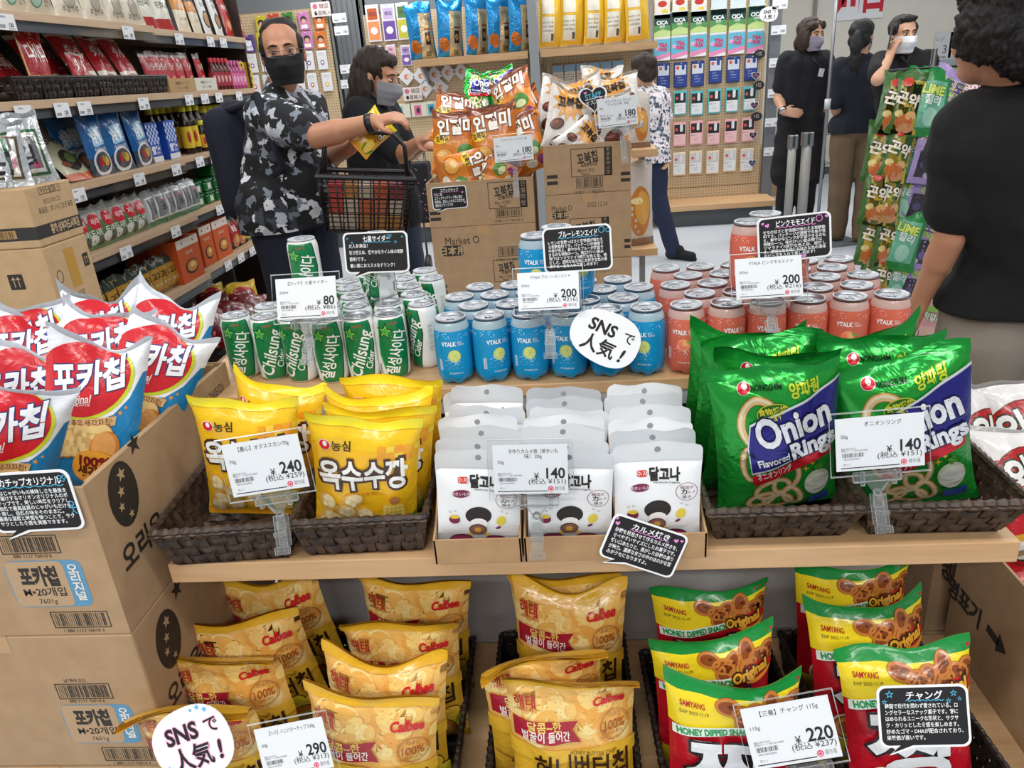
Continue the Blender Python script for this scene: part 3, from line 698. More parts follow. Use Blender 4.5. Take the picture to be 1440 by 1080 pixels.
# potato chips, white and blue
W, H = .19, .285; c = Cv(); bl = '#1d8ccb'
c.poly([(-W, 0), (W, 0), (W, H*.84), (.088, H*.80), (.072, H*.66), (.045, H*.55), (0, H*.49), (-W, H*.45)], bl, 1)
c.poly([(-W, H*.45), (0, H*.49), (.045, H*.55), (.072, H*.66), (.088, H*.80), (W, H*.84), (W, H*.87), (.082, H*.83), (.064, H*.69), (.03, H*.58), (-.01, H*.53), (-W, H*.49)], '#f4f6f8', 2)
c.ell(-.013, H*.735, .090, .066, '#cfd92f', 3, 36, .34).ell(-.018, H*.745, .088, .064, '#d01f2b', 4, 36, .34)
c.text('포카칩', -.010, H*.765, .05, '#f8f9fb', 6, bold=.035, rot=radians(17), width=.138, shear=.15, stroke='#223a7c', sw=.03)
c.text('Original', -.028, H*.625, .0155, '#f8f3f0', 6, bold=.012, shear=.25, rot=.2, width=.056).text('오리지널', -.014, H*.598, .006, '#f8f3f0', 6, rot=.2)
c.star(.058, H*.565, .0055, '#e7a043', 4).star(.047, H*.535, .005, '#e7a043', 4).star(.067, H*.60, .004, '#e7a043', 4)
c.poly([(-.095, H*.46), (.052, H*.545), (.05, H*.485), (-.095, H*.40)], '#e4bd82', 5).text('감자맛이 좋은 생감자칩!', -.02, H*.472, .0125, '#7a2f1c', 6, rot=radians(9), width=.13)
for i in range(6): c.ell(-.05+.015*i, .098+.002*i, .024, .032, '#c98b3e', 6, rot=-.3).ell(-.051+.015*i, .099+.002*i, .0225, .0305, '#f3d28c', 7, rot=-.3)
c.ell(.034, .096, .026, .032, '#d9873a', 8, rot=-.3).ell(.033, .099, .021, .027, '#e8a860', 9)
c.ell(.018, .058, .043, .034, '#c9761f', 10).ell(.017, .059, .0415, .0325, '#eda63a', 11).text('100%', .018, .071, .0185, '#7a1e1a', 12, bold=.05, width=.056).text('생감자', .018, .049, .02, '#5a2414', 12, bold=.045, width=.062)
c.S = [(V*np.array([.845, .96]), F, m, z) for V, F, m, z in c.S]; W, H = .1605, .274
poka = Bags('bag_film', W, H, .055, c, '#e9edf2', '#d5dde6', 'film', 4, 8, wr=1.5, kws=[dict(dip=.03), dict(dip=.045, flop=.15), dict(dip=.02, flop=-.15), dict(dip=.05)])
PG = 'white and blue potato chip bags in the open carton'
zb = .922
for (b, t, yw, v, s_, lab) in (((-.825, .865, zb-.005), (28, 538), .30, 0, .86, 'potato chip bag at the front left of the open carton, above the black card'), ((-.725, .93, zb), (142, 474), .34, 1, .86, 'potato chip bag with an orange 100% badge in the middle of the open carton'),
    ((-.735, 1.04, zb), (246, 460), .25, 2, .86, 'potato chip bag against the right wall of the open carton'), ((-.735, 1.15, zb), (254, 402), .3, 3, .86, 'potato chip bag in the back right corner of the open carton'),
    ((-.885, .985, zb), (40, 490), .35, 2, .86, 'potato chip bag second row at the left edge of the open carton'), ((-.92, 1.08, zb), (45, 432), .3, 1, .86, 'potato chip bag with a big red disc in the third row of the open carton'),
    ((-.78, 1.06, zb), (155, 428), .5, 0, .86, 'potato chip bag leaning between the middle and the back of the open carton'), ((-.80, 1.17, zb), (140, 398), .2, 3, .86, 'potato chip bag upright along the back wall of the open carton'),
    ((-.90, 1.19, zb), (40, 425), .1, 0, .86, 'potato chip bag at the back left of the open carton')):
    stand(poka, 'potato_chip_bag', lab, 'snack bag', b, t, yw, PG, v, k=s_)
# honey butter chips
W, H = .192, .275; c = Cv(); dk = '#3a2212'
c.rect(-W, H*.55, W, H*.945, '#eebb63', 1); chips_pattern(c, -.095, .095, H*.6, H*.93, ['#e9a94e', '#f3cf7c', '#f6dc93', '#eab45c', '#f1c36c'], 34, .022, 2, 5)
c.poly([(-.1, H*.5), (.1, H*.5), (.1, H*.58), (.05, H*.6), (.0, H*.565), (-.1, H*.6)], '#e3b435', 6)
c.rect(-W, H-.016, W, H, '#e2b02d', 6)
c.text('해태', -.069, H*.845, .019, '#b3241f', 7, bold=.015, width=.03).text('HAITAI', -.069, H*.80, .0065, '#b3241f', 7, width=.022)
c.text('Calbee', .056, H*.85, .017, '#cf1f2a', 7, bold=.04, width=.048, shear=.1)
c.poly([(-.088, H*.745), (-.02, H*.73), (.01, H*.745), (.0, H*.69), (.014, H*.62), (-.03, H*.605), (-.088, H*.63)], '#a81f34', 7)
c.text('달콤~한', -.042, H*.705, .0135, '#f0cf6a', 8, bold=.02, width=.05).text('벌꿀이 들어간', -.04, H*.65, .0135, '#f6eee6', 8, bold=.018, width=.072)
c.ring(.064, H*.70, .0225, .0225, .0011, '#b2642c', 8).ring(.064, H*.70, .020, .020, .0006, '#b2642c', 8).text('100%', .064, H*.70, .0155, '#a9501f', 8, bold=.01, width=.031).text('국내산', .064, H*.752, .006, '#a9501f', 8).text('아카시아', .064, H*.655, .005, '#a9501f', 8)
c.text('HONEY BUTTER CHIP', .03, H*.555, .0085, '#7a5a1c', 8, width=.07).text('허니버터칩', .012, H*.465, .035, dk, 8, bold=.02, width=.142)
for i in range(5):
    a = pi*(.05+.225*i); c.ell(.045+.04*cos(a), .055+.034*sin(a), .019, .016, dk, 8, rot=a).ell(.045+.04*cos(a), .055+.034*sin(a), .0178, .0148, ['#e8d63a', '#f0bf3a'][i % 2], 9, rot=a)
c.ell(.045, .045, .033, .034, dk, 10).ell(.045, .045, .0318, .0328, '#d77f2c', 11).ell(.045, .041, .026, .026, '#f0bd4d', 12)
c.ell(-.045, .05, .03, .024, '#cf9a3c', 8).ell(-.045, .051, .0285, .0225, '#f3d68a', 9).ell(-.06, .085, .01, .006, '#8a5423', 9, rot=.4).line([(-.06, .085), (-.058, .06)], .004, '#c9852a', 9).line([(-.066, .087), (-.09, .1)], .003, '#a06a30', 9)
honey = Bags('bag_film', W, H, .06, c, '#ddac30', '#d3a02c', 'film', 5, 12, wr=1.2, kws=[dict(dip=.004, flop=.1), dict(dip=.01, flop=1.0), dict(dip=.002, flop=1.5), dict(dip=.03, flop=-.1), dict(dip=.012, flop=.35)])
HG = 'yellow honey butter chip bags'
zh = ZB+.010
for (b, t, yw, v, lab) in (((-.545, .80, zh), (262, 972), .0, 2, 'yellow chip bag with folded top under the round white sticker'), ((-.54, .895, zh), (308, 905), -.05, 1, 'yellow chip bag second from the front beside the cartons'),
    ((-.525, .985, zh), (336, 866), .12, 0, 'yellow chip bag third from the front beside the cartons'), ((-.52, 1.09, zh), (372, 812), -.02, 3, 'yellow chip bag at the back beside the cartons, under the shelf edge'),
    ((-.318, .80, zh), (522, 970), -.04, 0, 'yellow chip bag right behind the 290 price card'), ((-.312, .865, zh), (540, 923), -.05, 3, 'yellow chip bag second from the front behind the 290 price card'),
    ((-.295, .965, zh), (562, 868), .0, 4, 'yellow chip bag third from the front behind the 290 price card'), ((-.30, 1.075, zh), (583, 812), .0, 0, 'yellow chip bag at the back under the white pouches'),
    ((-.02, .80, zh), (800, 935), .03, 1, 'yellow chip bag at the front of the middle basket'), ((-.055, .875, zh), (758, 900), .22, 2, 'yellow chip bag with folded top second in the middle basket'),
    ((-.025, .99, zh), (800, 822), -.08, 3, 'yellow chip bag with a peaked top third in the middle basket'), ((-.025, 1.085, zh), (792, 805), .0, 0, 'yellow chip bag at the back of the middle basket')):
    stand(honey, 'honey_butter_chip_bag', lab, 'snack bag', b, t, yw, HG, v)
# red honey dipped snack
W, H = .185, .28; c = Cv(); rd = '#c01528'
c.rect(-W, H*.93, W, H, '#148a3c', 1).poly([(-W, H*.93), (W, H*.93), (W, H*.78), (-W, H*.735)], '#efd628', 1)
c.text('SAMYANG', -.058, H*.875, .0085, '#b3202a', 3, bold=.02, rot=-.05, width=.035).text('EXP 2022.11.19', -.056, H*.835, .005, '#3a3a2a', 3)
r_ = random.Random(3)
for i in range(9):
    x, y = r_.uniform(-.01, .085), r_.uniform(H*.80, H*.91); c.ell(x, y, .018, .013, '#8f4a22', 3, rot=i).ring(x, y, .0175, .0125, .004, '#c47a3a', 4, rot=i).ell(x+.003, y+.002, .003, .002, '#5d2c14', 5)
c.ell(.066, H*.775, .026, .016, '#c9281f', 5).ring(.066, H*.772, .024, .015, .007, '#ef9b3a', 6, a0=pi*1.05, a1=pi*1.95)
c.text('Original', .052, H*.795, .017, '#f1b13a', 7, bold=.05, rot=.1, width=.056, stroke='#3a2014', sw=.12)
c.poly([(-.086, H*.752), (.03, H*.80), (.03, H*.755), (-.086, H*.70)], '#e9f3ea', 6).text('HONEY DIPPED SNACK', -.027, H*.752, .0105, '#1d9a56', 7, bold=.05, rot=.11, width=.108)
c.text('짱', -.002, H*.50, .096, '#eceff3', 9, bold=.03, width=.132, stroke='#1d1416', sw=.028, res=4)
c.poly([(-W, 0), (W, 0), (W, H*.22), (-W, H*.27)], '#e6cf2b', 2)
c.ell(-.045, H*.30, .029, .027, '#f3ead6', 5).ell(-.045, H*.30, .026, .024, '#b5642c', 6).ring(-.045, H*.30, .022, .020, .006, '#da9a4e', 7).ell(-.045, H*.30, .006, .005, '#6d3418', 8)
c.ell(.02, H*.24, .026, .022, '#b5642c', 6).ring(.02, H*.24, .022, .018, .006, '#da9a4e', 7).ell(-.035, H*.13, .016, .009, '#8c3f14', 5, rot=-.3).line([(-.02, H*.14), (.01, H*.17)], .004, '#c08a3a', 5)
c.ell(.06, H*.12, .02, .024, '#2c63b0', 5).ell(-.06, H*.08, .02, .012, '#f1ece0', 5)
jang = Bags('bag_film', W, H, .06, c, rd, '#d9c02a', 'film', 4, 21, wr=1.3, kws=[dict(dip=.02), dict(dip=.03, flop=.2), dict(dip=.012, flop=-.2), dict(dip=.034)])
JG = 'red honey dipped snack bags'
for (b, t, yw, v, lab) in (((.205, .80, zh), (1030, 955), .0, 3, 'red snack bag behind the 220 price card'), ((.205, .90, zh), (1000, 893), .08, 0, 'red snack bag second from the front behind the 220 price card'),
    ((.225, 1.0, zh), (994, 822), .02, 1, 'red snack bag at the back under the black speech card'), ((.475, .80, zh), (1268, 908), -.02, 2, 'red snack bag with a black speech card stuck on it'),
    ((.455, .91, zh), (1215, 845), .1, 3, 'red snack bag with a notched green top second in the right basket'), ((.46, 1.035, zh), (1195, 792), .02, 1, 'red snack bag at the back of the right basket under the shelf edge')):
    stand(jang, 'honey_dipped_snack_bag', lab, 'snack bag', b, t, yw, JG, v)
# white pouches in three cardboard trays
TW, TD = .123, .26
def tray(i, label):
    x = -.2+.1265*i; t = thing('cardboard_tray', label, 'tray', TR((x, .868, ZS+.0005)), 'cardboard trays of white pouches'); mb = MB(); b_ = .003; cm = TRAYC
    mb.box(0, TW, 0, b_, 0, .040, cm, .0006).box(0, TW, TD-b_, TD, 0, .12, cm, .0006).box(b_, TW-b_, b_, TD-b_, 0, b_, CARTONIN)
    for xx in (0, TW-b_):
        P = [(0, 0), (TD, 0), (TD, .12), (TD*.45, .115), (.03, .05), (0, .040)]
        V = [(xx, y, z) for y, z in P]+[(xx+b_, y, z) for y, z in P]; n = 6
        mb.add(V, [tuple(range(n)), tuple(range(2*n-1, n-1, -1))]+[(k, n+k, n+(k+1) % n, (k+1) % n) for k in range(n)], cm)
    mb.obj('tray_wall', t); return t
for i, l in enumerate(('cardboard tray of white pouches next to the corn snacks', 'cardboard tray of white pouches under the 140 card clip', 'cardboard tray of white pouches with the black speech card on its corner')): tray(i, l)
W, H = .117, .168; c = Cv(); ink = '#26211f'; pu = '#7c2348'
c.ell(0, H-.0115, .0042, .0042, '#8d8f94', 1, 14).line([(-W/2, H-.028), (W/2, H-.028)], .0004, '#c9ccd0', 1)
c.rect(-.028, .118, -.014, .128, '#d8403c', 1, .003).text('수제', -.021, .123, .0075, '#f7e9e4', 2).text('달고나', .009, .121, .0165, ink, 1, bold=.045, width=.041).text('Handmade Dalgona', .012, .109, .0035, ink, 1)
c.ell(-.024, .102, .0128, .0062, pu, 1, rot=.05).text('焼きいも味', -.024, .102, .0045, '#f6eef0', 2)
c.ring(.039, .094, .0148, .0148, .0007, '#8d3a52', 1).text('韓国の', .039, .101, .0048, '#7a2c44', 1).text('カ', .0355, .094, .008, ink, 1, bold=.02).text('ルメ', .045, .0935, .0045, '#7a2c44', 1).text('焼き', .039, .0855, .005, ink, 1)
c.ell(0, .066, .0185, .015, '#2a2422', 1).ell(0, .052, .013, .010, '#f4f0ec', 2)
c.ell(-.001, .042, .0125, .0105, '#3a2a26', 3).ell(-.001, .042, .0112, .0092, '#8a5a4c', 4).ell(-.001, .043, .005, .0045, '#d0a03c', 5)
for sx in (-1, 1): c.ell(sx*.025, .016, .019, .016, '#54152f', 4, rot=-.25*sx).ell(sx*.025, .0155, .0178, .0148, pu, 5, rot=-.25*sx).ell(sx*.012, .033, .003, .004, '#e9c63a', 4)
c.ell(-.034, .058, .0078, .0075, pu, 2).ell(-.034, .063, .0065, .0035, '#e6c53a', 3).ell(.032, .058, .0065, .0085, '#e6cf4a', 2, rot=-.4).ell(.028, .046, .004, .002, pu, 2, rot=.5)
for x, y in ((-.04, .071), (-.033, .073), (.033, .075), (.04, .072)): c.ring(x, y, .002, .0015, .0004, '#5a5552', 2, 8)
dal = Bags('pouch_film', W, H, .011, c, '#f3f5f7', '#eceff2', 'matte', 3, 33, wr=.45, side=.02, seal=.03, e=5, nu=16, nv=40, rc=.012)
DG = 'white dalgona candy pouches'
cols = [(-.138, [(672, 634), (671, 617), (676, 600), (670, 584), (684, 571), (671, 541), (684, 542)]), (-.012, [(800, 634), (795, 618), (791, 598), (792, 584), (800, 575), (793, 559), (792, 545)]), (.113, [(925, 622), (917, 604), (914, 589), (914, 570), (903, 554), (906, 540)])]
cn = ['left tray', 'middle tray', 'right tray']
for ci, (x, tops) in enumerate(cols):
    for k, t in enumerate(tops):
        y = .893+.032*k; b = (x+rr.uniform(-.002, .002), y, ZS+.0045)
        stand(dal, 'candy_pouch', 'white candy pouch in the %s of the three cardboard trays, %s from the front' % (cn[ci], NTH[k]), 'candy pouch', b, t, rr.uniform(-.06, .06) if k else 0, DG, k % 3)
# ------------------------------------------------------------------ carton and red and white bags right of the shelf
x0, y0, h = .70, .72, .262
t = thing('cardboard_carton', 'open brown carton with black arrow right of the bottom shelf', 'carton', TR((x0, y0, ZB+.0005)))
c = Cv(); f = Face('x', x0, (x0, y0, ZB))
def L(u, v): p, q_ = f(u, v); return -p, q_
for ch, (u, v) in zip('성명표기', ((1330, 800), (1341, 828), (1356, 846), (1371, 864))):
    p, q_ = L(u, v); c.text(ch, p, q_, .035, INK, 1, bold=.04)
(a, b), (a2, b2) = L(1388, 882), L(1415, 921); c.line([(a, b), (a+(a2-a)*.6, b+(b2-b)*.6)], .016, INK, 1); n_ = np.array([-(b2-b), a2-a]); n_ = n_/np.hypot(*n_)*.02; m_ = np.array([a+(a2-a)*.55, b+(b2-b)*.55])
c.poly([tuple(m_+n_), tuple(m_-n_), (a2, b2)], INK, 1); carton_shell(t, .38, .475, h, CARTON, CARTONIN, True, .06, marks=[('-x', c)])
W, H = .20, .27; c = Cv()
c.poly([(-W, H*.12), (W, H*.05), (W, H*.6), (-W, H*.8)], '#c01c26', 1).ell(0, H*.55, .094, .075, '#7a2a1a', 2).ell(0, H*.55, .091, .072, '#b51f22', 3).text('왕칩', 0, H*.56, .085, '#f2f1ee', 5, bold=.03, width=.14, rot=.15, stroke='#23402a', sw=.035).rect(-W, .02, W, .035, '#d9a83a', 2)
wang = Bags('bag_film', W, H, .06, c, '#e6e4e2', '#c8c6c4', 'film', 3, 44, wr=1.7, kws=[dict(dip=.03), dict(dip=.05), dict(dip=.02)])
WG = 'red and white chip bags right of the shelf'
def lay(kind, name, lab, cat, px, y, rx, ry, rz, group, var=0, s=1): 
    P = PY(px[0], px[1], y); T = TR(P, rx, ry, rz, s) @ Matrix.Translation((0, 0, -kind.H/2)); return kind.put(name, lab, cat, T, group, var)
t = thing('cardboard_carton', 'open brown carton of red and white chip bags beyond the shelf-end wicker tray', 'carton', TR((.685, 1.24, .36))); carton_shell(t, .42, .42, .34, CARTON, CARTONIN, True, .24)
t = thing('cardboard_carton', 'closed brown carton under the carton of red and white chip bags', 'carton', TR((.685, 1.24, .0005))); carton_shell(t, .42, .42, .357, CARTON, CARTONIN, False)
for px, z, rx, ry, rz, v, lab in (((1388, 625), .76, -.45, .2, .25, 0, 'red and white chip bag leaning behind the right-end wicker tray'), ((1402, 672), .71, -.7, .25, .1, 1, 'red and white chip bag just beyond the right-end wicker tray rim'),
    ((1446, 610), .78, -.35, -.3, -.1, 2, 'red and white chip bag at the picture edge, uppermost of the pile'), ((1448, 680), .72, -.6, -.1, .2, 0, 'red and white chip bag at the picture edge, middle of the pile'),
    ((1440, 775), .56, -1.1, .1, .0, 1, 'red and white chip bag low in the open carton'), ((1452, 735), .60, -.8, .1, .1, 2, 'red and white chip bag second from the bottom in the open carton')):
    P = PZ(px[0], px[1], z); lay(wang, 'chip_bag', lab, 'snack bag', px, P[1], rx, ry, rz, WG, v, .78)
# ================================================================== price cards, speech cards and stickers
def card_T(px, y, pl, pr, tilt):
    """frame of a card centred at px on depth y; its level edge runs from pl to pr in the photograph; tilted back"""
    P = Vector(PY(*px, y)); A = Vector(PY(*pl, y)); B = Vector(PY(*pr, y)); x = (B-A).normalized()
    up = Vector((0, sin(tilt), cos(tilt))); up = (up-x*up.dot(x)).normalized(); yv = up.cross(x)
    m = Matrix((x, yv, up)).transposed().to_4x4(); m.translation = P; return m, (B-A).length
PI_ = '#2b2c30'
def price_print(title, wt, yen, tax, w, h, title2=None):
    c = Cv(); g = '#6d7076'
    c.text(title, 0.004, h*.37, h*.078, PI_, 1, width=w*.66 if len(title) > 9 else w*.42)
    if title2: c.text(title2, 0.004, h*.27, h*.078, PI_, 1)
    c.text(wt, -w*.44, h*.16, h*.07, PI_, 1, al='l')
    c.text(yen, w*.46, -h*.075, h*.235, '#24262b', 1, bold=.022, al='r', xs=.92).text('¥', w*.46-len(yen)*h*.165-h*.06, -h*.13, h*.13, '#24262b', 1, bold=.01)
    c.text('(税込 ¥%s)' % tax, w*.47, -h*.245, h*.105, '#24262b', 1, al='r', width=w*.5)
    c.text('8801043 0123', -w*.44, -h*.075, h*.035, g, 1, al='l').text('商品コード 001234 0000', -w*.44, -h*.115, h*.035, g, 1, al='l').barcode(-w*.43, -h*.24, -w*.18, -h*.16, '#3c3e44', 1, len(title)).text('4901234567894', -w*.42, -h*.275, h*.035, g, 1, al='l')
    c.text('20 x 1', -w*.42, -h*.375, h*.04, g, 1, al='l').rect(-w*.45, -h*.452, w*.22, -h*.435, '#2a2b2f', 1)
    c.ell(w*.265, -h*.40, h*.055, h*.055, '#e0406a', 1, 16).ring(w*.265, -h*.405, h*.036, h*.036, h*.01, '#f7e6ea', 2, 14).text('韓市場', w*.385, -h*.395, h*.075, '#8c8f95', 1, width=w*.13)
    return c
def price_card(label, px, y, pl, pr, tilt, args, clip=None, w=None, hr=.68, group='price cards in clear holders on the display'):
    T, ln = card_T(px, y, pl, pr, tilt); w = w or ln; h = w*hr
    t = thing('price_card', label, 'price card', T, group)
    p = MB(); p.box(-w/2, w/2, -.0006, .0002, -h/2, h/2, M('#eceef2', 'paper')).cv(price_print(*args[:4], w, h, *args[4:]), 'paper', Matrix.Translation((0, -.0007, 0)), .00012); p.obj('paper_card', t)
    s = MB(); b = .0016; W2, H2 = w/2+.007, h/2+.007
    s.box(-W2, W2, -.0022, -.0014, -H2, H2, CLEAR, .0003).box(-W2, W2, .0010, .0018, -H2, H2, CLEAR, .0003)
    s.tube([(-W2, -.0004, -H2), (W2, -.0004, -H2), (W2, -.0004, H2), (-W2, -.0004, H2)], .0011, CLIP, 6, False, True); s.obj('clear_sleeve', t)
    if clip is not None:
        dx, L, ang = clip; k = MB()
        k.box(dx-.030, dx+.030, -.004, .004, -H2-.010, -H2+.004, CLIP, .002).box(dx-.022, dx-.017, -.007, -.002, -H2-.013, -H2+.006, CLIP, .001).box(dx+.017, dx+.022, -.007, -.002, -H2-.013, -H2+.006, CLIP, .001)
        k.add([(dx-.014, -.003, -H2-.010), (dx+.014, -.003, -H2-.010), (dx+.006, -.003, -H2-.022), (dx-.006, -.003, -H2-.022), (dx-.014, .003, -H2-.010), (dx+.014, .003, -H2-.010), (dx+.006, .003, -H2-.022), (dx-.006, .003, -H2-.022)], [(0, 3, 2, 1), (4, 5, 6, 7), (0, 1, 5, 4), (1, 2, 6, 5), (2, 3, 7, 6), (3, 0, 4, 7)], CLIP)
        k.ball((dx, 0, -H2-.024), .0055, CLIP, 14, 10); hf = k.obj('holder_foot', t)
        j = MB(); R = Matrix.Translation((dx, 0, -H2-.026)) @ Matrix.Rotation(-tilt-ang, 4, 'X')
        j.box(-.008, .008, -.007, -.0045, -L, 0, CLIP, .001, R).box(-.0085, .0085, .004, .0065, -L*.8, 0, CLIP, .001, R).box(-.009, .009, -.009, -.006, -L*.55, -L*.42, CLIP, .001, R).box(-.011, .011, -.008, -.0045, -L, -L*.80, CLIP, .001, R).box(-.006, .006, -.005, .005, -L*.35, -L*.15, CLIP, .001, R)
        for q in (-1, 1): j.ball(R @ Vector((q*.0035, -.0082, -L*.9)), .0016, CLIP, 8, 6)
        j.obj('clip_jaw', hf)
    return t
price_card('white 240 yen price card clipped to the rim of the left wicker tray', (373, 655), .850, (312, 638), (432, 619), radians(12), ('【農心】オクススカン70g', '70g', '240', '259'), (.004, .052, radians(2)), w=.107)
price_card('white 140 yen price card clipped to the middle cardboard tray', (746, 660), .862, (695, 630), (797, 628), radians(10), ('手作りカルメ焼〔焼きいも', '20g', '140', '151', '味〕20g'), (.006, .056, radians(0)), w=.098, hr=.69)
price_card('white 140 yen price card clipped to the shelf-end wicker tray', (1237, 622), .868, (1178, 596), (1294, 586), radians(12), ('オニオンリング', '50g', '140', '151'), (-.004, .05, radians(4)), w=.108, hr=.64)
price_card('white 290 yen price card standing among the yellow chip bags', (413, 1052), .70, (360, 1032), (462, 1012), radians(22), ('【ヘテ】ハニバターチップス60g', '60g', '290', '313'), (.0, .05, 0), w=.098)
price_card('white 220 yen price card standing among the red snack bags', (1112, 1030), .74, (1050, 1005), (1167, 985), radians(22), ('【三養】チャング 115g', '115g', '220', '237'), (.012, .05, 0), w=.112, hr=.72)
DG_ = dict(group='price cards in clear holders on the can shelf')
price_card('white 80 yen price card in front of the green soda cans', (431, 419), 1.20, (392, 399), (472, 394), radians(20), ('【ロッテ】七星サイダー', '250ml', '80', '86'), (.0, .05, 0), w=.104, hr=.66)
price_card('white 200 yen price card in front of the blue lemonade cans', (771, 409), 1.165, (730, 386), (808, 382), radians(20), ('VTALK ブルーレモンエイド', '350ml', '200', '216'), (.0, .05, 0), w=.098, hr=.62)
price_card('white 200 yen price card in front of the pink lemonade cans', (1081, 390), 1.165, (1034, 368), (1118, 362), radians(20), ('VTALK ピンクモモエイド', '350ml', '200', '216'), (.0, .05, 0), w=.102, hr=.62)
# speech-bubble cards
BK = '#17161a'
def bubble(w, h, r, tail):
    P = []
    for cx, cy, a0 in ((w/2-r, -h/2+r, -pi/2), (w/2-r, h/2-r, 0), (-w/2+r, h/2-r, pi/2), (-w/2+r, -h/2+r, pi)):
        for i in range(6): a = a0+pi/2*i/5; P.append((cx+r*cos(a), cy+r*sin(a)))
    tx, ty, t0, t1 = tail; return P+[(t0, -h/2), (tx, ty), (t1, -h/2)]
def speech_card(label, px, y, pl, pr, tilt, w, hr, title, lines, col, deco, stick=None, tail=True, tw=.6, lh=None):
    T, ln = card_T(px, y, pl, pr, tilt); h = w*hr; c = Cv(); wh = '#eef0f2'; lh = lh or h*(.082 if len(lines) < 6 else .066)
    t = thing('speech_bubble_card', label, 'product card', T, 'black speech-bubble cards')
    tl = (-w*.40, -h*.62, -w*.30, -w*.12)
    mb = MB(); mb.prism([(x, z) for x, z in bubble(w, h, h*.13, tl)], 0, .0012, M(wh, 'paper'), Matrix(((1, 0, 0, 0), (0, 0, 1, 0), (0, 1, 0, 0), (0, 0, 0, 1))))
    k = .945; b = bubble(w*k, h*.925, h*.11, (-w*.375, -h*.585, -w*.275, -w*.14)); c.poly(b, BK, 1)
    c.text(title, w*.02, h*.335, h*.115, wh, 2, bold=.02, width=w*tw)
    c.line([(-w*tw*.52+w*tw*1.04*i/28+w*.02, h*.255+h*.012*sin(i*1.6)) for i in range(29)], h*.014, col, 2)
    n = len(lines)
    for i, s in enumerate(lines): c.text(s, -w*.42, h*.17-i*(h*.56/max(n-.5, 1)), lh, wh, 2, al='l', bold=.012, width=min(w*.84, w*.84*len(s)/max(len(q) for q in lines)))
    for kind, x, z, r in deco:
        if kind == 'star': c.star(x*w, z*h, r*h, col, 2).star(x*w, z*h, r*h*.55, BK, 3)
        elif kind == 'heart': c.heart(x*w, z*h, r*h, col, 2, .3)
        elif kind == 'ring': c.ring(x*w, z*h, r*h, r*h*1.05, r*h*.22, col, 2)
        elif kind == 'bow':
            c.ring(x*w-r*h*.5, z*h, r*h*.5, r*h*.5, r*h*.18, col, 2, 12).ring(x*w+r*h*.5, z*h, r*h*.5, r*h*.5, r*h*.18, col, 2, 12).ring(x*w, z*h-r*h*.6, r*h*.5, r*h*.5, r*h*.18, col, 2, 12)
        elif kind == 'man': c.ring(x*w, z*h+r*h, r*h*.7, r*h*.7, r*h*.25, col, 2, 14).line([(x*w, z*h+r*h*.3), (x*w, z*h-r*h)], r*h*.25, col, 2).line([(x*w-r*h, z*h-r*h*.1), (x*w+r*h, z*h-r*h*.1)], r*h*.25, col, 2).line([(x*w-r*h*.7, z*h-r*h*1.9), (x*w, z*h-r*h), (x*w+r*h*.7, z*h-r*h*1.9)], r*h*.25, col, 2)
    mb.cv(c, 'paper', Matrix.Translation((0, -.0001, 0)), .00014); mb.obj('card', t)
    if stick:
        s = MB(); s.tube([(0, .004, -h*.42), (0, .004, -h*.5-stick)], .0016, CLIP, 8); s.box(-.012, .012, .0015, .006, -h*.46, -h*.34, CLIP, .001); s.obj('clear_stick', t)
    return t
cy, pk = '#4fb4d8', '#e58ad0'
speech_card('black card with blue trim stuck on the open carton of white and blue chips', (44, 706), .796, (2, 674), (100, 668), radians(2), .124, .70, 'ポカチップオリジナル', ['新鮮なじゃがいもの美味しさを最後ま', 'でお届けするオリオンオリジナルのポ', 'カチップです。厳しい基準をクリアし', 'た自然で最高品質のじゃがいもだけを', '使用し、自然の味をそのままに。', '最適な温度と時間を保つことで、サク', 'サクとした食感を実感できます。'], cy, [('bow', .42, .38, .07), ('man', .43, -.12, .06)], tw=.76, lh=.0055)
speech_card('black card with pink hearts on the corner of the right cardboard tray', (905, 768), .862, (862, 742), (962, 775), radians(8), .108, .62, 'カルメ焼き', ['砂糖を発泡させて作るカルメ焼きを、', '食べやすいサイズにしたお菓子です。', '軽い口あたりと、焦がした砂糖の香り', 'が魅力。濃厚な甘さの中のほのかな苦', 'みがクセになりますよ。'], pk, [('heart', -.42, .30, .05), ('heart', -.45, .40, .035), ('heart', .36, .33, .05), ('heart', .43, .36, .035)], tw=.5)
speech_card('black card with blue stars stuck on the front red snack bag', (1299, 1007), .742, (1238, 975), (1352, 972), radians(24), .112, .70, 'チャング', ['韓国で世代を問わず愛されている、ロ', 'ングセラーなスナック菓子です。癖に', 'はめられるユニークな形状と、サクサ', 'ク・カリッとした食感を楽しめます。', '炒めたゴマ・DHAが配合されており、', '栄養価が高いです。'], cy, [('star', -.36, .36, .07), ('star', -.42, .24, .045), ('star', .34, .36, .06), ('star', .28, .24, .05), ('star', .40, .27, .04)], tw=.4)
speech_card('black card with blue trim above the green soda cans', (529, 355), 1.32, (488, 330), (570, 327), radians(8), .118, .62, '七星サイダー', ['大人気商品！', '甘さ控えめ、爽やかなライム味の炭酸', '飲料です。', '暑い夏におススメなドリンク！'], cy, [('star', -.43, .35, .04), ('star', -.36, .25, .04), ('bow', .22, .40, .06), ('star', .31, .24, .045), ('star', .42, .36, .04)], .07, tw=.42, lh=.0062)
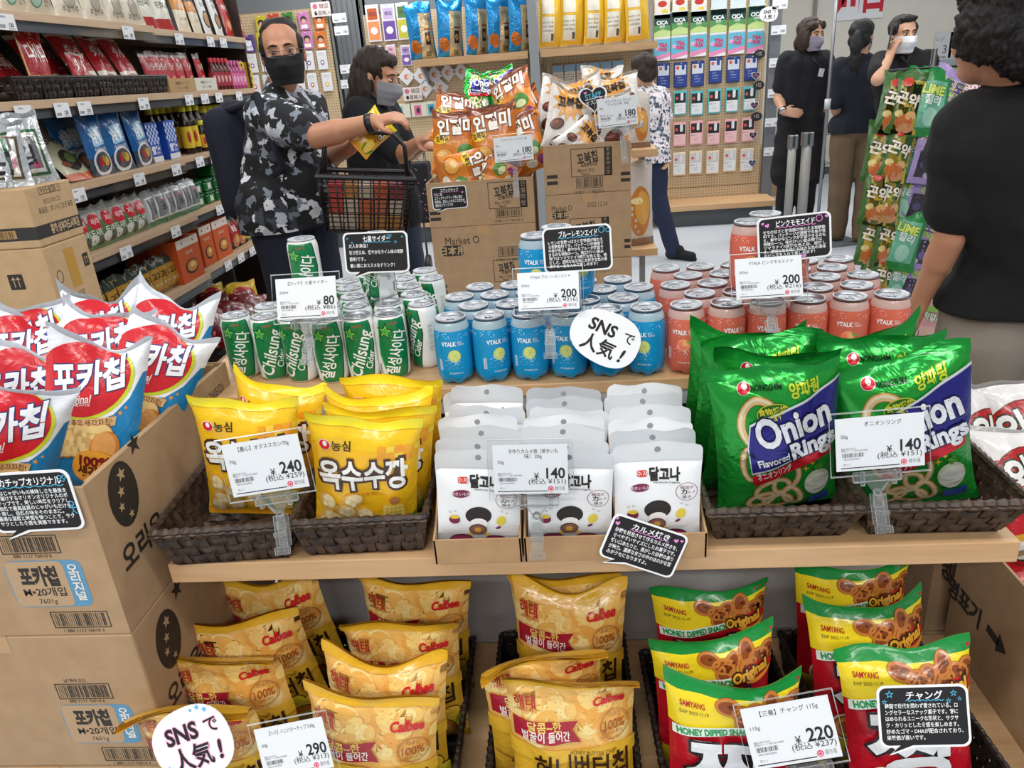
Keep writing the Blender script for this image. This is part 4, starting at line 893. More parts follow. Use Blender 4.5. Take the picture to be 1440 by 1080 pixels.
speech_card('black card with blue lemons in front of the upper blue cans', (812, 350), 1.225, (772, 325), (856, 318), radians(10), .113, .66, 'ブルーレモンエイド', ['レモンの甘酸っぱさと爽快感が味わえ', 'る炭酸飲料です。パッケージが透明で', '中身が見え、鮮やかなブルーが確認で', 'きるのも特徴の一つ。味だけいい飲み', '物ではツマラナイ!!綺麗な色と缶、奇', '抜しさ、透明な缶生地にお好きな色の液', '体やビー玉を入れて楽しめます！'], cy, [('ring', .36, .38, .07), ('ring', .45, .36, .045)], .06, tw=.56)
speech_card('black card with pink peach and hearts beside the upper pink cans', (1117, 334), 1.225, (1075, 312), (1164, 302), radians(10), .116, .62, 'ピンクモモエイド', ['モモの甘さと爽快感が味わえる炭酸飲', '料です。パッケージが透明で中身が見', 'え、鮮やかなピンクが確認できるのも', '特徴の一つ。味だけいい飲み物では', 'ツマラナイ!!綺麗な色と缶、奇抜し', 'さ、透明な缶生地にお好きな色の液体', 'やビー玉を入れて楽しめます！'], pk, [('heart', -.42, .37, .035), ('heart', -.36, .32, .05), ('ring', .34, .37, .075), ('heart', .44, .40, .04), ('heart', .12, -.42, .05)], .06, tw=.52)
def round_sticker(label, px, y, pl, pr, tilt, w, h, rot, stars, pinkedge=False):
    T, _ = card_T(px, y, pl, pr, tilt); t = thing('round_white_card', label, 'product card', T, 'round white handwritten cards'); P = []
    for i in range(40):
        a = 2*pi*i/40; k = (abs(cos(a))**2.4+abs(sin(a))**2.4)**(-1/2.4); P.append((w/2*k*cos(a), h/2*k*sin(a)*(1+.08*cos(a))))
    mb = MB(); mb.prism(P, 0, .0012, M('#eff0f3', 'paper'), Matrix(((1, 0, 0, 0), (0, 0, 1, 0), (0, 1, 0, 0), (0, 0, 0, 1)))); c = Cv(); ik = '#1b1a1d'
    st = dict(stroke='#e6a5c4', sw=.035) if pinkedge else {}
    c.text('SNS', -w*.08, h*.17, h*.25, ik, 2, bold=.03, shear=.1, **st).text('で', w*.31, h*.16, h*.19, ik, 2, bold=.012, **st).text('人気', -w*.05, -h*.19, h*.27, ik, 2, bold=.02, width=w*.5, **st).text('!', w*.31, -h*.19, h*.27, ik, 2, bold=.03, shear=.2, **st)
    for x, z, r in stars: c.star(x*w, z*h, r*h, '#58b6dd', 1)
    mb.cv(c, 'paper', Matrix.Translation((0, -.0001, 0)), .00014); mb.obj('card', t); return t
round_sticker('round white handwritten card leaning on the blue lemonade cans', (851, 475), 1.150, (800, 455), (902, 500), radians(18), .118, .086, 0, [])
round_sticker('round white handwritten card on the folded yellow chip bag at the lower left', (270, 1045), .735, (213, 1063), (327, 1022), radians(20), .128, .1, 0, [(-.38, -.25, .06), (-.30, -.37, .05), (.22, .44, .05), (.13, .43, .035), (.3, .38, .05)], True)
# ================================================================== shelving along the left aisle
XS = -1.75; ZL = [1.757, 1.484, 1.195, .940, .652]; DKB = M('#3b322d', 'plastic'); TAGW = M('#e9ecf0', 'paper')
def YU(u, x, z):
    """depth at which the line x, z of the shop crosses picture column u"""
    n = RT*FPX-(u-720)*FW; return -((x-CAM[0])*n[0]+(z-CAM[2])*n[2])/n[1]
for (y0, y1, xf, lab) in ((2.05, 3.545, XS, 'near bay of the left shelving, wood-edged shelves with sauces, seaweed and seasoning'), (3.56, 4.72, XS-.05, 'far bay of the left shelving, wood-edged shelves with bottles, tubs and boxes')):
    t = thing('shelving_unit', lab, 'shelf', TR((xf, y0, 0)), 'left shelving'); L = y1-y0
    MB().box(-.42, -.40, 0, L, 0, 2.2, DKB).obj('back_panel', t); MB().box(-.40, -.02, 0, L, 0, .22, DKB).obj('base', t)
    for z in ZL: MB().box(-.40, 0, 0, L, z-.028, z, WOODY, .001).obj('shelf_board', t); MB().box(-.012, .003, .004, L-.004, z-.062, z-.029, FILMC).box(-.02, -.012, .004, L-.004, z-.06, z-.028, M('#8d8f93', 'plastic')).obj('price_rail', t)
    MB().box(-.40, -.01, L-.012, L, .22, 2.2, DKB).obj('end_panel', t) if xf < XS else None
    for yy in (0, L-.04): MB().box(-.40, -.36, yy, yy+.04, 0, 2.2, M('#77797c', 'plastic')).obj('upright', t)
tg = None
def tagT(u, k, xf): return TR((xf+.006, YU(u, xf, ZL[k]-.04), ZL[k]-.038), 0, radians(0), pi/2)
def tag_print():
    c = Cv(); c.text('韓国食品', -.012, .015, .005, '#6f7278', 1).text('120', .018, -.008, .013, '#3a3c42', 1, bold=.02).text('(税込¥129)', .018, -.019, .005, '#6f7278', 1).barcode(-.038, -.018, -.01, -.008, '#6f7278', 1, 3); return c
rows = {0: [7, 179, 251, 295, 313, 349], 1: [32, 86, 118, 201, 265, 287, 307, 335], 2: [109, 195, 247, 280, 300], 3: [176, 246, 308], 4: [320, 338, 354]}
rn = ['top shelf', 'second shelf from the top', 'third shelf from the top', 'fourth shelf from the top', 'lowest shelf']
for k, us in rows.items():
    for i, u in enumerate(us):
        T = tagT(u, k, XS if u < (217 if k < 1 else 240 if k < 2 else 262 if k < 3 else 280) else XS-.05); l = 'white price tag on the left shelving, %s, %s from the front' % (rn[k], NTH[i])
        if tg is None:
            tg = MB().box(-.043, .043, 0, .001, -.024, .024, TAGW).cv(tag_print(), 'paper', Matrix.Translation((0, -.0002, 0))).obj('shelf_price_tag', None, T); tag(tg, l, 'price tag', 'price tags on the left shelving')
        else: o = tg.copy(); COL.objects.link(o); o.matrix_basis = T; o['label'] = l
def shelf_bags(kind, name, lab, cat, k, us, group, back=.04, lean_=.16, xf=XS, z=0, yaw=0, var=None, s=1):
    for i, u in enumerate(us):
        zz = ZL[k]+z+.002; y = YU(u, xf-back, zz+.08); up = Vector((-sin(lean_), rr.uniform(-.03, .03), cos(lean_)))
        kind.put(name, lab % NTH[i] if '%s' in lab else lab, cat, frame((xf-back, y, zz), up, pi/2+yaw+rr.uniform(-.08, .08), s), group, var)
def simple_pouch(W, H, T, base, shapes, seed, fin='film', back=None, var=2, **kw):
    c = Cv(); shapes(c, W, H); return Bags('pouch_film', W, H, T, c, base, back, fin, var, seed, nu=10, nv=14, **kw)
def f1(c, W, H): c.rect(-W, 0, W, H*.2, '#c9bfa9', 1).ell(-.02, H*.22, .036, .036, '#5f8d7c', 2).ell(-.02, H*.22, .030, .030, '#9dbcae', 3).text('韓国', -.02, H*.22, .018, '#f0efe6', 4).text('만두', .05, H*.16, .025, '#5a5148', 2)
def f2(c, W, H): c.rect(-W, 0, W, H*.35, '#d8cfbd', 1).ring(0, H*.27, .036, .036, .005, '#8b8174', 2).ell(0, H*.27, .028, .028, '#a99f90', 2).text('부침가루', .0, H*.12, .02, '#4d463e', 2).poly([(.03, H), (W, H), (W, H*.5), (.05, H*.6)], '#2f2c2e', 2)
def f3(c, W, H): c.rect(-W, 0, W, H*.18, '#b9242c', 1).rect(-W, H*.18, W, H*.62, '#e9e6d8', 1).rect(-W, H*.62, W, H, '#37412f', 1).ell(0, H*.8, .05, .035, '#b0522c', 2).text('된장찌개', 0, H*.42, .024, '#3f4a2c', 2, bold=.02)
def f4(c, W, H): c.rect(-W, H*.42, W, H*.62, '#dd8f3d', 1).rect(-W, H*.62, W, H, '#4b2a1c', 1).ell(0, H*.8, .04, .03, '#c9793a', 2).text('설렁탕', 0, H*.5, .018, '#f4eee2', 2).text('국물요리', 0, H*.25, .014, '#8d7d5f', 2)
def f5(c, W, H): c.ell(0, H*.3, .042, .042, '#4b4038', 1).ell(0, H*.3, .034, .034, '#b98a58', 2).text('Dining', 0, H*.72, .02, '#2d3440', 1).text('쌀국수', 0, H*.58, .02, '#2d3440', 1)
def f6(c, W, H): c.ell(0, H*.25, .042, .034, '#d96b3a', 1).ell(0, H*.25, .030, .022, '#efb08a', 2).text('매운맛', 0, H*.6, .024, '#f6e9e4', 1, bold=.03)
A1 = simple_pouch(.17, .25, .04, '#e3dccc', f1, 101); A2 = simple_pouch(.165, .25, .04, '#e6dfd0', f2, 102); A3 = simple_pouch(.17, .24, .04, '#37412f', f3, 103)
A4 = simple_pouch(.13, .24, .03, '#e6dcc0', f4, 104); A5 = simple_pouch(.12, .25, .03, '#e6e7e6', f5, 105); A6 = simple_pouch(.12, .25, .03, '#b71c24', f6, 106)
g = 'pouches on the top shelf of the left shelving'
shelf_bags(A1, 'food_pouch', 'cream pouch with a green disc on the top left shelf, %s from the front', 'food pouch', 0, [12, 48], g)
shelf_bags(A2, 'food_pouch', 'cream pouch with a grey ring on the top left shelf, %s from the front', 'food pouch', 0, [92, 130, 160, 184], g)
shelf_bags(A3, 'food_pouch', 'dark green and red pouch on the top left shelf, %s from the front', 'food pouch', 0, [203, 228], g, xf=XS-.03)
shelf_bags(A4, 'food_pouch', 'orange banded pouch on the top left shelf, %s from the front', 'food pouch', 0, [256, 275], g, xf=XS-.05)
shelf_bags(A5, 'food_pouch', 'white noodle pouch on the top left shelf, %s from the front', 'food pouch', 0, [290, 306], g, xf=XS-.05)
shelf_bags(A6, 'food_pouch', 'red pouch at the far end of the top left shelf, %s from the front', 'food pouch', 0, [321, 337], g, xf=XS-.05)
# second shelf: black baskets of red seasoning pouches
for i in range(6):
    u0, u1 = [(-14, 24), (18, 60), (58, 103), (101, 140), (138, 180), (176, 208), (206, 236)][i+1]; z = ZL[1]+.001; ya, yb = YU(u0, XS-.02, z+.03), YU(u1, XS-.02, z+.03)
    t = thing('wicker_basket', 'small black basket of red pouches on the left shelving, %s from the front' % NTH[i], 'basket', TR((XS-.135, (ya+yb)/2, z), 0, 0, pi/2), 'small black baskets on the left shelving'); basket_parts(yb-ya-.008, .24, yb-ya-.03, .225, .07, WEAVEB, t, 3, .028)
def g1(c, W, H): c.rect(-W, H*.32, W, H, '#a8161e', 1).text('다시다', 0, H*.66, .05, '#f2ece6', 3, bold=.03, width=W*.7).ell(.01, H*.2, .05, .03, '#b8564c', 2).ell(.0, H*.2, .035, .018, '#d88a80', 3).line([(-W/2+.004, 0), (-W/2+.004, H)], .005, '#d9b676', 4).line([(W/2-.004, 0), (W/2-.004, H)], .005, '#d9b676', 4)
def g2(c, W, H): c.rect(-W, H*.34, W, H*.93, '#b3141d', 1).text('ダシダ', 0, H*.68, .04, '#f6f1ec', 3, bold=.02, width=W*.6).text('쇠고기', .03, H*.45, .012, '#f6f1ec', 3).ell(0, H*.17, .05, .032, '#c3635c', 2).line([(-.03, H*.12), (-.01, H*.25)], .012, '#e09a92', 3).line([(0, H*.12), (.02, H*.25)], .012, '#e09a92', 3)
B1 = simple_pouch(.15, .21, .035, '#cfae6c', g1, 111, wr=1.4); B2 = simple_pouch(.17, .24, .03, '#e6ddcf', g2, 112, wr=1.2); B3 = simple_pouch(.12, .15, .025, '#e6ddcf', g2, 113)
g = 'red seasoning pouches in the black baskets'
shelf_bags(B1, 'seasoning_pouch', 'gold edged red seasoning pouch in the black baskets, %s from the front', 'seasoning pouch', 1, [2, 22, 36], g, .09, .7, z=.01)
shelf_bags(B1, 'seasoning_pouch', 'gold edged red seasoning pouch standing upright in a black basket', 'seasoning pouch', 1, [57], g, .05, .1, z=.01)
shelf_bags(B2, 'seasoning_pouch', 'red seasoning pouch lying back behind the others, %s from the front', 'seasoning pouch', 1, [80, 96], g, .13, .5, z=.01)
shelf_bags(B2, 'seasoning_pouch', 'tall red seasoning pouch with meat picture in a basket, %s from the front', 'seasoning pouch', 1, [128, 160, 190], g, .075, .42, z=.015)
shelf_bags(B3, 'seasoning_pouch', 'short red seasoning pouch in front of a tall one', 'seasoning pouch', 1, [116], g, .045, .15, z=.01)
def g3(c, W, H): c.rect(-W, H*.1, W, H*.85, '#b51a24', 1).text('ダシダ', 0, H*.6, .03, '#f6f1ec', 3, bold=.02, width=W*.6).ell(0, H*.25, .03, .02, '#d98a84', 2)
B4 = simple_pouch(.10, .17, .02, '#d9cfd0', g3, 114)
xf = XS-.05
shelf_bags(B4, 'seasoning_stick_pack', 'thin red seasoning pack in a row on the far bay, %s from the front', 'seasoning pack', 1, [212, 219, 226, 233, 243, 254, 268, 284], 'thin red seasoning packs', .05, .12, xf=xf, z=.012)
def box_item(name, lab, cat, x0, x1, y0, y1, z0, z1, mat, prints=None, group=None, fin='paper', bev=.001):
    """carton seen from the aisle (+x side); prints is drawn on that side"""
    t = thing(name, lab, cat, TR((x1, (y0+y1)/2, z0)), group); mb = MB(); w = y1-y0; mb.box(x0-x1, 0, -w/2, w/2, 0, z1-z0, mat, bev)
    if prints: c = Cv(); prints(c, w, z1-z0); mb.cv(c, fin, Matrix(((0, -1, 0, .0003), (1, 0, 0, 0), (0, 0, 1, 0), (0, 0, 0, 1))), .0003)
    mb.obj('box', t); return t
for lab, a, b, col in (('beige display carton under red seasoning packs', 238, 274, '#b79468'), ('white display carton under red seasoning packs', 275, 305, '#d3d2c4')):
    ya, yb = YU(a, xf-.02, ZL[1]), YU(b, xf-.02, ZL[1]); box_item('display_carton', lab, 'carton', xf-.20, xf-.012, ya, yb, ZL[1]+.001, ZL[1]+.062, M(col, 'card'), lambda c, w, h: c.text('韓国 スープ', 0, h*.65, .012, '#5a4a36', 1, width=w*.5).text('だしの素', 0, h*.3, .01, '#5a4a36', 1, width=w*.4), 'display cartons')
bott = {}
def bottle(key, lab, x, y, z, r, h, body, label, cap, group, neck=.45, capr=.5, name='sauce_bottle', s=1, lw=None):
    T = TR((x, y, z+.001))
    if key in bott: return dup(bott[key], T, lab)
    t = thing(name, lab, 'bottle', T, group)
    MB().lathe([(r*.94, 0), (r, .006), (r, h*.62), (r*.85, h*.70), (r*neck, h*.80), (r*neck, h*.86)], M(body, 'gloss'), 18).obj('glass', t)
    MB().lathe([(r*1.015, h*.12), (r*1.015, h*.55)], M(label, 'paper'), 18, cap=False).ball((r*.62, -r*.62, h*.34), (r*.34, r*.34, h*.13), M(lw or '#b5332a', 'paper'), 10, 6).obj('label', t)
    MB().lathe([(r*capr, h*.845), (r*capr*1.03, h*.86), (r*capr*1.03, h*.985), (r*capr*.9, h)], M(cap, 'plastic'), 16).obj('cap', t)
    bott[key] = t; return t
for i in range(5): bottle('red', 'small dark red bottle on the second left shelf, %s from the front' % NTH[i], xf-.03, YU(300+5.2*i, xf-.03, ZL[1]+.06), ZL[1], .022, .16, '#5a1016', '#a32a3c', '#c9303e', 'small dark red bottles', lw='#e9c9c4')
for i in range(5): bottle('pink', 'small pink bottle on the second left shelf, %s from the front' % NTH[i], xf-.03, YU(323+4.6*i, xf-.03, ZL[1]+.06), ZL[1], .02, .15, '#b2437c', '#d970a4', '#d76aa2', 'small pink bottles', lw='#f3d6e4')
for i in range(2):
    for j in range(4):
        y = YU(341+10*i, xf-.03, ZL[1]+.05); box_item('tea_box', 'small yellow box in %s stack from the front, %s from the bottom' % (NTH[i], NTH[j]), 'box', xf-.12, xf-.02, y-.036, y+.036, ZL[1]+.001+.036*j, ZL[1]+.036+.036*j, M('#d8be2e', 'paper'), lambda c, w, h: c.ell(0, h*.5, .014, .010, '#7a2a3a', 1).text('차', -.024, h*.5, .014, '#5a3a14', 1), 'small yellow boxes')
# third shelf
def s1(c, W, H): c.rect(-W, H*.92, W, H, '#c25a22', 1).rect(-W, 0, W, H*.1, '#c25a22', 1).text('김자반', .02, H*.62, .03, '#2f3326', 2, bold=.02).text('전통김', .02, H*.74, .016, '#4a5040', 2).ell(.02, H*.3, .06, .045, '#2d2a26', 2, rot=.4).ell(.03, H*.33, .03, .022, '#56683c', 3, rot=.4).ell(-.03, H*.24, .03, .014, '#7a4022', 3)
C1 = simple_pouch(.20, .30, .02, '#b7b69c', s1, 121)
g = 'seaweed bags leaning on the third left shelf'
shelf_bags(C1, 'seaweed_bag', 'sage seaweed bag with orange ends leaning on the left shelving, %s from the front', 'seaweed bag', 2, [20, 62, 112], g, .05, .72)
def s2(c, W, H): c.rect(-W, 0, W, H*.28, '#3c4656', 1).ell(.0, H*.2, .062, .05, '#d9dde2', 2).ell(0, H*.21, .052, .038, '#454a52', 3).ell(-.018, H*.22, .018, .02, '#a8282e', 4).ell(.022, H*.22, .018, .018, '#e2a53a', 4).ell(0, H*.26, .02, .012, '#6b8c3a', 4).poly([(-.03, H*.45), (.04, H*.5), (.03, H*.8), (-.04, H*.75)], '#8fc3e6', 2).text('冷麺', .0, H*.62, .045, '#eef4f8', 4, bold=.03, rot=pi/12, xs=.8).text('수박냉면', 0, H*.41, .014, '#e9e9e6', 3, width=.085)
C2 = simple_pouch(.16, .23, .035, '#1d5f9c', s2, 122)
shelf_bags(C2, 'noodle_pouch', 'blue noodle pouch further back on the third left shelf, %s from the front', 'noodle pouch', 2, [100, 113], 'blue noodle pouches', .17, .1)
shelf_bags(C2, 'noodle_pouch', 'blue noodle pouch along the edge of the third left shelf, %s from the front', 'noodle pouch', 2, [140, 169, 200], 'blue noodle pouches', .05, .1)
for u, v_ in ((213, 0), (238, 1)):
    y = YU(u, xf-.03, ZL[2]+.1)
    def ch(c, w, h):
        for i in range(7):
            for j in range(6):
                if (i+j) % 2: c.rect(-w/2+w*i/7, h*.45+h*.5*j/6, -w/2+w*(i+1)/7, h*.45+h*.5*(j+1)/6, '#b9cbea', 1)
        c.rect(-w/2, 0, w/2, h*.14, '#d9dde4', 1).text('雪糖', 0, h*.3, .03, '#e9eef6', 2, bold=.02)
    box_item('sugar_carton', 'blue checked carton on the third left shelf, %s from the front' % NTH[v_], 'carton', xf-.12, xf-.02, y-.05, y+.05, ZL[2]+.001, ZL[2]+.17, M('#2352b4', 'film'), ch, 'blue checked cartons')
g = 'dark bottles with yellow caps on the third left shelf'
for i in range(8):
    u = 213+9.2*i; b = .14 if u < 250 else .05; bottle('oil', 'tall dark bottle with yellow cap on the third left shelf, %s from the front' % NTH[i], xf-b, YU(u, xf-b, ZL[2]+.15), ZL[2], .027, .235, '#241408', '#d9bb2c', '#d9cf2a', g, .55, .62)
for i in range(4): bottle('oils', 'short dark bottle with yellow cap in the front row, %s from the front' % NTH[i], xf-.03, YU(284+6.4*i, xf-.03, ZL[2]+.09), ZL[2], .02, .15, '#241408', '#d8a83a', '#d3d43a', 'short dark bottles with yellow caps', .6, .72)
for i in range(6): bottle('jar', 'dark red jar with wide yellow cap on the third left shelf, %s from the front' % NTH[i], xf-.11, YU(286+8.5*i, xf-.11, ZL[2]+.13), ZL[2], .032, .215, '#3a1412', '#4a1a18', '#dccf2c', 'dark jars with wide yellow caps', .8, .9, 'sauce_jar')
# fourth shelf
def s3(c, W, H): c.rect(-W, 0, W, H*.62, '#5d7a4d', 1).ell(.0, H*.62, .036, .032, '#c5283a', 2).text('재래', 0, H*.62, .02, '#f4ecec', 3).text('도시락김', 0, H*.36, .022, '#eef0e6', 3, width=.075, bold=.02).ell(.02, H*.18, .03, .02, '#243322', 2).ell(-.028, H*.2, .022, .018, '#d9dccf', 2)
def s4(c, W, H): c.rect(-.042, H*.12, .042, H*.82, '#eff0ee', 1).rect(-.036, H*.2, .036, H*.78, '#7d8286', 2).rect(-W, 0, W, H*.14, '#2f7d4a', 2).text('김', 0, H*.5, .035, '#30343a', 3, bold=.02).ell(.018, H*.66, .010, .007, '#c94a6a', 3)
C3 = simple_pouch(.11, .16, .05, '#b9bdb6', s3, 131, wr=1.3); C4 = simple_pouch(.105, .15, .05, '#c4c8cc', s4, 132, wr=1.3)
shelf_bags(C3, 'seaweed_pack', 'green seaweed pack with red disc on the fourth left shelf, %s from the front', 'seaweed pack', 3, [113, 131, 150, 165, 181, 195], 'green seaweed packs', .05, .12)
shelf_bags(C4, 'seaweed_pack', 'silver seaweed pack on the fourth left shelf, %s from the front', 'seaweed pack', 3, [211, 224, 237, 249, 260, 270], 'silver seaweed packs', .06, .08)
tubp = None
def tub(lab, x, y, z):
    global tubp
    T = TR((x, y, z))
    if tubp: return dup(tubp, T, lab)
    t = thing('sauce_tub', lab, 'tub', T, 'green sauce tubs on the fourth left shelf'); mb = MB(); g_ = M('#1b6b33', 'gloss')
    mb.box(-.05, .05, -.045, .045, 0, .05, g_, .01).box(.0502, .0508, -.018, .018, .012, .04, M('#c9d8c0', 'paper')).obj('tub', t); MB().box(-.054, .054, -.049, .049, .05, .062, M('#16602b', 'gloss'), .006).obj('lid', t); tubp = t; return t
for i, u in enumerate((281, 296)):
    for j in range(2): tub('green tub in the %s stack on the left shelving, %s from the bottom' % (NTH[i], NTH[j]), xf-.07, YU(u, xf-.02, ZL[3]+.06), ZL[3]+.001+.0625*j)
for i, u in enumerate((309, 323, 336)):
    for j in range(3 if i == 2 else 4): tub('green tub in the %s stack on the left shelving, %s from the bottom' % (NTH[i+2], NTH[j]), xf-.07, YU(u, xf-.02, ZL[3]+.06), ZL[3]+.001+.0625*j)
# lowest shelf
def s5(c, W, H): c.rect(-W, H*.72, W, H, '#39463a', 1).rect(-W, 0, W, H*.12, '#7a5a20', 1).text('과자', 0, H*.5, .03, '#4a3218', 2, bold=.02).text('おつまみ', 0, H*.28, .013, '#f0e6cc', 2)
C5 = simple_pouch(.085, .16, .03, '#b58a34', s5, 141, wr=1.3)
shelf_bags(C5, 'snack_stick_pack', 'brown and yellow stick pack on the lowest left shelf, %s from the front', 'snack pack', 4, [146, 164, 180, 195, 208, 221, 233, 244], 'brown and yellow stick packs', .05, .15)
def ob(c, w, h): c.rect(-w/2, h*.8, w/2, h, '#d9cfc2', 1).ell(-w*.25, h*.9, .006, .006, '#5a4a40', 2).ell(w*.25, h*.9, .006, .006, '#5a4a40', 2).text('호두과자', 0, h*.66, .014, '#f3e3d2', 2).ell(0, h*.32, w*.3, h*.17, '#4a2414', 2).ell(.004, h*.33, w*.24, h*.13, '#c98a3c', 3).ell(.008, h*.36, w*.12, h*.06, '#e9c07a', 4)
for i, (a, b) in enumerate(((254, 284), (285, 302), (303, 324))):
    x_ = XS if i < 1 else xf; ya, yb = YU(a, x_-.02, ZL[4]+.08), YU(b, x_-.02, ZL[4]+.08); box_item('walnut_cake_box', 'orange box with a walnut picture on the lowest left shelf, %s from the front' % NTH[i], 'box', x_-.16, x_-.02, ya+.003, yb-.003, ZL[4]+.001, ZL[4]+.20, M('#c4541c', 'paper'), ob, 'orange walnut boxes')
for i in range(3): y = YU(238-9*i, XS-.2, ZL[4]+.12); box_item('walnut_cake_box', 'orange box further back on the lowest left shelf, %s from the rear' % NTH[i], 'box', XS-.33, XS-.19, y-.05, y+.05, ZL[4]+.001, ZL[4]+.2, M('#b14c1c', 'paper'), None, 'orange walnut boxes')
def s6(c, W, H): c.rect(-W, H*.2, W, H*.75, '#a31b22', 1).text('볶음', 0, H*.55, .03, '#f0e4da', 2, bold=.03).ell(0, H*.2, .05, .035, '#c0703a', 2).ell(.01, H*.22, .03, .02, '#dba35a', 3)
def s7(c, W, H): c.ell(0, H*.62, .07, .05, '#b5222c', 1).text('너구리', 0, H*.63, .035, '#f3ece4', 2, bold=.03, width=.09).rect(-.06, H*.12, .06, H*.38, '#8a8378', 1).rect(-W, 0, W, H*.06, '#2f6d3a', 1).ell(.04, H*.3, .014, .012, '#b5222c', 2)
C6 = simple_pouch(.13, .19, .04, '#232020', s6, 142); C7 = simple_pouch(.17, .2, .05, '#d8b528', s7, 143, wr=1.5)
shelf_bags(C6, 'stir_fry_pouch', 'black and red pouch on the lowest left shelf, %s from the front', 'food pouch', 4, [330, 339], 'black and red pouches', .05, .2, xf=xf)
shelf_bags(C7, 'noodle_bag', 'yellow noodle bag on the lowest left shelf, %s from the front', 'noodle bag', 4, [350, 360], 'yellow noodle bags', .06, .3, xf=xf)
for i, (px, y) in enumerate((((352, 425), 3.35), ((383, 400), 3.5), ((345, 400), 3.8))):
    P = PZ(px[0], px[1]+22, .323); C7.put('noodle_bag', 'yellow noodle bag on a low stand beside the aisle, %s of three' % ['nearest', 'middle', 'farthest'][i], 'noodle bag', frame((min(P[0], -1.30), min(P[1], 3.85), .323), (-.25, .30, .9), .7+.2*i), 'yellow noodle bags')
def s8(c, W, H):
    r = random.Random(5)
    for i in range(16): c.ell(r.uniform(-W/2, W/2), r.uniform(0, H), .012, .006, '#c98a90', 1, 8, r.uniform(0, 3))
C8 = simple_pouch(.2, .24, .07, '#6d1820', s8, 151, wr=2)
for i, (px, y) in enumerate((((322, 460), 2.75), ((350, 445), 2.9), ((318, 430), 3.1), ((355, 470), 2.6), ((300, 470), 2.55))):
    P = PZ(px[0], px[1]+18, .322); P = (min(P[0], -1.28), min(P[1], 3.7), .422); C8.put('red_pepper_bag', 'shiny dark red bag in the low pile beside the aisle, %s in the pile' % NTH[i], 'food bag', frame((P[0], P[1], P[2]-.1), (-.2, .75, .6), .5+.15*i), 'dark red bags in a low pile')
t = thing('low_stand', 'low dark stand under the yellow noodle bags beside the aisle', 'stand', TR((-1.62, 2.45, 0)))
MB().box(0, .36, 0, 1.45, .0, .30, DKB, .004).obj('plinth', t); MB().box(-.005, .365, -.005, 1.455, .3, .32, WOODY, .002).obj('top_board', t)
t = thing('cardboard_carton', 'brown carton with printed leaves on the floor behind the yellow noodle bags', 'carton', TR((-1.50, 4.05, 0.0005), 0, 0, .3)); c = Cv(); c.text('Homemade', .2, .2, .03, INK, 1).text('organic', .2, .16, .025, INK, 1); carton_shell(t, .42, .3, .26, CARTON, CARTONIN, False, marks=[('y', c)])
# cartons standing at the left picture edge
def seabox(z0, z1, lab, cv, mat):
    t = thing('cardboard_carton', lab, 'carton', TR((-1.80, 1.79, z0+.0005)), 'cartons at the left picture edge'); carton_shell(t, .50, .185, z1-z0-.001, mat, CARTONIN, False, marks=cv); return t
f = Face('y', 1.79, (-1.80, 1.79, 1.133)); fx = Face('x', -1.30, (-1.30, 1.79, 1.133))
c = Cv(); c.rect(0, .02, .5, .052, '#2c2a2b', 1).barcode(.385, .027, .44, .045, '#b8915f', 2, 7); c.rect(.38, .026, .445, .046, '#b08a5c', 2)
d = Cv(); d.rect(0, .02, .185, .052, '#2c2a2b', 1).text('홍혜 삼부자도시락김', .115, .036, .02, '#c9ac84', 2, bold=.03, width=.12).text('商品名：ホンヘ三父子海苔', .10, .085, .013, '#4c4038', 1, width=.14).text('2023.03.23', .09, .105, .012, '#7a6850', 1, width=.07)
for i in range(4): d.frame(.05+.022*i, .122, .07+.022*i, .14, .0012, INK, 1).text('↑☂♻▯'[i], .06+.022*i, .131, .012, INK, 1)
seabox(1.133, 1.278, 'brown carton with a black stripe at the left picture edge, under clear seaweed packs', [('y', c), ('+x', d)], CARTON2)
c = Cv(); c.rect(.385, .18, .425, .22, INK, 1, .003).text('⇈', .405, .2, .03, '#c4a67e', 2).text('김', .16, .10, .09, INK, 1, bold=.02).text('햄', .16, .0, .08, INK, 1)
d = Cv(); d.rect(.075, .16, .115, .262, '#b98c3a', 1).text('팔도강산 김', .095, .075, .036, INK, 1, bold=.03, width=.15, rot=.1).rect(.145, .2, .17, .235, INK, 1, .003).text('⇈', .1575, .217, .022, '#c4a67e', 2).ring(.035, .2, .013, .017, .002, INK, 1).text('시장', .1, .14, .014, INK, 1).text('Jopomi', .1, .115, .014, INK, 1)
seabox(.85, 1.133, 'pale carton with brush lettering under the black striped carton', [('y', c), ('+x', d)], CARTON2)
for i, (a, b) in enumerate(((.0, .283), (.283, .566), (.566, .85))): seabox(a, b, ['pale carton at the floor in the left edge stack', 'pale carton second from the floor in the left edge stack', 'pale carton third from the floor in the left edge stack'][i], [], CARTON2)
def s9(c, W, H): c.rect(-.045, .02, .045, H*.74, '#e8eae6', 1).frame(-.047, .018, .047, H*.76, .007, '#3d6a48', 2).rect(-.034, .035, .034, H*.66, '#85868a', 2).text('김', 0, H*.4, .04, '#26282c', 3, bold=.03).ell(.02, H*.25, .010, .008, '#c25a7a', 3)
def s10(c, W, H): c.rect(-.045, .02, .045, H*.74, '#e9e6df', 1).frame(-.047, .018, .047, H*.76, .006, '#6a5a44', 2).text('김', -.005, H*.4, .06, '#26282c', 3, bold=.03).ell(.025, H*.35, .014, .014, '#d99aae', 3)
C9 = simple_pouch(.125, .17, .03, '#cfd4d8', s9, 161, fin='foil', wr=1.8); C10 = simple_pouch(.125, .16, .03, '#cfd4d8', s10, 162, fin='foil', wr=1.8)
C10.put('seaweed_packet', 'silver edged seaweed packet standing on the striped carton at the picture edge', 'seaweed packet', frame((-1.46, 1.86, 1.279), (-.1, .2, 1), .35), 'silver edged seaweed packets')
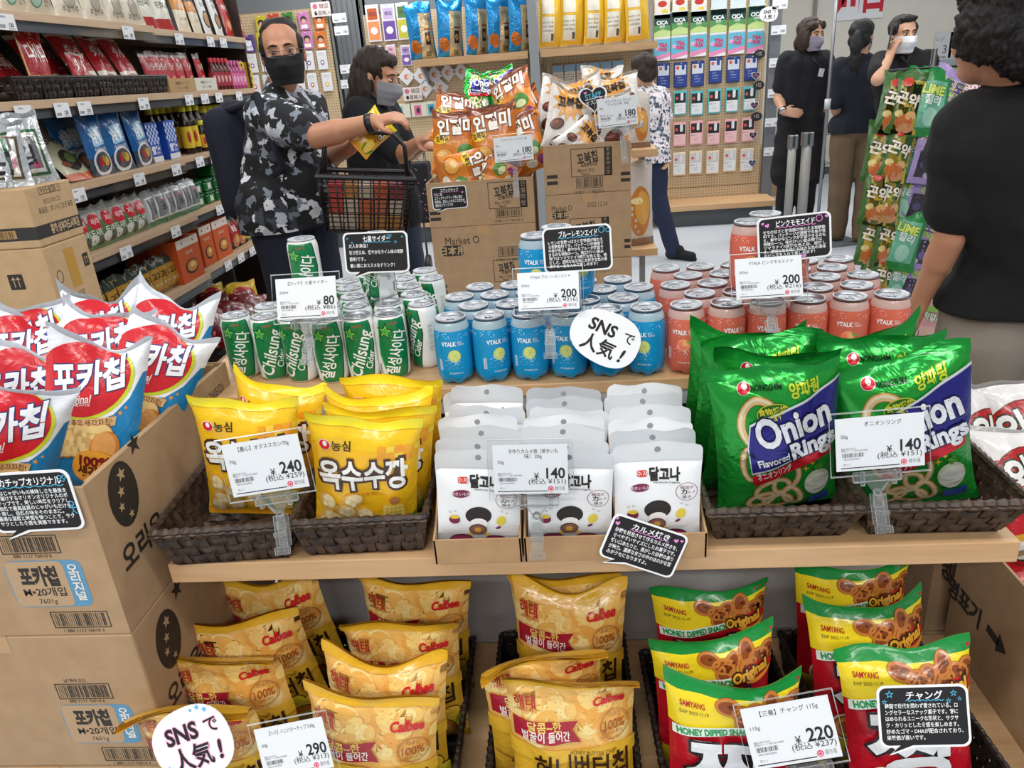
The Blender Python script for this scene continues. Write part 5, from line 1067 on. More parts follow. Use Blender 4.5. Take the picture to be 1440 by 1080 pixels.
C10.put('seaweed_packet', 'silver edged seaweed packet second from the left on the striped carton', 'seaweed packet', frame((-1.38, 1.84, 1.279), (-.05, .25, 1), .5), 'silver edged seaweed packets')
C9.put('seaweed_packet', 'silver edged seaweed packet with green border at the corner of the striped carton', 'seaweed packet', frame((-1.335, 1.885, 1.279), (-.15, .1, 1), .9), 'silver edged seaweed packets')
# ================================================================== carton stacks in the middle with chip bags on top
YC = 2.5
W, H = .19, .245; c = Cv(); og = '#dd8420'
c.rect(-W, H*.86, W, H, '#7a3a16', 1).rect(-W, 0, W, H*.1, '#c9701a', 1).poly([(-W, H*.45), (W, H*.62), (W, H*.86), (-W, H*.86)], '#c46a1a', 1)
c.text('인절미', 0, H*.74, .05, '#f4f0e6', 4, bold=.04, width=.15, rot=.08, stroke='#5a2a12', sw=.04)
c.ell(-.058, H*.55, .032, .02, '#f1cb2c', 3, rot=.2).text('꼬북칩', -.058, H*.55, .02, '#4a2410', 4, bold=.03, rot=.2, width=.05)
c.ell(-.045, H*.26, .042, .036, '#b5651c', 2).ell(-.045, H*.27, .036, .03, '#eda845', 3).ell(-.05, H*.3, .02, .013, '#f6cd84', 4)
c.ell(.045, H*.36, .036, .032, '#4f8a35', 2).ell(.045, H*.31, .024, .016, '#d9dfb0', 3).ell(.07, H*.14, .018, .022, '#8a2a6a', 3).ell(.02, H*.12, .026, .016, '#f0ead8', 3)
inj = Bags('bag_film', W, H, .06, c, og, '#b9651a', 'film', 3, 61, wr=1.8, nu=16, nv=20, kws=[dict(dip=.02), dict(dip=.03, flop=.3), dict(dip=.01, flop=-.3)])
c = Cv()
c.star(-.01, H*.76, .075, '#dc9a44', 2, 12, .62, .1).text('꼬북칩', -.01, H*.76, .036, '#241a16', 4, bold=.05, rot=.1, width=.1)
c.star(.06, H*.2, .05, '#dc9a44', 2, 10, .65, .1)
for x, y, a in ((-.05, .1, .03), (.03, .075, .04), (-.03, .035, .034), (.055, .13, .024)): c.ell(x, y, a, a*.72, '#3d1a12', 3, rot=.4).ell(x-.003, y+.003, a*.85, a*.56, '#6b2f20', 4, rot=.4).ell(x-.006, y+.006, a*.4, a*.2, '#9a5a42', 5, rot=.4)
choc = Bags('bag_film', W, H, .06, c, '#d9d5cf', '#cfcac3', 'film', 3, 66, wr=1.8, nu=16, nv=20, kws=[dict(dip=.03), dict(dip=.04, flop=.2), dict(dip=.02, flop=-.2)])
def mbox(x0, w, d, z0, z1, lab, draw, open_top=False, y=YC):
    t = thing('cardboard_carton', lab, 'carton', TR((x0, y, z0+.0005)), 'carton stacks in the middle of the aisle'); h = z1-z0-.001
    f = Face('y', y, (x0, y, z0)); c = Cv(); draw(c, f)
    carton_shell(t, w, d, h, CARTON, CARTONIN, open_top, max(.004, h-.10) if open_top else .004, marks=[('y', c)]); return t
def sidebars(c, f, u, v): (x, z) = f(u, v); c.rect(x, z, x+.035, z+.011, INK, 1).rect(x, z-.02, x+.035, z-.009, INK, 1)
def turtlelabel(c, f, p0, p1, sub):
    (x0, z1), (x1, z0) = f(*p0), f(*p1); w = x1-x0; h = z1-z0; c.frame(x0, z0, x1, z1, .002, INK, 1).rect(x1-w*.19, z0, x1, z1, INK, 1)
    c.text('꼬북칩', x0+w*.40, z0+h*.66, h*.34, INK, 1, bold=.03, width=w*.5, rot=.14).text(sub, x0+w*.44, z0+h*.43, h*.13, INK, 1, bold=.03, width=w*.4, rot=.1).text('80g×12개입', x0+w*.36, z0+h*.22, h*.13, INK, 1, width=w*.4).text('98676', x0+w*.36, z0+h*.08, h*.09, INK, 1)
    n = len(sub)
    for i, ch in enumerate(sub): c.text(ch, x1-w*.095, z1-h*(.5+i)/(n+.2), h/(n+1.2)*.8, '#b59a76', 2)
def bc(c, f, p0, p1, s): (x0, z1), (x1, z0) = f(*p0), f(*p1); c.barcode(x0, z0, x1, z1, INK, 1, s, .0016).text('8 801117 98676 0', (x0+x1)/2, z0-.014, .010, INK, 1)
xl = PY(612, 380, YC)[0]; wl = PY(757, 380, YC)[0]-xl; zl = [0, .245, .49, PY(612, 424, YC)[2], PY(610, 321, YC)[2], PY(605, 262, YC)[2]+.01]
def d3(c, f):
    (x, z) = f(650, 338); c.text('Market O', x, z, .028, INK, 1, width=.115); (x, z) = f(636, 353); c.rect(x-.038, z-.018, x+.042, z+.018, INK, 1, .016).text('日本用', x+.002, z, .024, '#b59a76', 2, bold=.03)
    turtlelabel(c, f, (693, 366), (741, 394), '인절미맛'); bc(c, f, (702, 349), (732, 358), 4); sidebars(c, f, 615, 406)
def d4(c, f): turtlelabel(c, f, (685, 257), (742, 291), '인절미맛'); bc(c, f, (699, 296), (732, 303), 5); sidebars(c, f, 605, 303)
def d0(c, f): c.text('Market O', .07, .2, .03, INK, 1, bold=.04, width=.115)
mbox(xl, wl, .40, zl[4], zl[5], 'open carton of orange chip bags on top of the left stack', d4, True)
mbox(xl, wl, .40, zl[3], zl[4], 'brown carton with MARKET lettering under the open carton of orange bags', d3)
for i, s in enumerate(('brown carton on the floor in the left stack behind the drinks', 'brown carton second from the floor in the left stack behind the drinks', 'brown carton third from the floor in the left stack behind the drinks')): mbox(xl, wl, .40, zl[i], zl[i+1], s, d0)
xr = PY(769, 320, YC)[0]; wr_ = PY(888, 320, YC)[0]-xr; zr = [0, .29, .58, PY(769, 368, YC)[2], PY(769, 275, YC)[2], PY(769, 205, YC)[2]]
def e4(c, f): turtlelabel(c, f, (802, 210), (861, 246), '초코츄러스맛'); bc(c, f, (812, 252), (846, 262), 6); sidebars(c, f, 769, 252); (x, z) = f(873, 247); c.rect(x, z, x+.03, z+.011, INK, 1).rect(x, z-.02, x+.03, z-.009, INK, 1)
def e3(c, f):
    (x, z) = f(790, 293); c.text('Market O', x, z, .02, INK, 1, width=.066); (x, z) = f(788, 303); c.rect(x-.028, z-.013, x+.028, z+.013, INK, 1, .012).text('日本用', x, z, .017, '#b59a76', 2, bold=.03); (x, z) = f(840, 287); c.text('2022.12.24', x, z, .017, '#57493a', 1, width=.066)
    turtlelabel(c, f, (801, 308), (857, 345), '초코츄러스맛'); (x, z) = f(878, 341); c.rect(x, z, x+.02, z+.011, INK, 1).rect(x, z-.02, x+.02, z-.009, INK, 1)
def e2(c, f): (x, z) = f(842, 380); c.text('2022.12.24', x, z, .017, '#57493a', 1, width=.066)
mbox(xr, wr_, .38, zr[4], zr[5], 'open carton of white chip bags on top of the right stack', e4, True)
mbox(xr, wr_, .38, zr[3], zr[4], 'brown carton with a date stamp under the open carton of white bags', e3)
mbox(xr, wr_, .38, zr[2], zr[3], 'brown carton third from the floor in the right stack behind the drinks', e2)
for i, s in enumerate(('brown carton on the floor in the right stack behind the drinks', 'brown carton second from the floor in the right stack behind the drinks')): mbox(xr, wr_, .38, zr[i], zr[i+1], s, lambda c, f: None)
g = 'orange chip bags in the open carton'
for i, (px, y, rx, ry, rz, v, s, lab) in enumerate((((655, 235), 2.56, -.2, 1.42, .05, 0, .9, 'orange chip bag lying sideways at the front of the open carton'), ((640, 195), 2.60, -.25, .12, .15, 0, 1, 'orange chip bag standing front left in the open carton'),
    ((695, 188), 2.60, -.2, -.05, -.05, 1, 1.05, 'orange chip bag standing in the middle of the open carton behind the price card'), ((735, 195), 2.62, -.2, -.3, -.2, 2, .95, 'orange chip bag at the right edge of the open carton'),
    ((640, 160), 2.76, -.6, .3, .2, 1, 1, 'orange chip bag heaped behind the front left one'), ((722, 135), 2.74, -.5, -.4, -.3, 0, 1, 'orange chip bag on the very top of the heap'),
    ((668, 175), 2.82, -.4, 1.2, .4, 2, .95, 'orange chip bag lying across the back of the heap'), ((690, 235), 2.57, -.3, -.9, .1, 2, .8, 'orange chip bag tucked at the front right under the price card'), ((745, 160), 2.80, -.3, -.5, -.2, 1, .9, 'orange chip bag at the back right of the heap'))):
    lay(inj, 'chip_bag', lab, 'snack bag', (px[0], px[1]+7), y, rx, ry, rz, g, v, s*.84)
for px, y, ry, lab in (((672, 130), 2.84, .3, 'dark green snack bag behind the orange heap, left one'), ((706, 126), 2.85, -.2, 'dark green snack bag behind the orange heap, right one')): lay(onion, 'snack_bag', lab, 'snack bag', px, y, -.5, ry, .1, 'dark green snack bags behind the orange heap', 2, .66)
g = 'white chip bags in the open carton'
for i, (px, y, rx, ry, rz, v, s, lab) in enumerate((((800, 160), 2.58, -.25, .25, .12, 0, 1.05, 'white chip bag standing front left in the right open carton'), ((853, 168), 2.60, -.25, .0, -.1, 1, 1.05, 'white chip bag standing front right behind the price card'),
    ((815, 190), 2.55, -.2, 1.0, .1, 2, .8, 'white chip bag lying low at the front of the right open carton'), ((825, 138), 2.74, -.4, -.2, .15, 1, 1, 'white chip bag second row behind the heart card'),
    ((785, 140), 2.74, -.4, .35, .2, 2, 1, 'white chip bag at the back left of the right open carton'), ((870, 135), 2.74, -.4, -.15, -.15, 0, 1, 'white chip bag at the back right of the right open carton'), ((845, 122), 2.86, -.4, .1, .0, 2, 1, 'white chip bag along the back of the right open carton'))):
    lay(choc, 'chip_bag', lab, 'snack bag', (px[0], px[1]+10), y, rx, ry, rz, g, v, s*.80)
g = 'price cards in clear holders on the carton stacks'
price_card('white 180 yen price card in a clear holder among the orange chip bags', (722, 209), 2.50, (699, 195), (747, 190), radians(15), ('コブックチップ きなこ味', '80g', '180', '194'), (0, .09, 0), w=.125, hr=.62, group=g)
price_card('white 180 yen price card in front of the white chip bags', (868, 157), 2.49, (845, 140), (893, 134), radians(15), ('コブックチップ（チョコ', '80g', '180', '194', 'チュロス味）80g'), (.01, .09, 0), w=.122, hr=.72, group=g)
speech_card('small black card with pink and blue trim on the left open carton', (632, 278), 2.497, (609, 266), (656, 262), 0, .118, .62, 'コブックチップ', ['きなこ味', 'コブックチップスープ味に続き', '新商品。香ばしいきなこと甘さが', '絶妙なバランスです'], pk, [('heart', -.40, .2, .05), ('heart', .38, .2, .05), ('heart', .42, -.25, .05)], tw=.5, lh=.0085)
T, _ = card_T((834, 138), 2.515, (819, 135), (849, 130), radians(12)); t = thing('heart_card', 'black heart-shaped staff card above the white chip bags', 'product card', T); c = Cv(); r = .042
hp = [(r*1.08*(16*sin(q)**3)/16, r*1.08*(13*cos(q)-5*cos(2*q)-2*cos(3*q)-cos(4*q))/16) for q in np.linspace(0, 2*pi, 41)[:-1]]
c.heart(0, 0, r*.96, BK, 1).text('STAFF', .001, .008, .015, cy, 2, bold=.02, rot=.12).line([(-.025, -.004), (.026, .001)], .0015, '#e8eaec', 2).text('オススメ', .002, -.012, .011, '#e8eaec', 2, rot=.12).heart(-.022, .018, .005, '#d98ac0', 2).heart(.024, -.004, .005, '#d98ac0', 2)
MB().prism(hp, 0, .0015, M('#eef0f2', 'paper'), Matrix(((1, 0, 0, 0), (0, 0, 1, 0), (0, 1, 0, 0), (0, 0, 0, 1)))).cv(c, 'paper', Matrix.Translation((0, -.0001, 0)), .0002).obj('card', t); MB().tube([(0, .004, -.03), (0, .004, -.13)], .0018, CLIP, 8).obj('clear_stick', t)
# slim rack with bread bags behind the stacks
zk1, zk2 = PY(905, 350, 3.1)[2], PY(905, 210, 3.1)[2]; xa, xe = PY(868, 345, 3.1)[0], PY(925, 345, 3.1)[0]; xb = PY(890, 209, 3.1)[0]
t = thing('snack_rack', 'slim wooden rack with two planks behind the right carton stack', 'rack', TR((xa, 3.22, 0))); w_ = xe-xa; MG = M('#88898b', 'plastic')
MB().box(0, w_, -.12, .30, zk1-.03, zk1, WOOD, .002).obj('shelf_board', t); MB().box(xb-xa, w_, -.12, .16, zk2-.03, zk2, WOOD, .002).obj('shelf_board', t)
MB().box(w_-.05, w_-.026, .12, .15, 0, zk2-.03, MG).obj('upright', t); MB().box(.01, .034, .26, .29, 0, zk1-.03, MG).obj('upright', t); MB().box(0, w_, .05, .29, 0, .03, MG).obj('foot_plate', t)
def br(c, W, H): c.ell(0, H*.42, W*.34, H*.3, '#c57a2a', 1).ell(.01, H*.46, W*.24, H*.2, '#dba04a', 2).ell(-.02, H*.55, .03, .014, '#f0d79c', 3).rect(-W, 0, W, H*.1, '#8a6a58', 1)
bread = simple_pouch(.17, .34, .06, '#cfc6bd', br, 171, wr=1.6)
for px, s, lab in (((897, 350), 1, 'clear bag of orange bread on the lower rack plank beside the shoe'), ((901, 209), .62, 'clear bag of yellow snacks on the upper rack plank beside the woman')):
    P = PY(*px, 3.13); bread.put('bread_bag', lab, 'snack bag', frame((P[0], 3.16, (zk1 if s == 1 else zk2)+.001), (0, .08, 1), .5, s), 'clear bags on the wooden rack')
P = PZ(600, 396, 0); y = P[1]+.1; z0, z1 = PY(585, 312, y)[2], PY(585, 228, y)[2]; x = PY(584, 270, y)[0]
t = thing('shopping_trolley', 'black wheeled shopping trolley with a pink dotted bag behind the left carton stack', 'trolley', TR((x, y, 0))); mb = MB(); mb.box(-.13, .13, -.09, .09, z0, z1, M('#1b1920', 'cloth'), .02); r = random.Random(8)
for i in range(70): dx, z = r.uniform(-.11, .11), r.uniform(z0+.03, z1-.03); mb.box(dx-.005, dx+.005, -.0915, -.089, z-.004, z+.004, M(['#c2487f', '#7a7d86', '#b9b3a0'][i % 3], 'paper'))
mb.obj('bag', t)
for q in (-1, 1): MB().tube([(.06+q*.03, .03, .02), (.06+q*.03, .06, z1+.1)], .009, M('#55565a', 'metal'), 8).obj('frame_tube', t); MB().tube([(.075+q*.05, 0, .095), (.105+q*.05, 0, .095)], .092, M('#1b1b1d', 'plastic'), 24).tube([(.07+q*.05, 0, .095), (.11+q*.05, 0, .095)], .05, M('#4a4b50', 'plastic'), 16).obj('wheel', t)
# ================================================================== rear wall fixtures
YP, YH = 7.6, 7.1
def peg_nodes(nt, b, N, L):
    tc = N('ShaderNodeTexCoord'); mp = N('ShaderNodeMapping'); mp.inputs['Scale'].default_value = (1/.025,)*3
    fr = N('ShaderNodeVectorMath'); fr.operation = 'FRACTION'; sb = N('ShaderNodeVectorMath'); sb.operation = 'SUBTRACT'; sb.inputs[1].default_value = (.5, .5, .5)
    mu = N('ShaderNodeVectorMath'); mu.operation = 'MULTIPLY'; mu.inputs[1].default_value = (1, 0, 1); ln = N('ShaderNodeVectorMath'); ln.operation = 'LENGTH'
    lt = N('ShaderNodeMath'); lt.operation = 'LESS_THAN'; lt.inputs[1].default_value = .17; mx = N('ShaderNodeMix'); mx.data_type = 'RGBA'; mx.inputs['A'].default_value = lin('#c9b18e'); mx.inputs['B'].default_value = lin('#5b4a38')
    L(tc.outputs['Object'], mp.inputs[0]); L(mp.outputs[0], fr.inputs[0]); L(fr.outputs[0], sb.inputs[0]); L(sb.outputs[0], mu.inputs[0]); L(mu.outputs[0], ln.inputs[0]); L(ln.outputs['Value'], lt.inputs[0]); L(lt.outputs[0], mx.inputs[0]); L(mx.outputs['Result'], b.inputs['Base Color'])
    b.inputs['Roughness'].default_value = .6
PEG = node_mat('pegboard_holes', peg_nodes); GREY = M('#8e9296', 'plastic'); GREYD = M('#6f7479', 'plastic')
def pegfix(lab, x0, x1, zb, zt, deck=True, ex=-.002):
    t = thing('pegboard_fixture', lab, 'pegboard', TR((x0, YP, 0)), 'pegboard fixtures along the rear'); w = x1-x0
    MB().box(0, w, 0, .02, zb, zt, PEG).obj('pegboard', t)
    MB().box(0, w, .021, .05, .3, zt+.4, GREYD).obj('back_panel', t)
    for x in (0, w-.03): MB().box(x, x+.03, .021, .055, 0, zt+.4, GREYD, .003).obj('upright', t)
    if deck:
        mb = MB()
        for i in range(int(w/.05)): mb.box(.02+i*.05, .024+i*.05, .0, .004, .22, zb, M('#4a4c50', 'plastic'))
        mb.box(.0, w, .0, .004, .3, .305, M('#4a4c50', 'plastic')).obj('wire_grid', t)
        MB().box(0.002, w+ex, -.42, .02, .15, .20, WOOD, .002).obj('deck_board', t); MB().box(0.002, w+ex*.6, -.38, .02, 0, .15, M('#4a4d50', 'plastic')).obj('kick_plate', t)
    return t
xp0, xp1 = PY(922, 150, YP)[0]-.02, PY(1072, 150, YP)[0]
pegfix('pegboard of sheet mask packs at the rear right with a wooden deck', xp0, xp1, PY(1000, 281, YP)[2], 2.05, ex=.08)
xm = PY(750, 60, YP)[0]
pegfix('pegboard behind the high shelf of blue bags', PY(518, 80, YP)[0], xm-.03, .55, 2.05); pegfix('pegboard behind the high shelf of yellow bags', xm+.03, xp0-.06, .55, 2.05)
xq0, xq1 = PY(338, 120, YP)[0], PY(474, 120, YP)[0]
pegfix('pegboard of small colourful cards behind the man in the patterned shirt', xq0, xq1, .55, PY(400, 15, YP)[2])
pegfix('grey panel with clear price hooks between two pegboards', xq1+.03, PY(518, 80, YP)[0]-.03, 2.3, 2.32)
# high shelf with blue and yellow bags
zsh = PY(660, 78, YH)[2]
def hshelf(lab, x0, x1, z):
    t = thing('high_shelf', lab, 'shelf', TR((x0, YH, z)), 'high shelves at the rear'); w = x1-x0; MB().box(0, w, 0, .49, -.06, 0, WOODD, .002).obj('shelf_board', t)
    for x in (.02, w-.04): MB().add([(x, .48, -.06), (x, .48, -.20), (x, .10, -.06), (x+.02, .48, -.06), (x+.02, .48, -.20), (x+.02, .10, -.06)], [(0, 1, 2), (3, 5, 4), (0, 3, 4, 1), (1, 4, 5, 2), (0, 2, 5, 3)], M('#a7abb0', 'metal')).obj('bracket', t)
    MB().box(.01, w-.01, .0, .003, 0, .06, CLEAR).obj('clear_lip', t); return t
xs0, xs1 = PY(582, 80, YH)[0], PY(742, 70, YH)[0]; xt0, xt1 = PY(760, 70, YH)[0], PY(925, 50, YH)[0]
hshelf('high wooden shelf of blue snack bags', xs0, xs1, zsh); hshelf('high wooden shelf of yellow snack bags', xt0, xt1, zsh)
structure(MB().box(xs1+.015, xt0-.015, YH-.03, YP-.05, 0, 2.6, GREY, .004).obj('trim_1'))
def bb(c, W, H): c.rect(-.02, 0, W*.42, H*.8, '#c9b68d', 1).text('원재료', .05, H*.7, .03, '#7a6a4a', 2).rect(.025, H*.24, .075, H*.46, '#4a2a20', 2).ell(.05, H*.35, .018, .026, '#c98a4a', 3).rect(.02, H*.5, .09, H*.53, '#b5482c', 2).ell(-.07, H*.22, .045, .06, '#c9702c', 2, rot=.4).barcode(.02, .02, .07, .06, '#4a4a44', 2)
def yb_(c, W, H): c.rect(-.10, H*.12, .01, H*.55, '#d3cfc2', 1).rect(-.10, H*.6, .01, H, '#cfcabd', 1).rect(-.02, H*.14, .005, H*.26, '#4a4a44', 2).text('栄養成分表示 名称 スナック菓子', -.05, H*.45, .012, '#6a675e', 2, width=.1).text('原材料名 小麦粉 砂糖', -.05, H*.38, .012, '#6a675e', 2, width=.1).text('内容量 賞味期限', -.05, H*.31, .012, '#6a675e', 2, width=.09).rect(-W, 0, W, .02, '#b9b09a', 1)
bbag = simple_pouch(.25, .46, .10, '#1784c2', bb, 181, fin='foil', wr=2, var=3); ybag = simple_pouch(.24, .46, .10, '#cfa31f', yb_, 182, wr=2, var=3)
for i, u in enumerate((596, 634, 672, 704, 735)): P = PY(u, 78, YH+.13); bbag.put('snack_bag', 'blue snack bag on the high rear shelf, %s from the left' % NTH[i], 'snack bag', frame((P[0], YH+.15, zsh+.002), (rr.uniform(-.06, .06), .05, 1), .5+rr.uniform(-.2, .2), 1), 'blue snack bags on the high shelf')
for i, u in enumerate((776, 806, 838, 868, 898)): P = PY(u, 62, YH+.13); ybag.put('snack_bag', 'yellow snack bag on the high rear shelf, %s from the left' % NTH[i], 'snack bag', frame((P[0], YH+.15, zsh+.002), (rr.uniform(-.06, .06), .05, 1), .25+rr.uniform(-.2, .2), 1), 'yellow snack bags on the high shelf')
# packs hanging on the pegboards
def hang_proto(name, lab, cat, w, h, base, draw, group, fin='paper', th=.012, y=YP-.03):
    c = Cv(); draw(c, w, h); mb = MB(); mb.box(-w/2, w/2, 0, th, -h, 0, M(base, fin), min(.004, th/3)).cv(c, fin, Matrix.Translation((0, -.0004, 0)), .0005); me = mb.mesh(name)
    hk = MB().tube([(0, YP-y, -.012), (0, -.06, -.012)], .0025, CLIP, 6).mesh('peg_hook')
    return (me, hk, name, cat, group)
def hang(p, lab, x, z, y=YP-.03, rot=0):
    me, hk, name, cat, group = p; t = thing(name, lab, cat, TR((x, y, z), 0, rot, 0), group); mobj('pack', me, t); mobj('peg_hook', hk, t); return t
def m_cica(c, w, h): c.rect(-w/2, -h*.55, w/2, 0, '#1d3f40', 1, .008).rect(-w/2, -h, w/2, -h*.72, '#b9cf8a', 1).poly([(-w/2, -h*.8), (0, -h*.62), (w/2, -h*.75), (w/2, -h*.5), (-w/2, -h*.5)], '#4f8f52', 2).text('CICA', 0, -h*.38, h*.17, '#e9f0ec', 3, bold=.04, width=w*.7).text('鎮静', 0, -h*.54, h*.1, '#e9f0ec', 3).rect(-w/2, -h*.06, w/2, 0, '#cfd6d4', 3)
def m_tea(c, w, h): c.rect(-w/2, -h*.8, w/2, -h*.1, '#5fb4cf', 1).poly([(-w/2, -h), (w/2, -h*.8), (w/2, -h*.65), (-w/2, -h*.8)], '#e08ab4', 2).text('TEA', .01, -h*.33, h*.17, '#c4346a', 3, bold=.05).text('TREE', 0, -h*.52, h*.15, '#c4346a', 3, bold=.05).ell(-w*.32, -h*.45, w*.13, h*.08, '#e9a6c4', 3).rect(-w/2, -h*.08, w/2, 0, '#d6dde0', 2)
def m_top(c, w, h): c.ell(0, -h*.3, w*.3, h*.15, '#b5342a', 1).rect(-w/2, -h, w/2, -h*.75, '#a9b98a', 1).ell(.02, -h*.65, w*.2, h*.1, '#d9c23a', 2)
def m_top2(c, w, h): c.rect(-w/2, -h*.8, w/2, -h*.3, '#c9d9e2', 1).rect(-w/2, -h, w/2, -h*.8, '#d8bf3a', 1)
def m_navy(c, w, h): c.rect(-w*.42, -h*.94, w*.42, -h*.5, '#27408e', 1, .006).rect(-w*.42, -h*.5, w*.42, -h*.12, '#c9cfdc', 1).rect(w*.08, -h*.3, w*.3, -h*.05, '#27408e', 2, .008).ell(-w*.22, -h*.22, w*.12, h*.07, '#c9563a', 2).text('マスク', -w*.1, -h*.6, h*.05, '#d9dfee', 2).text('EX DREAM', 0, -h*.7, h*.04, '#d9dfee', 2).text('cool mask 5', 0, -h*.8, h*.035, '#d9dfee', 2)
def m_card(dark, pale):
    def f(c, w, h): c.rect(-w*.42, -h*.5, w*.42, -h*.1, dark, 1).rect(-w*.42, -h*.94, w*.42, -h*.5, pale, 1, .006).ell(-w*.25, -h*.3, w*.11, h*.065, '#d8524a', 2).rect(w*.02, -h*.4, w*.24, -h*.08, '#dfe3e8', 2, .01).text('保湿マスク', -w*.15, -h*.6, h*.045, '#4a4a52', 2, al='c').text('sheet mask', -w*.05, -h*.72, h*.035, '#6a6a72', 2).text('1 pack 25ml', -w*.05, -h*.8, h*.035, '#6a6a72', 2)
    return f
g = 'sheet mask packs on the rear right pegboard'; mw = .135
mk = [hang_proto('sheet_mask_pack', '', 'mask pack', mw, .17, '#d9d8d2', m_top, g, 'film'), hang_proto('sheet_mask_pack', '', 'mask pack', mw+.012, .20, '#9fc27a', m_cica, g, 'film', .02), hang_proto('sheet_mask_pack', '', 'mask pack', mw+.012, .20, '#e6dfe4', m_tea, g, 'film', .02),
      hang_proto('sheet_mask_pack', '', 'mask pack', .12, .22, '#22356f', m_navy, g), hang_proto('sheet_mask_pack', '', 'mask pack', .12, .215, '#4fb3b8', m_card('#24282c', '#e3e6ea'), g), hang_proto('sheet_mask_pack', '', 'mask pack', .12, .215, '#e9aab0', m_card('#262226', '#f0c3c6'), g), hang_proto('sheet_mask_pack', '', 'mask pack', .12, .215, '#e9d9c0', m_card('#cfcfd2', '#e6ecf2'), g)]
mk0b = hang_proto('sheet_mask_pack', '', 'mask pack', mw, .17, '#d8cf9a', m_top2, g, 'film')
cn_ = ['top white and gold row', 'green row', 'pink and blue row', 'navy row', 'teal row', 'pink row', 'cream row']
mtop = [(-6, -12), (20, 5), (54, 38), (90, 76), (131, 121), (174, 166), (217, 207)]
for r_ in range(7):
    us = (931, 955, 981, 1008, 1034, 1060) if r_ < 3 else (933, 957, 981, 1006, 1031, 1056)
    for i in range(6):
        x = PY(us[i], 105, YP-.03)[0]; u_ = us[i]; z = PY(995, (mtop[r_][0]+mtop[r_][1])/2, YP-.03)[2]+rr.uniform(-.008, .008)
        hang(mk0b if r_ == 0 and i > 2 else mk[r_], 'sheet mask pack in the %s, %s from the left' % (cn_[r_], NTH[i]), x, z)
def rosette(px, kind, lab):
    P = PY(*px, YP-.10); c = Cv(); mb = MB(); R_ = Matrix(((1, 0, 0, 0), (0, 0, 1, 0), (0, 1, 0, 0), (0, 0, 0, 1)))
    if kind == 'r':
        mb.prism([((.055 if i % 2 else .046)*cos(2*pi*i/24), (.042 if i % 2 else .036)*sin(2*pi*i/24)) for i in range(24)], 0, .003, M('#1d1b1e', 'paper'), R_); c.text('1位', 0, .004, .03, '#b9b4a8', 1)
    else: mb.prism([(.04*(16*sin(q)**3)/16, .04*(13*cos(q)-5*cos(2*q)-2*cos(3*q)-cos(4*q))/16) for q in np.linspace(0, 2*pi, 31)[:-1]], 0, .003, M('#d9d6dc', 'paper'), R_); c.heart(0, 0, .034, kind, 1).text('SALE', 0, .002, .012, '#d9a6c9', 2)
    mb.cv(c, 'paper', Matrix.Translation((0, -.0003, 0)), .0004); o = mb.obj('rosette_sign' if kind == 'r' else 'heart_sign', None, TR((P[0], YP-.10, P[2]))); tag(o, lab, 'sign', 'small dark signs on the mask pegboard')
for px, k_, lab in (((1068, 76), 'r', 'black rosette sign above the navy mask packs'), ((1067, 120), 'r', 'black rosette sign above the teal mask cards'), ((1064, 164), 'r', 'black rosette sign above the pink mask cards'), ((1063, 106), '#4a2a4a', 'dark heart sign on the last navy mask pack'), ((1061, 148), '#4a2a4a', 'dark heart sign on the last teal mask card'), ((1059, 190), '#3a2440', 'dark heart sign on the last pink mask card'), ((1058, 229), '#234a66', 'blue heart sign on the last cream mask card')): rosette(px, k_, lab)
# price tags on clear hooks
pt = None
def hook_tag(px, y, lab, w=.13, h=.075):
    global pt
    P = PY(*px, y)
    if pt is None:
        c = Cv(); c.text('シートマスク', -.03, .02, .010, '#5a5d63', 1).text('150', .035, -.01, .022, '#3a3c42', 1, bold=.02).barcode(-.055, -.025, -.01, -.012, '#5a5d63', 1, 2)
        pt = (MB().box(-w/2, w/2, 0, .002, -h/2, h/2, TAGW).cv(c, 'paper', Matrix.Translation((0, -.0003, 0))).mesh('tag'), MB().tube([(0, .002, 0), (0, .12, .01)], .003, CLIP, 6).mesh('hook_arm'))
    t = thing('hook_price_tag', lab, 'price tag', TR(tuple(P)), 'price tags on clear hooks at the rear'); mobj('tag', pt[0], t); mobj('hook_arm', pt[1], t)
for i, px in enumerate(((1097, 6), (1095, 42), (1092, 88), (1090, 131), (1086, 172), (1084, 213))): hook_tag(px, YP-.12, 'white price tag beside the mask pegboard, %s from the top' % NTH[i])
for i, px in enumerate(((477, 25), (480, 43), (488, 97), (489, 118))): hook_tag(px, YP-.12, 'white price tag on the grey panel, %s from the top' % NTH[i])
round_sticker('small white handwritten bubble card beside the mask pegboard', (1081, 20), YP-.12, (1068, 21), (1095, 19), 0, .16, .12, 0, [])
structure(MB().box(PY(1078, 130, YP)[0], PY(1093, 130, YP)[0], YP-.02, YP+.06, 0, 2.6, M('#73777c', 'plastic'), .004).obj('trim_2'))
def tinycard(colr):
    def f(c, w, h): c.ell(0, -h*.42, w*.3, h*.2, '#3a2a22', 1).ell(0, -h*.5, w*.22, h*.13, '#d9a98a', 2).rect(-w*.3, -h*.9, w*.3, -h*.7, '#f0ebe0', 1)
    return f
def whitecard(col):
    def f(c, w, h): c.ell(0, -h*.62, w*.2, h*.13, col, 1).ell(0, -h*.62, w*.12, h*.07, '#f2ebee', 2).rect(-w*.3, -h*.25, w*.3, -h*.12, '#cfd3d8', 1)
    return f
g = 'small cards on the pegboard behind the man'
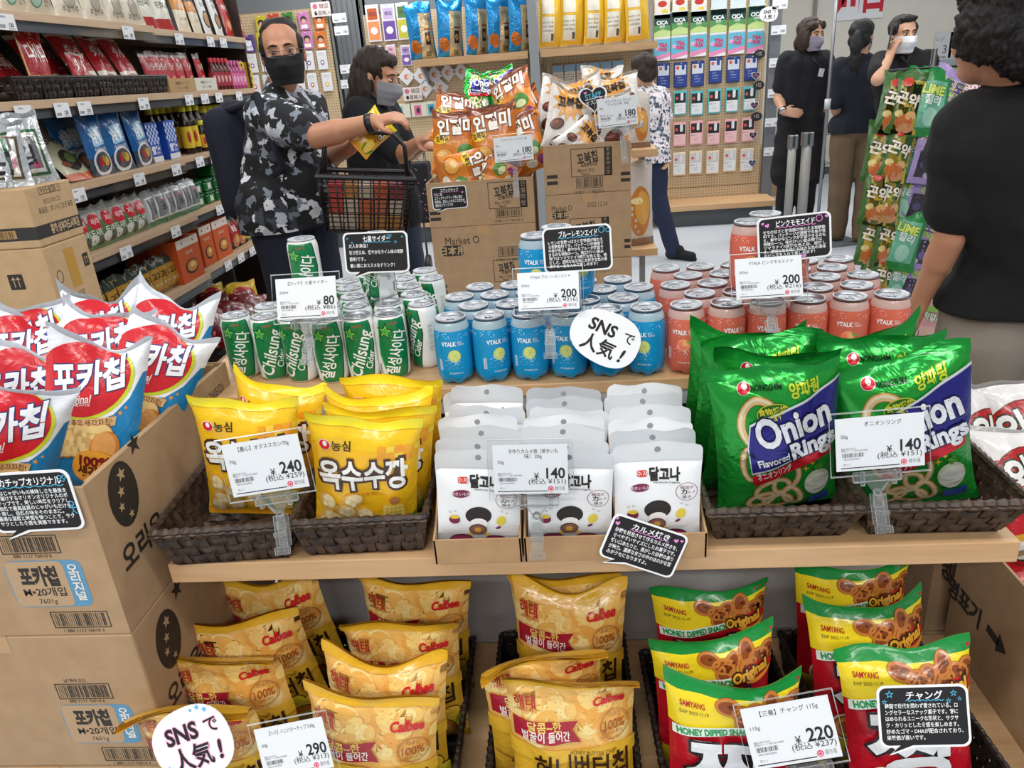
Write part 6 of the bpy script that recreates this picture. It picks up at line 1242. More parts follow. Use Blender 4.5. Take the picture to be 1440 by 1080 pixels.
cards = [((365, 33), '#c9b92e', 'yellow'), ((383, 30), '#c2442a', 'red'), ((403, 28), '#3f7a33', 'green'), ((425, 28), '#c27ab4', 'pink'), ((447, 27), '#d3702a', 'orange'), ((348, 60), '#57408e', 'purple'), ((366, 57), '#c9b92e', 'yellow'), ((385, 56), '#c2442a', 'red'), ((405, 56), '#3f7a33', 'green'), ((430, 55), '#c27ab4', 'pink'), ((449, 55), '#d3702a', 'orange')]
pc = {}
for (u, v), col, nm in cards:
    if nm not in pc: pc[nm] = hang_proto('character_card', '', 'card', .10, .15, col, tinycard(col), g)
    P = PY(u, v-11, YP-.03); hang(pc[nm], '%s card in the %s row of the pegboard behind the man' % (nm, 'upper' if v < 45 else 'second'), P[0], P[2])
for j, (u, v, col) in enumerate(((352, 88, '#7a4fa0'), (371, 86, '#c23a3a'), (412, 85, '#c23a3a'), (432, 84, '#7a4fa0'), (451, 83, '#7a4fa0'), (420, 120, '#d3702a'), (437, 115, '#c23a3a'), (458, 114, '#d9b32a'), (356, 118, '#c23a3a'), (375, 117, '#d3702a'))):
    if col not in pc: pc[col] = hang_proto('badge_card', '', 'card', .095, .165, '#dfe1e6', whitecard(col), g)
    P = PY(u, v-12, YP-.03); hang(pc[col], 'white badge card on the pegboard behind the man, %s of the lower rows' % NTH[j], P[0], P[2])
def packd(col, col2):
    def f(c, w, h): c.rect(-w*.42, -h*.95, w*.42, -h*.45, col, 1, .008).rect(-w*.36, -h*.4, w*.36, -h*.1, col2, 1, .006).ell(0, -h*.7, w*.25, h*.1, '#efe9ef', 2).text('韓国', 0, -h*.25, h*.09, '#4a3a52', 2)
    return f
g = 'clear packs on the pegboard beside the blue bags'
for j, (u, v, w, h, a, b, nm) in enumerate(((525, 33, .125, .31, '#d98a5a', '#b5542a', 'orange'), (547, 32, .13, .31, '#6a4a9a', '#b9a6cf', 'purple'), (567, 30, .12, .31, '#b9b83a', '#4a7a3a', 'yellow-green'), (531, 75, .085, .13, '#4a8ab4', '#7ab4cf', 'small blue'), (550, 76, .09, .16, '#cf7aa0', '#e0a6bf', 'small pink'), (571, 78, .095, .18, '#7a58a6', '#a68acb', 'small violet'))):
    p = hang_proto('charm_pack', '', 'pack', w, h, '#d3d0d4', packd(a, b), g, 'film'); P = PY(u, v, YP-.03); hang(p, '%s pack hanging on the pegboard left of the blue bags' % nm, P[0], P[2]+h/2)
dia = hang_proto('key_ring_card', '', 'card', .115, .115, '#d8dade', lambda c, w, h: c.ell(0, -h*.5, w*.2, h*.2, '#d07a5a', 1).ell(.01, -h*.45, w*.12, h*.12, '#e9c9b4', 2), 'white square cards hung cornerwise below the high shelf')
for j, (u, v) in enumerate(((577, 112), (597, 111), (616, 109), (635, 106), (654, 104), (603, 129), (625, 127))): P = PY(u, v-11, YP-.03); hang(dia, 'white square card hung cornerwise below the blue bags, %s from the left' % NTH[j] if j < 5 else 'white square card hung cornerwise in the lower pair, %s one' % ['left', 'right'][j-5], P[0], P[2], rot=pi/4)
sm = hang_proto('sticker_pack', '', 'pack', .098, .17, '#e3dccf', lambda c, w, h: (c.rect(-w/2, -h*.35, w/2, 0, '#8fb4cf', 1), [c.ell(w*(-.3+.2*(i % 4)), -h*(.5+.12*(i//4)), w*.06, w*.06, ['#b5543a', '#4a3a33', '#c99a5a'][i % 3], 1, 8) for i in range(12)]), 'small sticker packs in a row')
for i in range(6): P = PY(784+17*i, 92-1.4*i, YP-.03); hang(sm, 'small sticker pack below the yellow bags, %s from the left' % NTH[i], P[0], P[2])
gb = hang_proto('toy_card', '', 'card', .15, .13, '#d9d8c6', lambda c, w, h: c.rect(-w*.42, -h*.9, 0, -h*.2, '#4aa0c0', 1).ell(-w*.2, -h*.55, w*.12, h*.2, '#2f3a55', 2), 'pale toy cards below the high shelf'); gp = hang_proto('toy_card', '', 'card', .15, .13, '#d9d8c6', lambda c, w, h: c.rect(-w*.3, -h*.9, w*.15, -h*.2, '#d86a9a', 1).ell(-w*.05, -h*.55, w*.12, h*.2, '#3a2f45', 2), 'pale toy cards below the high shelf')
for j, (u, p, nm) in enumerate(((565, gb, 'blue'), (588, gp, 'pink'), (610, gb, 'pale')[:3])): P = PY(u, 146-j*2, YP-.03); hang(p, 'pale toy card with %s picture low on the rear pegboard, %s from the left' % (nm, NTH[j]), P[0], P[2])
for j, (u, v) in enumerate(((451, 13), (580, 132))):
    P = PY(u, v, YP-.04); c = Cv(); c.ell(-.05, .025, .022, .022, '#c9688a', 1).text('韓国', .03, .025, .035, '#6a3a48', 1).ell(-.05, -.03, .014, .018, '#3a2f33', 1).text('直輸入', .03, -.03, .032, '#3a2f33', 1); mb = MB(); mb.box(-.09, .09, 0, .002, -.06, .06, M('#e3d9d6', 'paper')).cv(c, 'paper', Matrix.Translation((0, -.0003, 0)))
    tag(mb.obj('small_sign', None, TR((P[0], YP-.04, P[2]))), ['small pink lettered sign at the top of the pegboard behind the man', 'small pink lettered sign under the cornerwise cards'][j], 'sign', 'small pink lettered signs')
# ================================================================== rear right: exit area
P = PY(1210, 12, 9.98); c = Cv(); c.text('出口', 0, 0, .34, '#c8283a', 1, bold=.035, width=.52)
t = MB().box(-.27, .27, 0, .004, -.26, .26, M('#e9e9ec', 'paper')).cv(c, 'paper', Matrix.Translation((0, -.0006, 0)), .0005).obj('exit_sign', None, TR((P[0], 9.985, PY(1210, 27, 9.98)[2]+.26))); tag(t, 'white exit poster with red characters on the cream rear wall', 'sign')
def post(name, lab, px, y, r, z1, mat, cat, group=None, base=.0):
    P = PY(*px, y); t = thing(name, lab, cat, TR((P[0], y, 0)), group); MB().tube([(0, 0, 0), (0, 0, z1)], r, mat, 14).obj('pole', t)
    if base: MB().lathe([(base, 0), (base, .012), (r*1.5, .03)], mat, 24).obj('foot', t)
    return t
CH = M('#9ea1a5', 'brushed')
t = post('sign_pole', 'thin chrome pole standing on the floor beside the ponytailed woman', (1166, 120), 6.0, .012, 2.6, CH, 'pole', None, .05); MB().tube([(0, 0, 1.05), (0, 0, 1.12)], .022, M('#c6c9cc', 'plastic'), 14).obj('clamp', t)
structure(MB().tube([(PY(1149, 12, 9.9)[0], 9.96, 1.2), (PY(1149, 12, 9.9)[0], 9.96, 3.2)], .02, M('#9b9a96', 'plastic'), 10).obj('trim_3'))
for i, (px, lab, z1, r) in enumerate((((1112, 240), 'chrome gate post in front of the standing staff man, left one', .0, .03), ((1132, 240), 'chrome gate post in front of the standing staff man, right one', .0, .036))):
    y = 5.9; z1 = PY(px[0], 190 if i == 0 else 186, y)[2]; t = post('gate_post', lab, px, y, r, z1, M('#8f8d8a', 'plastic'), 'post', 'chrome gate posts')
    MB().box(-r*1.05, r*1.05, -r*1.05, r*1.05, z1-.10, z1, M('#8d9093', 'brushed'), .006).obj('post_head', t); MB().box(-.008, .008, -r*1.15, -r*1.02, z1-.085, z1-.005, M('#2b2c2e', 'plastic')).obj('slot', t)
# wire trolley and boxes behind the staff
P = PZ(1160, 268, 0); x0, y0 = P[0], P[1]+.5
t = thing('wire_trolley', 'chrome wire trolley on castors behind the chrome pole', 'trolley', TR((x0-.25, y0, 0))); mb = MB()
for z in (.22, .55, .9):
    for q in range(9): mb.tube([(.06*q, 0, z), (.06*q, .4, z)], .003, CH, 5)
    mb.tube([(0, 0, z), (.48, 0, z), (.48, .4, z), (0, .4, z)], .005, CH, 6, True, True)
mb.obj('wire_shelf', t)
for x in (0, .48):
    for y in (0, .4): MB().tube([(x, y, .09), (x, y, 1.05)], .009, CH, 8).obj('upright', t); MB().tube([(x-.012, y, .04), (x+.012, y, .04)], .04, M('#1c1c1e', 'plastic'), 14).obj('castor', t)
for i, (z0, lab) in enumerate(((0, 'brown carton on the floor behind the staff man'), (.26, 'brown carton stacked behind the staff man'))):
    P = PY(1090, 240, 8.6); t = thing('cardboard_carton', lab, 'carton', TR((P[0]-.25, 8.6, z0+.0005)), 'cartons behind the staff man'); c = Cv(); c.text('T', .42, .13, .08, INK, 1, bold=.03); carton_shell(t, .5, .4, .255, CARTON, CARTONIN, False, marks=[('y', c)])
P = PZ(1170, 340, 0); t = MB().box(-.22, .22, -.3, .3, .0, .006, M('#5d6269', 'cloth')).obj('floor_mat', None, TR((P[0]-.05, P[1]+.1, .0005), 0, 0, .25)); tag(t, 'small grey mat lying on the floor behind the pink drinks', 'mat')
for i, u in enumerate((1331, 1352)):
    P = PY(u, 66, 9.9); c = Cv(); c.text('3', .02, -.02, .1, '#5a5d63', 1).text('レジ', -.04, .09, .04, '#5a5d63', 1).barcode(-.07, -.13, .05, -.10, '#5a5d63', 1, i); tag(MB().box(-.1, .1, 0, .004, -.17, .17, M('#d3d5d9', 'paper')).cv(c, 'paper', Matrix.Translation((0, -.0006, 0)), .0005).obj('wall_notice', None, TR((P[0], 9.985, P[2]))), 'white notice on the rear wall beside the near man\'s hair, %s one' % ['left', 'right'][i], 'notice', 'white notices on the rear wall')
P = PY(1345, 93, 8.4); t = thing('counter_rack', 'grey rack unit on the floor against the rear right wall', 'rack', TR((P[0]-.5, 8.4, 0))); mb = MB()
MB().box(0, 1.3, 0, .5, 0, P[2]-.12, M('#a3a6aa', 'plastic'), .01).obj('body', t)
for q in range(5): MB().box(.05+.25*q, .25+.25*q, .0, .3, P[2]-.12, P[2]+.08, M('#83878c', 'plastic'), .01).obj('tray', t)
# ------------------------------------------------------------------ hanging rack of candy bags
def k1(c, W, H): c.rect(-W, 0, W, H, '#3f6b33', 1).rect(-W*.32, 0, W*.5, H*.85, '#c2a63a', 1); c.text('곤약', .0, H*.55, .034, '#f2e9d4', 4, bold=.04, rot=-.2, stroke='#3a2a14', sw=.05); c.ell(-.01, H*.82, .018, .014, '#c93a2a', 3).ell(0, H*.2, .03, .024, '#d0723a', 3).ell(.02, H*.3, .018, .014, '#e9b87a', 3).ell(-.022, H*.32, .014, .012, '#e9d28a', 3).ell(.01, H*.1, .028, .016, '#d99a6a', 3)
def k2(c, W, H): c.rect(-W*.34, H*.14, W*.36, H*.82, '#6fb89a', 1).text('LIME', 0, H*.7, .03, '#d6e86a', 3, bold=.05, rot=-.15, stroke='#2a7a3a', sw=.05).text('젤리', 0, H*.55, .026, '#e4efe8', 3, bold=.03, rot=-.15).ell(0, H*.3, .026, .03, '#a5d8c0', 2).rect(-W, 0, W, H*.07, '#1e8a3a', 2)
def k3(c, W, H): c.rect(-W*.36, H*.1, W*.36, H*.5, '#3a3440', 1).text('포도', 0, H*.72, .034, '#5f3f8f', 3, bold=.04, rot=-.2, stroke='#cfe06a', sw=.05).text('곤약', .01, H*.58, .026, '#a9d04a', 3, bold=.03, rot=-.2).ell(-.02, H*.3, .014, .014, '#57507a', 2).ell(.02, H*.24, .016, .014, '#70639a', 2).ell(.0, H*.14, .012, .010, '#b9b4c9', 2)
def k4(c, W, H): c.rect(-W*.37, H*.1, W*.37, H*.88, '#dca0a0', 1).text('복숭아', 0, H*.72, .03, '#f3e3e6', 3, bold=.04, rot=-.2, stroke='#c9506a', sw=.05).text('곤약젤리', .0, H*.5, .024, '#e9efe0', 3, bold=.03, rot=-.2, stroke='#4a7a3a', sw=.04).rect(-W*.3, H*.14, W*.3, H*.34, '#e3b9a4', 2).ell(.03, H*.2, .012, .01, '#d9e0d4', 3)
KB = [simple_pouch(.10, .20, .03, '#4a7338', k1, 201, wr=1.6, var=3), simple_pouch(.125, .215, .035, '#1f8a3f', k2, 202, wr=1.6, var=3), simple_pouch(.12, .215, .03, '#a58fc6', k3, 203, wr=1.6, var=3), simple_pouch(.15, .235, .035, '#8fc04a', k4, 204, wr=1.5, var=3)]
YR = 2.75; tw = thing('hanging_rack', 'black wire rack of hanging candy bags beside the near man', 'rack', TR((PY(1300, 300, YR)[0], YR+.16, 0)))
ox = PY(1300, 300, YR)[0]; BKM = M('#26272a', 'plastic')
for x in (.06, .30): MB().tube([(x, .06, .01), (x, .06, PY(1300, 98, YR)[2]+.06)], .010, BKM, 8).obj('upright', tw)
MB().box(-.12, .36, -.16, .22, 0, .05, BKM, .006).obj('foot_plate', tw)
rowv = [(98, [(1257, 0), (1274, 0), (1291, 1), (1310, 1), (1331, 2), (1356, 3), (1386, 3)]), (168, [(1239, 0), (1258, 0), (1281, 1), (1307, 2), (1322, 2), (1345, 3)]), (230, [(1231, 0), (1250, 0), (1272, 1), (1298, 2), (1318, 3)]), (293, [(1227, 0), (1247, 0), (1266, 1), (1291, 2), (1312, 3)]), (350, [(1222, 0), (1240, 0), (1258, 1), (1284, 2), (1308, 3)]), (404, [(1218, 0), (1236, 0), (1255, 1), (1278, 1), (1306, 3)])]
names = ['yellow and green', 'bright green', 'lilac', 'pink and lime']
for r_, (v, its) in enumerate(rowv):
    cnt = [0]*4; zt = PY(1290, v, YR)[2]
    MB().tube([(PY(its[0][0]-2, v, YR)[0]-ox, -.12, zt+.002), (.36, -.12, zt+.002)], .004, BKM, 8).obj('cross_bar', tw)
    for u, k in its:
        P = PY(u, v, YR); n = cnt[k]; cnt[k] += 1
        for dy, w_ in ((0, 'front'), (.05, 'behind')) if (r_ < 2 and k == 1) else ((0, 'front'),):
            KB[k].put('candy_bag', '%s candy bag in row %s of the rack, %s of its kind%s' % (names[k], ['one', 'two', 'three', 'four', 'five', 'six'][r_], NTH[n], '' if w_ == 'front' else ', hung behind'), 'candy bag', TR((P[0]+dy*.4, YR+dy+rr.uniform(-.02, .02), zt-KB[k].H), -.12, 0, rr.uniform(-.15, .15)) @ Matrix.Rotation(.16+rr.uniform(-.06, .06), 4, 'Y'), 'hanging candy bags')
# ================================================================== people
def V3(p): return Vector((float(p[0]), float(p[1]), float(p[2])))
class Blob:
    """one continuous surface grown around tapering limbs and rounded masses"""
    def __init__(s): s.mb = MB()
    def cap(s, a, ra, b, rb, n=16):
        a, b = V3(a), V3(b); m = None
        s.mb.ball(a, ra, _BM, n, 10); s.mb.ball(b, rb, _BM, n, 10); d = b-a
        if d.length > 1e-4: s.mb.tube([a, b], [ra, rb], _BM, n)
        return s
    def chain(s, pts, rs):
        for i in range(len(pts)-1): s.cap(pts[i], rs[i], pts[i+1], rs[i+1])
        return s
    def ell(s, c, r, T=None): s.mb.ball(V3(c) if T is None else T @ V3(c), r, _BM, 20, 14, T.to_3x3() if T is not None else None); return s
    def mesh(s, name, voxel, smooth, mat, disp=None, T=None):
        me = s.mb.mesh('tmp'); o = bpy.data.objects.new('tmp', me); COL.objects.link(o)
        r = o.modifiers.new('r', 'REMESH'); r.mode = 'VOXEL'; r.voxel_size = voxel; r.use_smooth_shade = True
        if smooth: q = o.modifiers.new('s', 'SMOOTH'); q.factor = .5; q.iterations = smooth
        dg = bpy.context.evaluated_depsgraph_get(); dg.update(); out = bpy.data.meshes.new_from_object(o.evaluated_get(dg)); bpy.data.objects.remove(o); bpy.data.meshes.remove(me)
        out.name = name; n = len(out.vertices); co = np.zeros(n*3); out.vertices.foreach_get('co', co); co = co.reshape(-1, 3)
        if disp:
            nr = np.zeros(n*3); out.vertices.foreach_get('normal', nr); nr = nr.reshape(-1, 3); co = co+nr*disp(co)[:, None]
        out.vertices.foreach_set('co', co.ravel()); out.polygons.foreach_set('use_smooth', np.ones(len(out.polygons), bool)); out.materials.clear(); out.materials.append(mat); out.update(); return out
_BM = M('#808080', 'plastic')
def wrinkle(amp, f, seed=0):
    r = np.random.RandomState(seed); K = r.normal(0, f, (6, 3)); p = r.uniform(0, 6.3, 6)
    return lambda co: amp*sum(np.sin(co@K[i]+p[i]) for i in range(6))/3
def curls(amp, f, seed=0, vz=.22):
    def wr_(amp, f, sd):
        r = np.random.RandomState(sd); K = r.normal(0, f, (6, 3)); K[:, 2] *= vz; p = r.uniform(0, 6.3, 6)
        return lambda co: amp*sum(np.sin(co@K[i]+p[i]) for i in range(6))/3
    a = wr_(amp, f, seed); b = wr_(amp*.6, f*2.3, seed+1); return lambda co: np.abs(a(co))*1.6+b(co)
def skin_mat(name, c):
    def f(nt, b, N, L): b.inputs['Base Color'].default_value = lin(c); b.inputs['Roughness'].default_value = .5; b.inputs['Subsurface Weight'].default_value = .06; b.inputs['Subsurface Radius'].default_value = (.02, .008, .004)
    return node_mat(name, f)
SKIN = skin_mat('skin_tan', '#bd8768'); SKINB = skin_mat('skin_light', '#c99a7d')
HAIRK = M('#17120f', 'hair'); HAIRB = M('#2b1d15', 'hair')
def hand_parts(bl, w_, d, n, curl, side, k=1.0):
    d = V3(d).normalized(); n = V3(n); n = (n-d*n.dot(d)).normalized(); b = d.cross(n); w_ = V3(w_)
    for i in (-1, 1): bl.cap(w_+b*.012*i*k, .019*k, w_+d*.075*k+b*.026*i*k, .014*k)
    bl.cap(w_+d*.03*k, .019*k, w_+d*.07*k, .015*k)
    L = [.066, .078, .072, .055]
    for i in range(4):
        p = w_+d*.082*k+b*(i-1.5)*.0205*k*side; a = 0.0; q = p
        for j, f in enumerate((.45, .31, .24)):
            a += curl*(1+.12*(i-1.5))*(.6 if j == 0 else 1); dr = d*cos(a)+n*sin(a); e = q+dr*L[i]*f*k; bl.cap(q, (.0098-.001*j)*k, e, (.0088-.001*j)*k, 10); q = e
    t0 = w_+d*.02*k-b*.026*k*side; t1 = t0+(d*.55-b*.65*side+n*.35).normalized()*.04*k; t2 = t1+(d*.85-b*.1*side+n*.55).normalized()*.03*k
    bl.cap(t0, .014*k, t1, .0105*k, 12); bl.cap(t1, .0105*k, t2, .0085*k, 12)
def head_parts(bl, T, k):
    def E(c, r): bl.ell(c, r, T)
    E((0, .015, .03), (.078, .098, .092)); E((0, -.028, -.03), (.063, .066, .085)); E((0, -.045, -.088), (.041, .042, .028)); E((-.034, -.055, -.03), (.033, .034, .035)); E((.034, -.055, -.03), (.033, .034, .035))
    f = lambda p: T @ V3(p); s = T.to_scale()[0]
    bl.cap(f((0, -.088, .006)), .010*s, f((0, -.106, -.028)), .0135*s); bl.cap(f((-.036, -.078, .024)), .012*s, f((.036, -.078, .024)), .012*s)
    for q in (-1, 1): E((q*.08, .012, -.008), (.010, .019, .031))
    E((0, -.083, -.058), (.024, .016, .012))
def face_feats(root, T, brow='#1d1511', squint=1.0):
    e = MB()
    for q in (-1, 1):
        e.ball(T @ V3((q*.031, -.0815, .001)), (.0135, .012, .0075*squint), M('#d9d2ca', 'gloss'), 14, 10, T.to_3x3()); e.ball(T @ V3((q*.031, -.0905, .001)), (.0062, .004, .0062*squint), M('#1c130f', 'gloss'), 12, 8, T.to_3x3())
        e.tube([T @ V3((q*(.031+dx), -.0915+abs(dx)*.35, .0072*squint+.0015-abs(dx)*.16)) for dx in (-.015, -.007, 0, .007, .015)], .0019, M('#2a1b15', 'plastic'), 6)
    e.obj('eyes', root)
    e = MB()
    for q in (-1, 1): e.tube([T @ V3((q*x, y, z)) for x, y, z in ((.012, -.0935, .022), (.025, -.0935, .0265), (.038, -.086, .026), (.05, -.072, .019))], [.0026, .0042, .0038, .0018], M(brow, 'hair'), 7)
    e.obj('eyebrows', root)
def mask_mesh(root, T, col, top=-.012, bot=-.118, fin='cloth'):
    P = []; na, nz = 22, 16
    for i in range(na+1):
        a = radians(-82+164*i/na)
        for j in range(nz+1):
            t = j/nz; z = top+(bot-top)*t-.012*(1-cos(a))*(1-t)*-.6; tent = math.exp(-(a/.42)**2)*(.026*sin(pi*min(t*1.25, 1))**.8); sh = 1-.42*max(0, t-.35)**1.15
            P.append(T @ V3((.077*sin(a)*sh, -.022-(.089+tent)*cos(a)*sh-.0012*sin(t*22), z)))
    F = [(i*(nz+1)+j, (i+1)*(nz+1)+j, (i+1)*(nz+1)+j+1, i*(nz+1)+j+1) for i in range(na) for j in range(nz)]
    mb = MB().add(P, F, M(col, fin), True)
    for q in (-1, 1):
        for z0, z1 in ((top-.01, .012), (bot+.03, -.03)): mb.tube([T @ V3((q*.073, -.03, z0)), T @ V3((q*.083, -.008, (z0+z1)/2)), T @ V3((q*.084, .018, z1))], .0016, M(col, fin), 6)
    mb.obj('face_mask', root)
def hair_mesh(root, T, ells, mat, disp, voxel=.007, name='hair'):
    b = Blob()
    for c, r in ells: b.ell(c, r, T)
    mobj(name, b.mesh(name, voxel, 3, mat, disp), root)
def HT(c, yaw, pitch=0, roll=0, k=1.0): return Matrix.Translation(V3(c)) @ Matrix.Rotation(yaw, 4, 'Z') @ Matrix.Rotation(pitch, 4, 'X') @ Matrix.Rotation(roll, 4, 'Y') @ Matrix.Scale(k, 4)
def arm(bl, J, s, ku=1.0):
    bl.chain([J['s'+s], J['e'+s], J['w'+s]], [.052*ku, .042*ku, .028*ku]); bl.cap(J['e'+s], .043*ku, V3(J['e'+s]).lerp(V3(J['w'+s]), .35), .042*ku)
def torso(bl, J, r, belly=0.0, low=1.0):
    sR, sL, hR, hL = (V3(J[k]) for k in ('sR', 'sL', 'hR', 'hL')); m = (sR+sL)/2; p = (hR+hL)/2
    for s_, h_ in ((sR, hR), (sL, hL)): bl.cap(s_.lerp(m, .30)-Vector((0, 0, .05)), r*.94, h_.lerp(p, .25)+Vector((0, 0, .06)), r*low)
    bl.cap(m-Vector((0, 0, .06)), r, p+Vector((0, 0, .05)), r*low); bl.cap(sR, r*.62, sL, r*.62); bl.cap(sR.lerp(m, .35)+Vector((0, 0, .012)), r*.5, J['n'], r*.5); bl.cap(sL.lerp(m, .35)+Vector((0, 0, .012)), r*.5, J['n'], r*.5)
def person(label, J, HTm, skin=SKIN, voxel=.0075, hands=(), body_r=.095, k=1.0, thick=1.0):
    root = thing('person', label, 'person', None); p = (V3(J['hR'])+V3(J['hL']))/2; b = Blob()
    torso(b, J, body_r*.9); b.cap(J['n'], .058, HTm @ V3((0, .012, -.06)), .055)
    for s in 'RL':
        arm(b, J, s, thick); b.chain([J['h'+s], J['k'+s], J['a'+s]], [.075, .05, .04])
        a = V3(J['a'+s]); t = V3(J['t'+s]); b.cap(a-Vector((0, 0, .03)), .034, t, .026)
    head_parts(b, HTm, k)
    for h in hands: hand_parts(b, *h)
    mobj('body', b.mesh('body', voxel, 4, skin), root); return root
def shirt(root, J, mat, r, sleeve=.62, belly=None, cuff=.068, low=1.05, voxel=.009, amp=.004, seed=1, name='shirt', hem=None, lift=0, cut=None):
    J = dict(J); b = Blob()
    for q in ('hR', 'hL'): J[q] = V3(J[q])+Vector((0, 0, lift)); torso(b, J, r, low=low)
    if belly: b.ell(*belly)
    for s in 'RL':
        S, E_ = V3(J['s'+s]), V3(J['e'+s]); e = S.lerp(E_, sleeve); b.chain([S, S.lerp(e, .6), e], [r*.66, cuff*1.02, cuff])
    if hem:
        for s in 'RL': b.cap(V3(J['h'+s])+Vector((0, 0, .08)), r*low, V3(J['h'+s])-Vector((0, 0, hem)), r*low*1.02)
    me = b.mesh(name, voxel, 3, mat, wrinkle(amp, 26, seed))
    if cut is not None:
        bm = bmesh.new(); bm.from_mesh(me); g = bmesh.ops.bisect_plane(bm, geom=bm.verts[:]+bm.edges[:]+bm.faces[:], plane_co=(0, 0, cut), plane_no=(0, 0, 1), clear_inner=True); ed = [e for e in g['geom_cut'] if isinstance(e, bmesh.types.BMEdge)]
        bmesh.ops.contextual_create(bm, geom=ed) if False else bmesh.ops.edgeloop_fill(bm, edges=ed); bm.to_mesh(me); bm.free()
    mobj(name, me, root)
def trousers(root, J, mat, r=.098, rk=.075, ra=.066, seed=3, amp=.004, name='trousers'):
    b = Blob(); hR, hL = V3(J['hR']), V3(J['hL']); b.cap(hR+Vector((0, 0, .05)), r*.95, hL+Vector((0, 0, .05)), r*.95)
    for s in 'RL': b.chain([J['h'+s], J['k'+s], V3(J['a'+s])+Vector((0, 0, -.02))], [r, rk, ra])
    mobj(name, b.mesh(name, .009, 3, mat, wrinkle(amp, 24, seed)), root)
def shoes(root, J, mat, sole='#d9d9d6'):
    for s in 'RL':
        a = V3(J['a'+s]); t = V3(J['t'+s]); d = (t-a); d.z = 0; d.normalize(); b = Blob()
        b.cap((a.x, a.y, .05), .042, (a.x+d.x*.16, a.y+d.y*.16, .036), .036).cap((a.x-d.x*.03, a.y-d.y*.03, .04), .038, (a.x+d.x*.05, a.y+d.y*.05, .075), .042).cap((a.x-d.x*.03, a.y-d.y*.03, .016), .015, (a.x+d.x*.19, a.y+d.y*.19, .016), .015)
        mobj('shoe', b.mesh('shoe', .006, 2, mat), root)
def stance(hR, hL, ydir, spread=.0, kb=.02):
    """knees, ankles and toes straight below the hips; ydir = horizontal facing"""
    d = Vector((ydir[0], ydir[1], 0)).normalized(); J = {}
    for s, h, sg in (('R', V3(hR), 1), ('L', V3(hL), -1)):
        J['h'+s] = h; J['k'+s] = Vector((h.x, h.y, .49))+d*kb; J['a'+s] = Vector((h.x, h.y, .085))+d*spread*sg; J['t'+s] = Vector((h.x, h.y, .03))+d*(.16+spread*sg)
    return J
# --- man in the black and white patterned shirt
y = 3.2
J = stance(PY(386, 312, 3.10), PY(438, 308, 3.34), (.8, -.6)); hz = (J['hR'].z+J['hL'].z)/2
J.update(n=PY(393, 128, 3.28), sR=PY(374, 163, 3.08), sL=PY(432, 152, 3.44), eR=PY(447, 192, 2.93), wR=PY(526, 172, 2.90), eL=PY(452, 228, 3.30), wL=PY(492, 207, 3.06))
Hm = HT(PY(398, 76, 3.20), radians(16), radians(-2), radians(-3), 1.0)
fw = (V3(J['wR'])-V3(J['eR'])).normalized(); fl = (V3(J['wL'])-V3(J['eL'])).normalized()
man = person('man in black and white patterned shirt, black mask and glasses, holding a yellow bag', J, Hm, SKIN, .0062, [(J['wR'], fw, (.35, .3, -.9), .75, 1), (J['wL'], fl, (-.2, .5, .8), .8, 1)], .105, thick=1.12)
def aloha(nt, b, N, L):
    tc = N('ShaderNodeTexCoord'); nz = N('ShaderNodeTexNoise'); nz.inputs['Scale'].default_value = 30; nz.inputs['Detail'].default_value = 3; sc = N('ShaderNodeVectorMath'); sc.operation = 'SCALE'; sc.inputs['Scale'].default_value = .075
    ad = N('ShaderNodeVectorMath'); ad.operation = 'ADD'; vo = N('ShaderNodeTexVoronoi'); vo.inputs['Scale'].default_value = 27; sp = N('ShaderNodeSeparateColor')
    cr = N('ShaderNodeValToRGB'); cr.color_ramp.interpolation = 'CONSTANT'; E_ = cr.color_ramp.elements; E_[0].color = lin('#15171b'); E_[0].position = 0; E_[1].color = lin('#3b4049'); E_[1].position = .5
    for p_, c_ in ((.62, '#1b1d22'), (.7, '#7b8390'), (.8, '#b4bac4'), (.88, '#d9dce2')): q = E_.new(p_); q.color = lin(c_)
    L(tc.outputs['Object'], nz.inputs[0]); L(nz.outputs['Color'], sc.inputs[0]); L(sc.outputs[0], ad.inputs[0]); L(tc.outputs['Object'], ad.inputs[1]); L(ad.outputs[0], vo.inputs['Vector']); L(vo.outputs['Color'], sp.inputs[0]); L(sp.outputs[0], cr.inputs[0]); L(cr.outputs[0], b.inputs['Base Color']); b.inputs['Roughness'].default_value = .85
p_ = (V3(J['hR'])+V3(J['hL']))/2
shirt(man, J, node_mat('palm_print_cloth', aloha), .128, .74, ((p_.x+.07, p_.y-.05, p_.z+.16), (.17, .17, .2)), .084, 1.12, amp=.006, hem=.12, voxel=.008, cut=PY(410, 318, 3.15)[2])
trousers(man, J, M('#1b2030', 'cloth'), .105, .082, .07); shoes(man, J, M('#222226', 'cloth'))
face_feats(man, Hm, squint=.55); mask_mesh(man, Hm, '#15161a')
hair_mesh(man, Hm, [((0, .05, .035), (.082, .075, .085)), ((-.066, .02, .03), (.022, .06, .05)), ((.066, .02, .03), (.022, .06, .05)), ((0, .035, .088), (.074, .08, .05))], HAIRK, wrinkle(.003, 120, 4), .006)
g_ = MB(); gm = M('#8e8f94', 'metal')
for q in (-1, 1):
    g_.tube([Hm @ V3((q*.033+.024*cos(t)*1.05, -.108+.012*abs(q*.033+.024*cos(t))*6*.25, -.003+.0145*sin(t))) for t in np.linspace(0, 2*pi, 21)[:-1]], .0013, gm, 6, True, True); g_.tube([Hm @ V3((q*.058, -.104, .004)), Hm @ V3((q*.083, -.03, .006)), Hm @ V3((q*.087, .02, .004))], .0018, M('#2a2424', 'plastic'), 6)
g_.tube([Hm @ V3((-.010, -.108, .001)), Hm @ V3((0, -.112, .004)), Hm @ V3((.010, -.108, .001))], .0013, gm, 6); g_.obj('glasses', man)
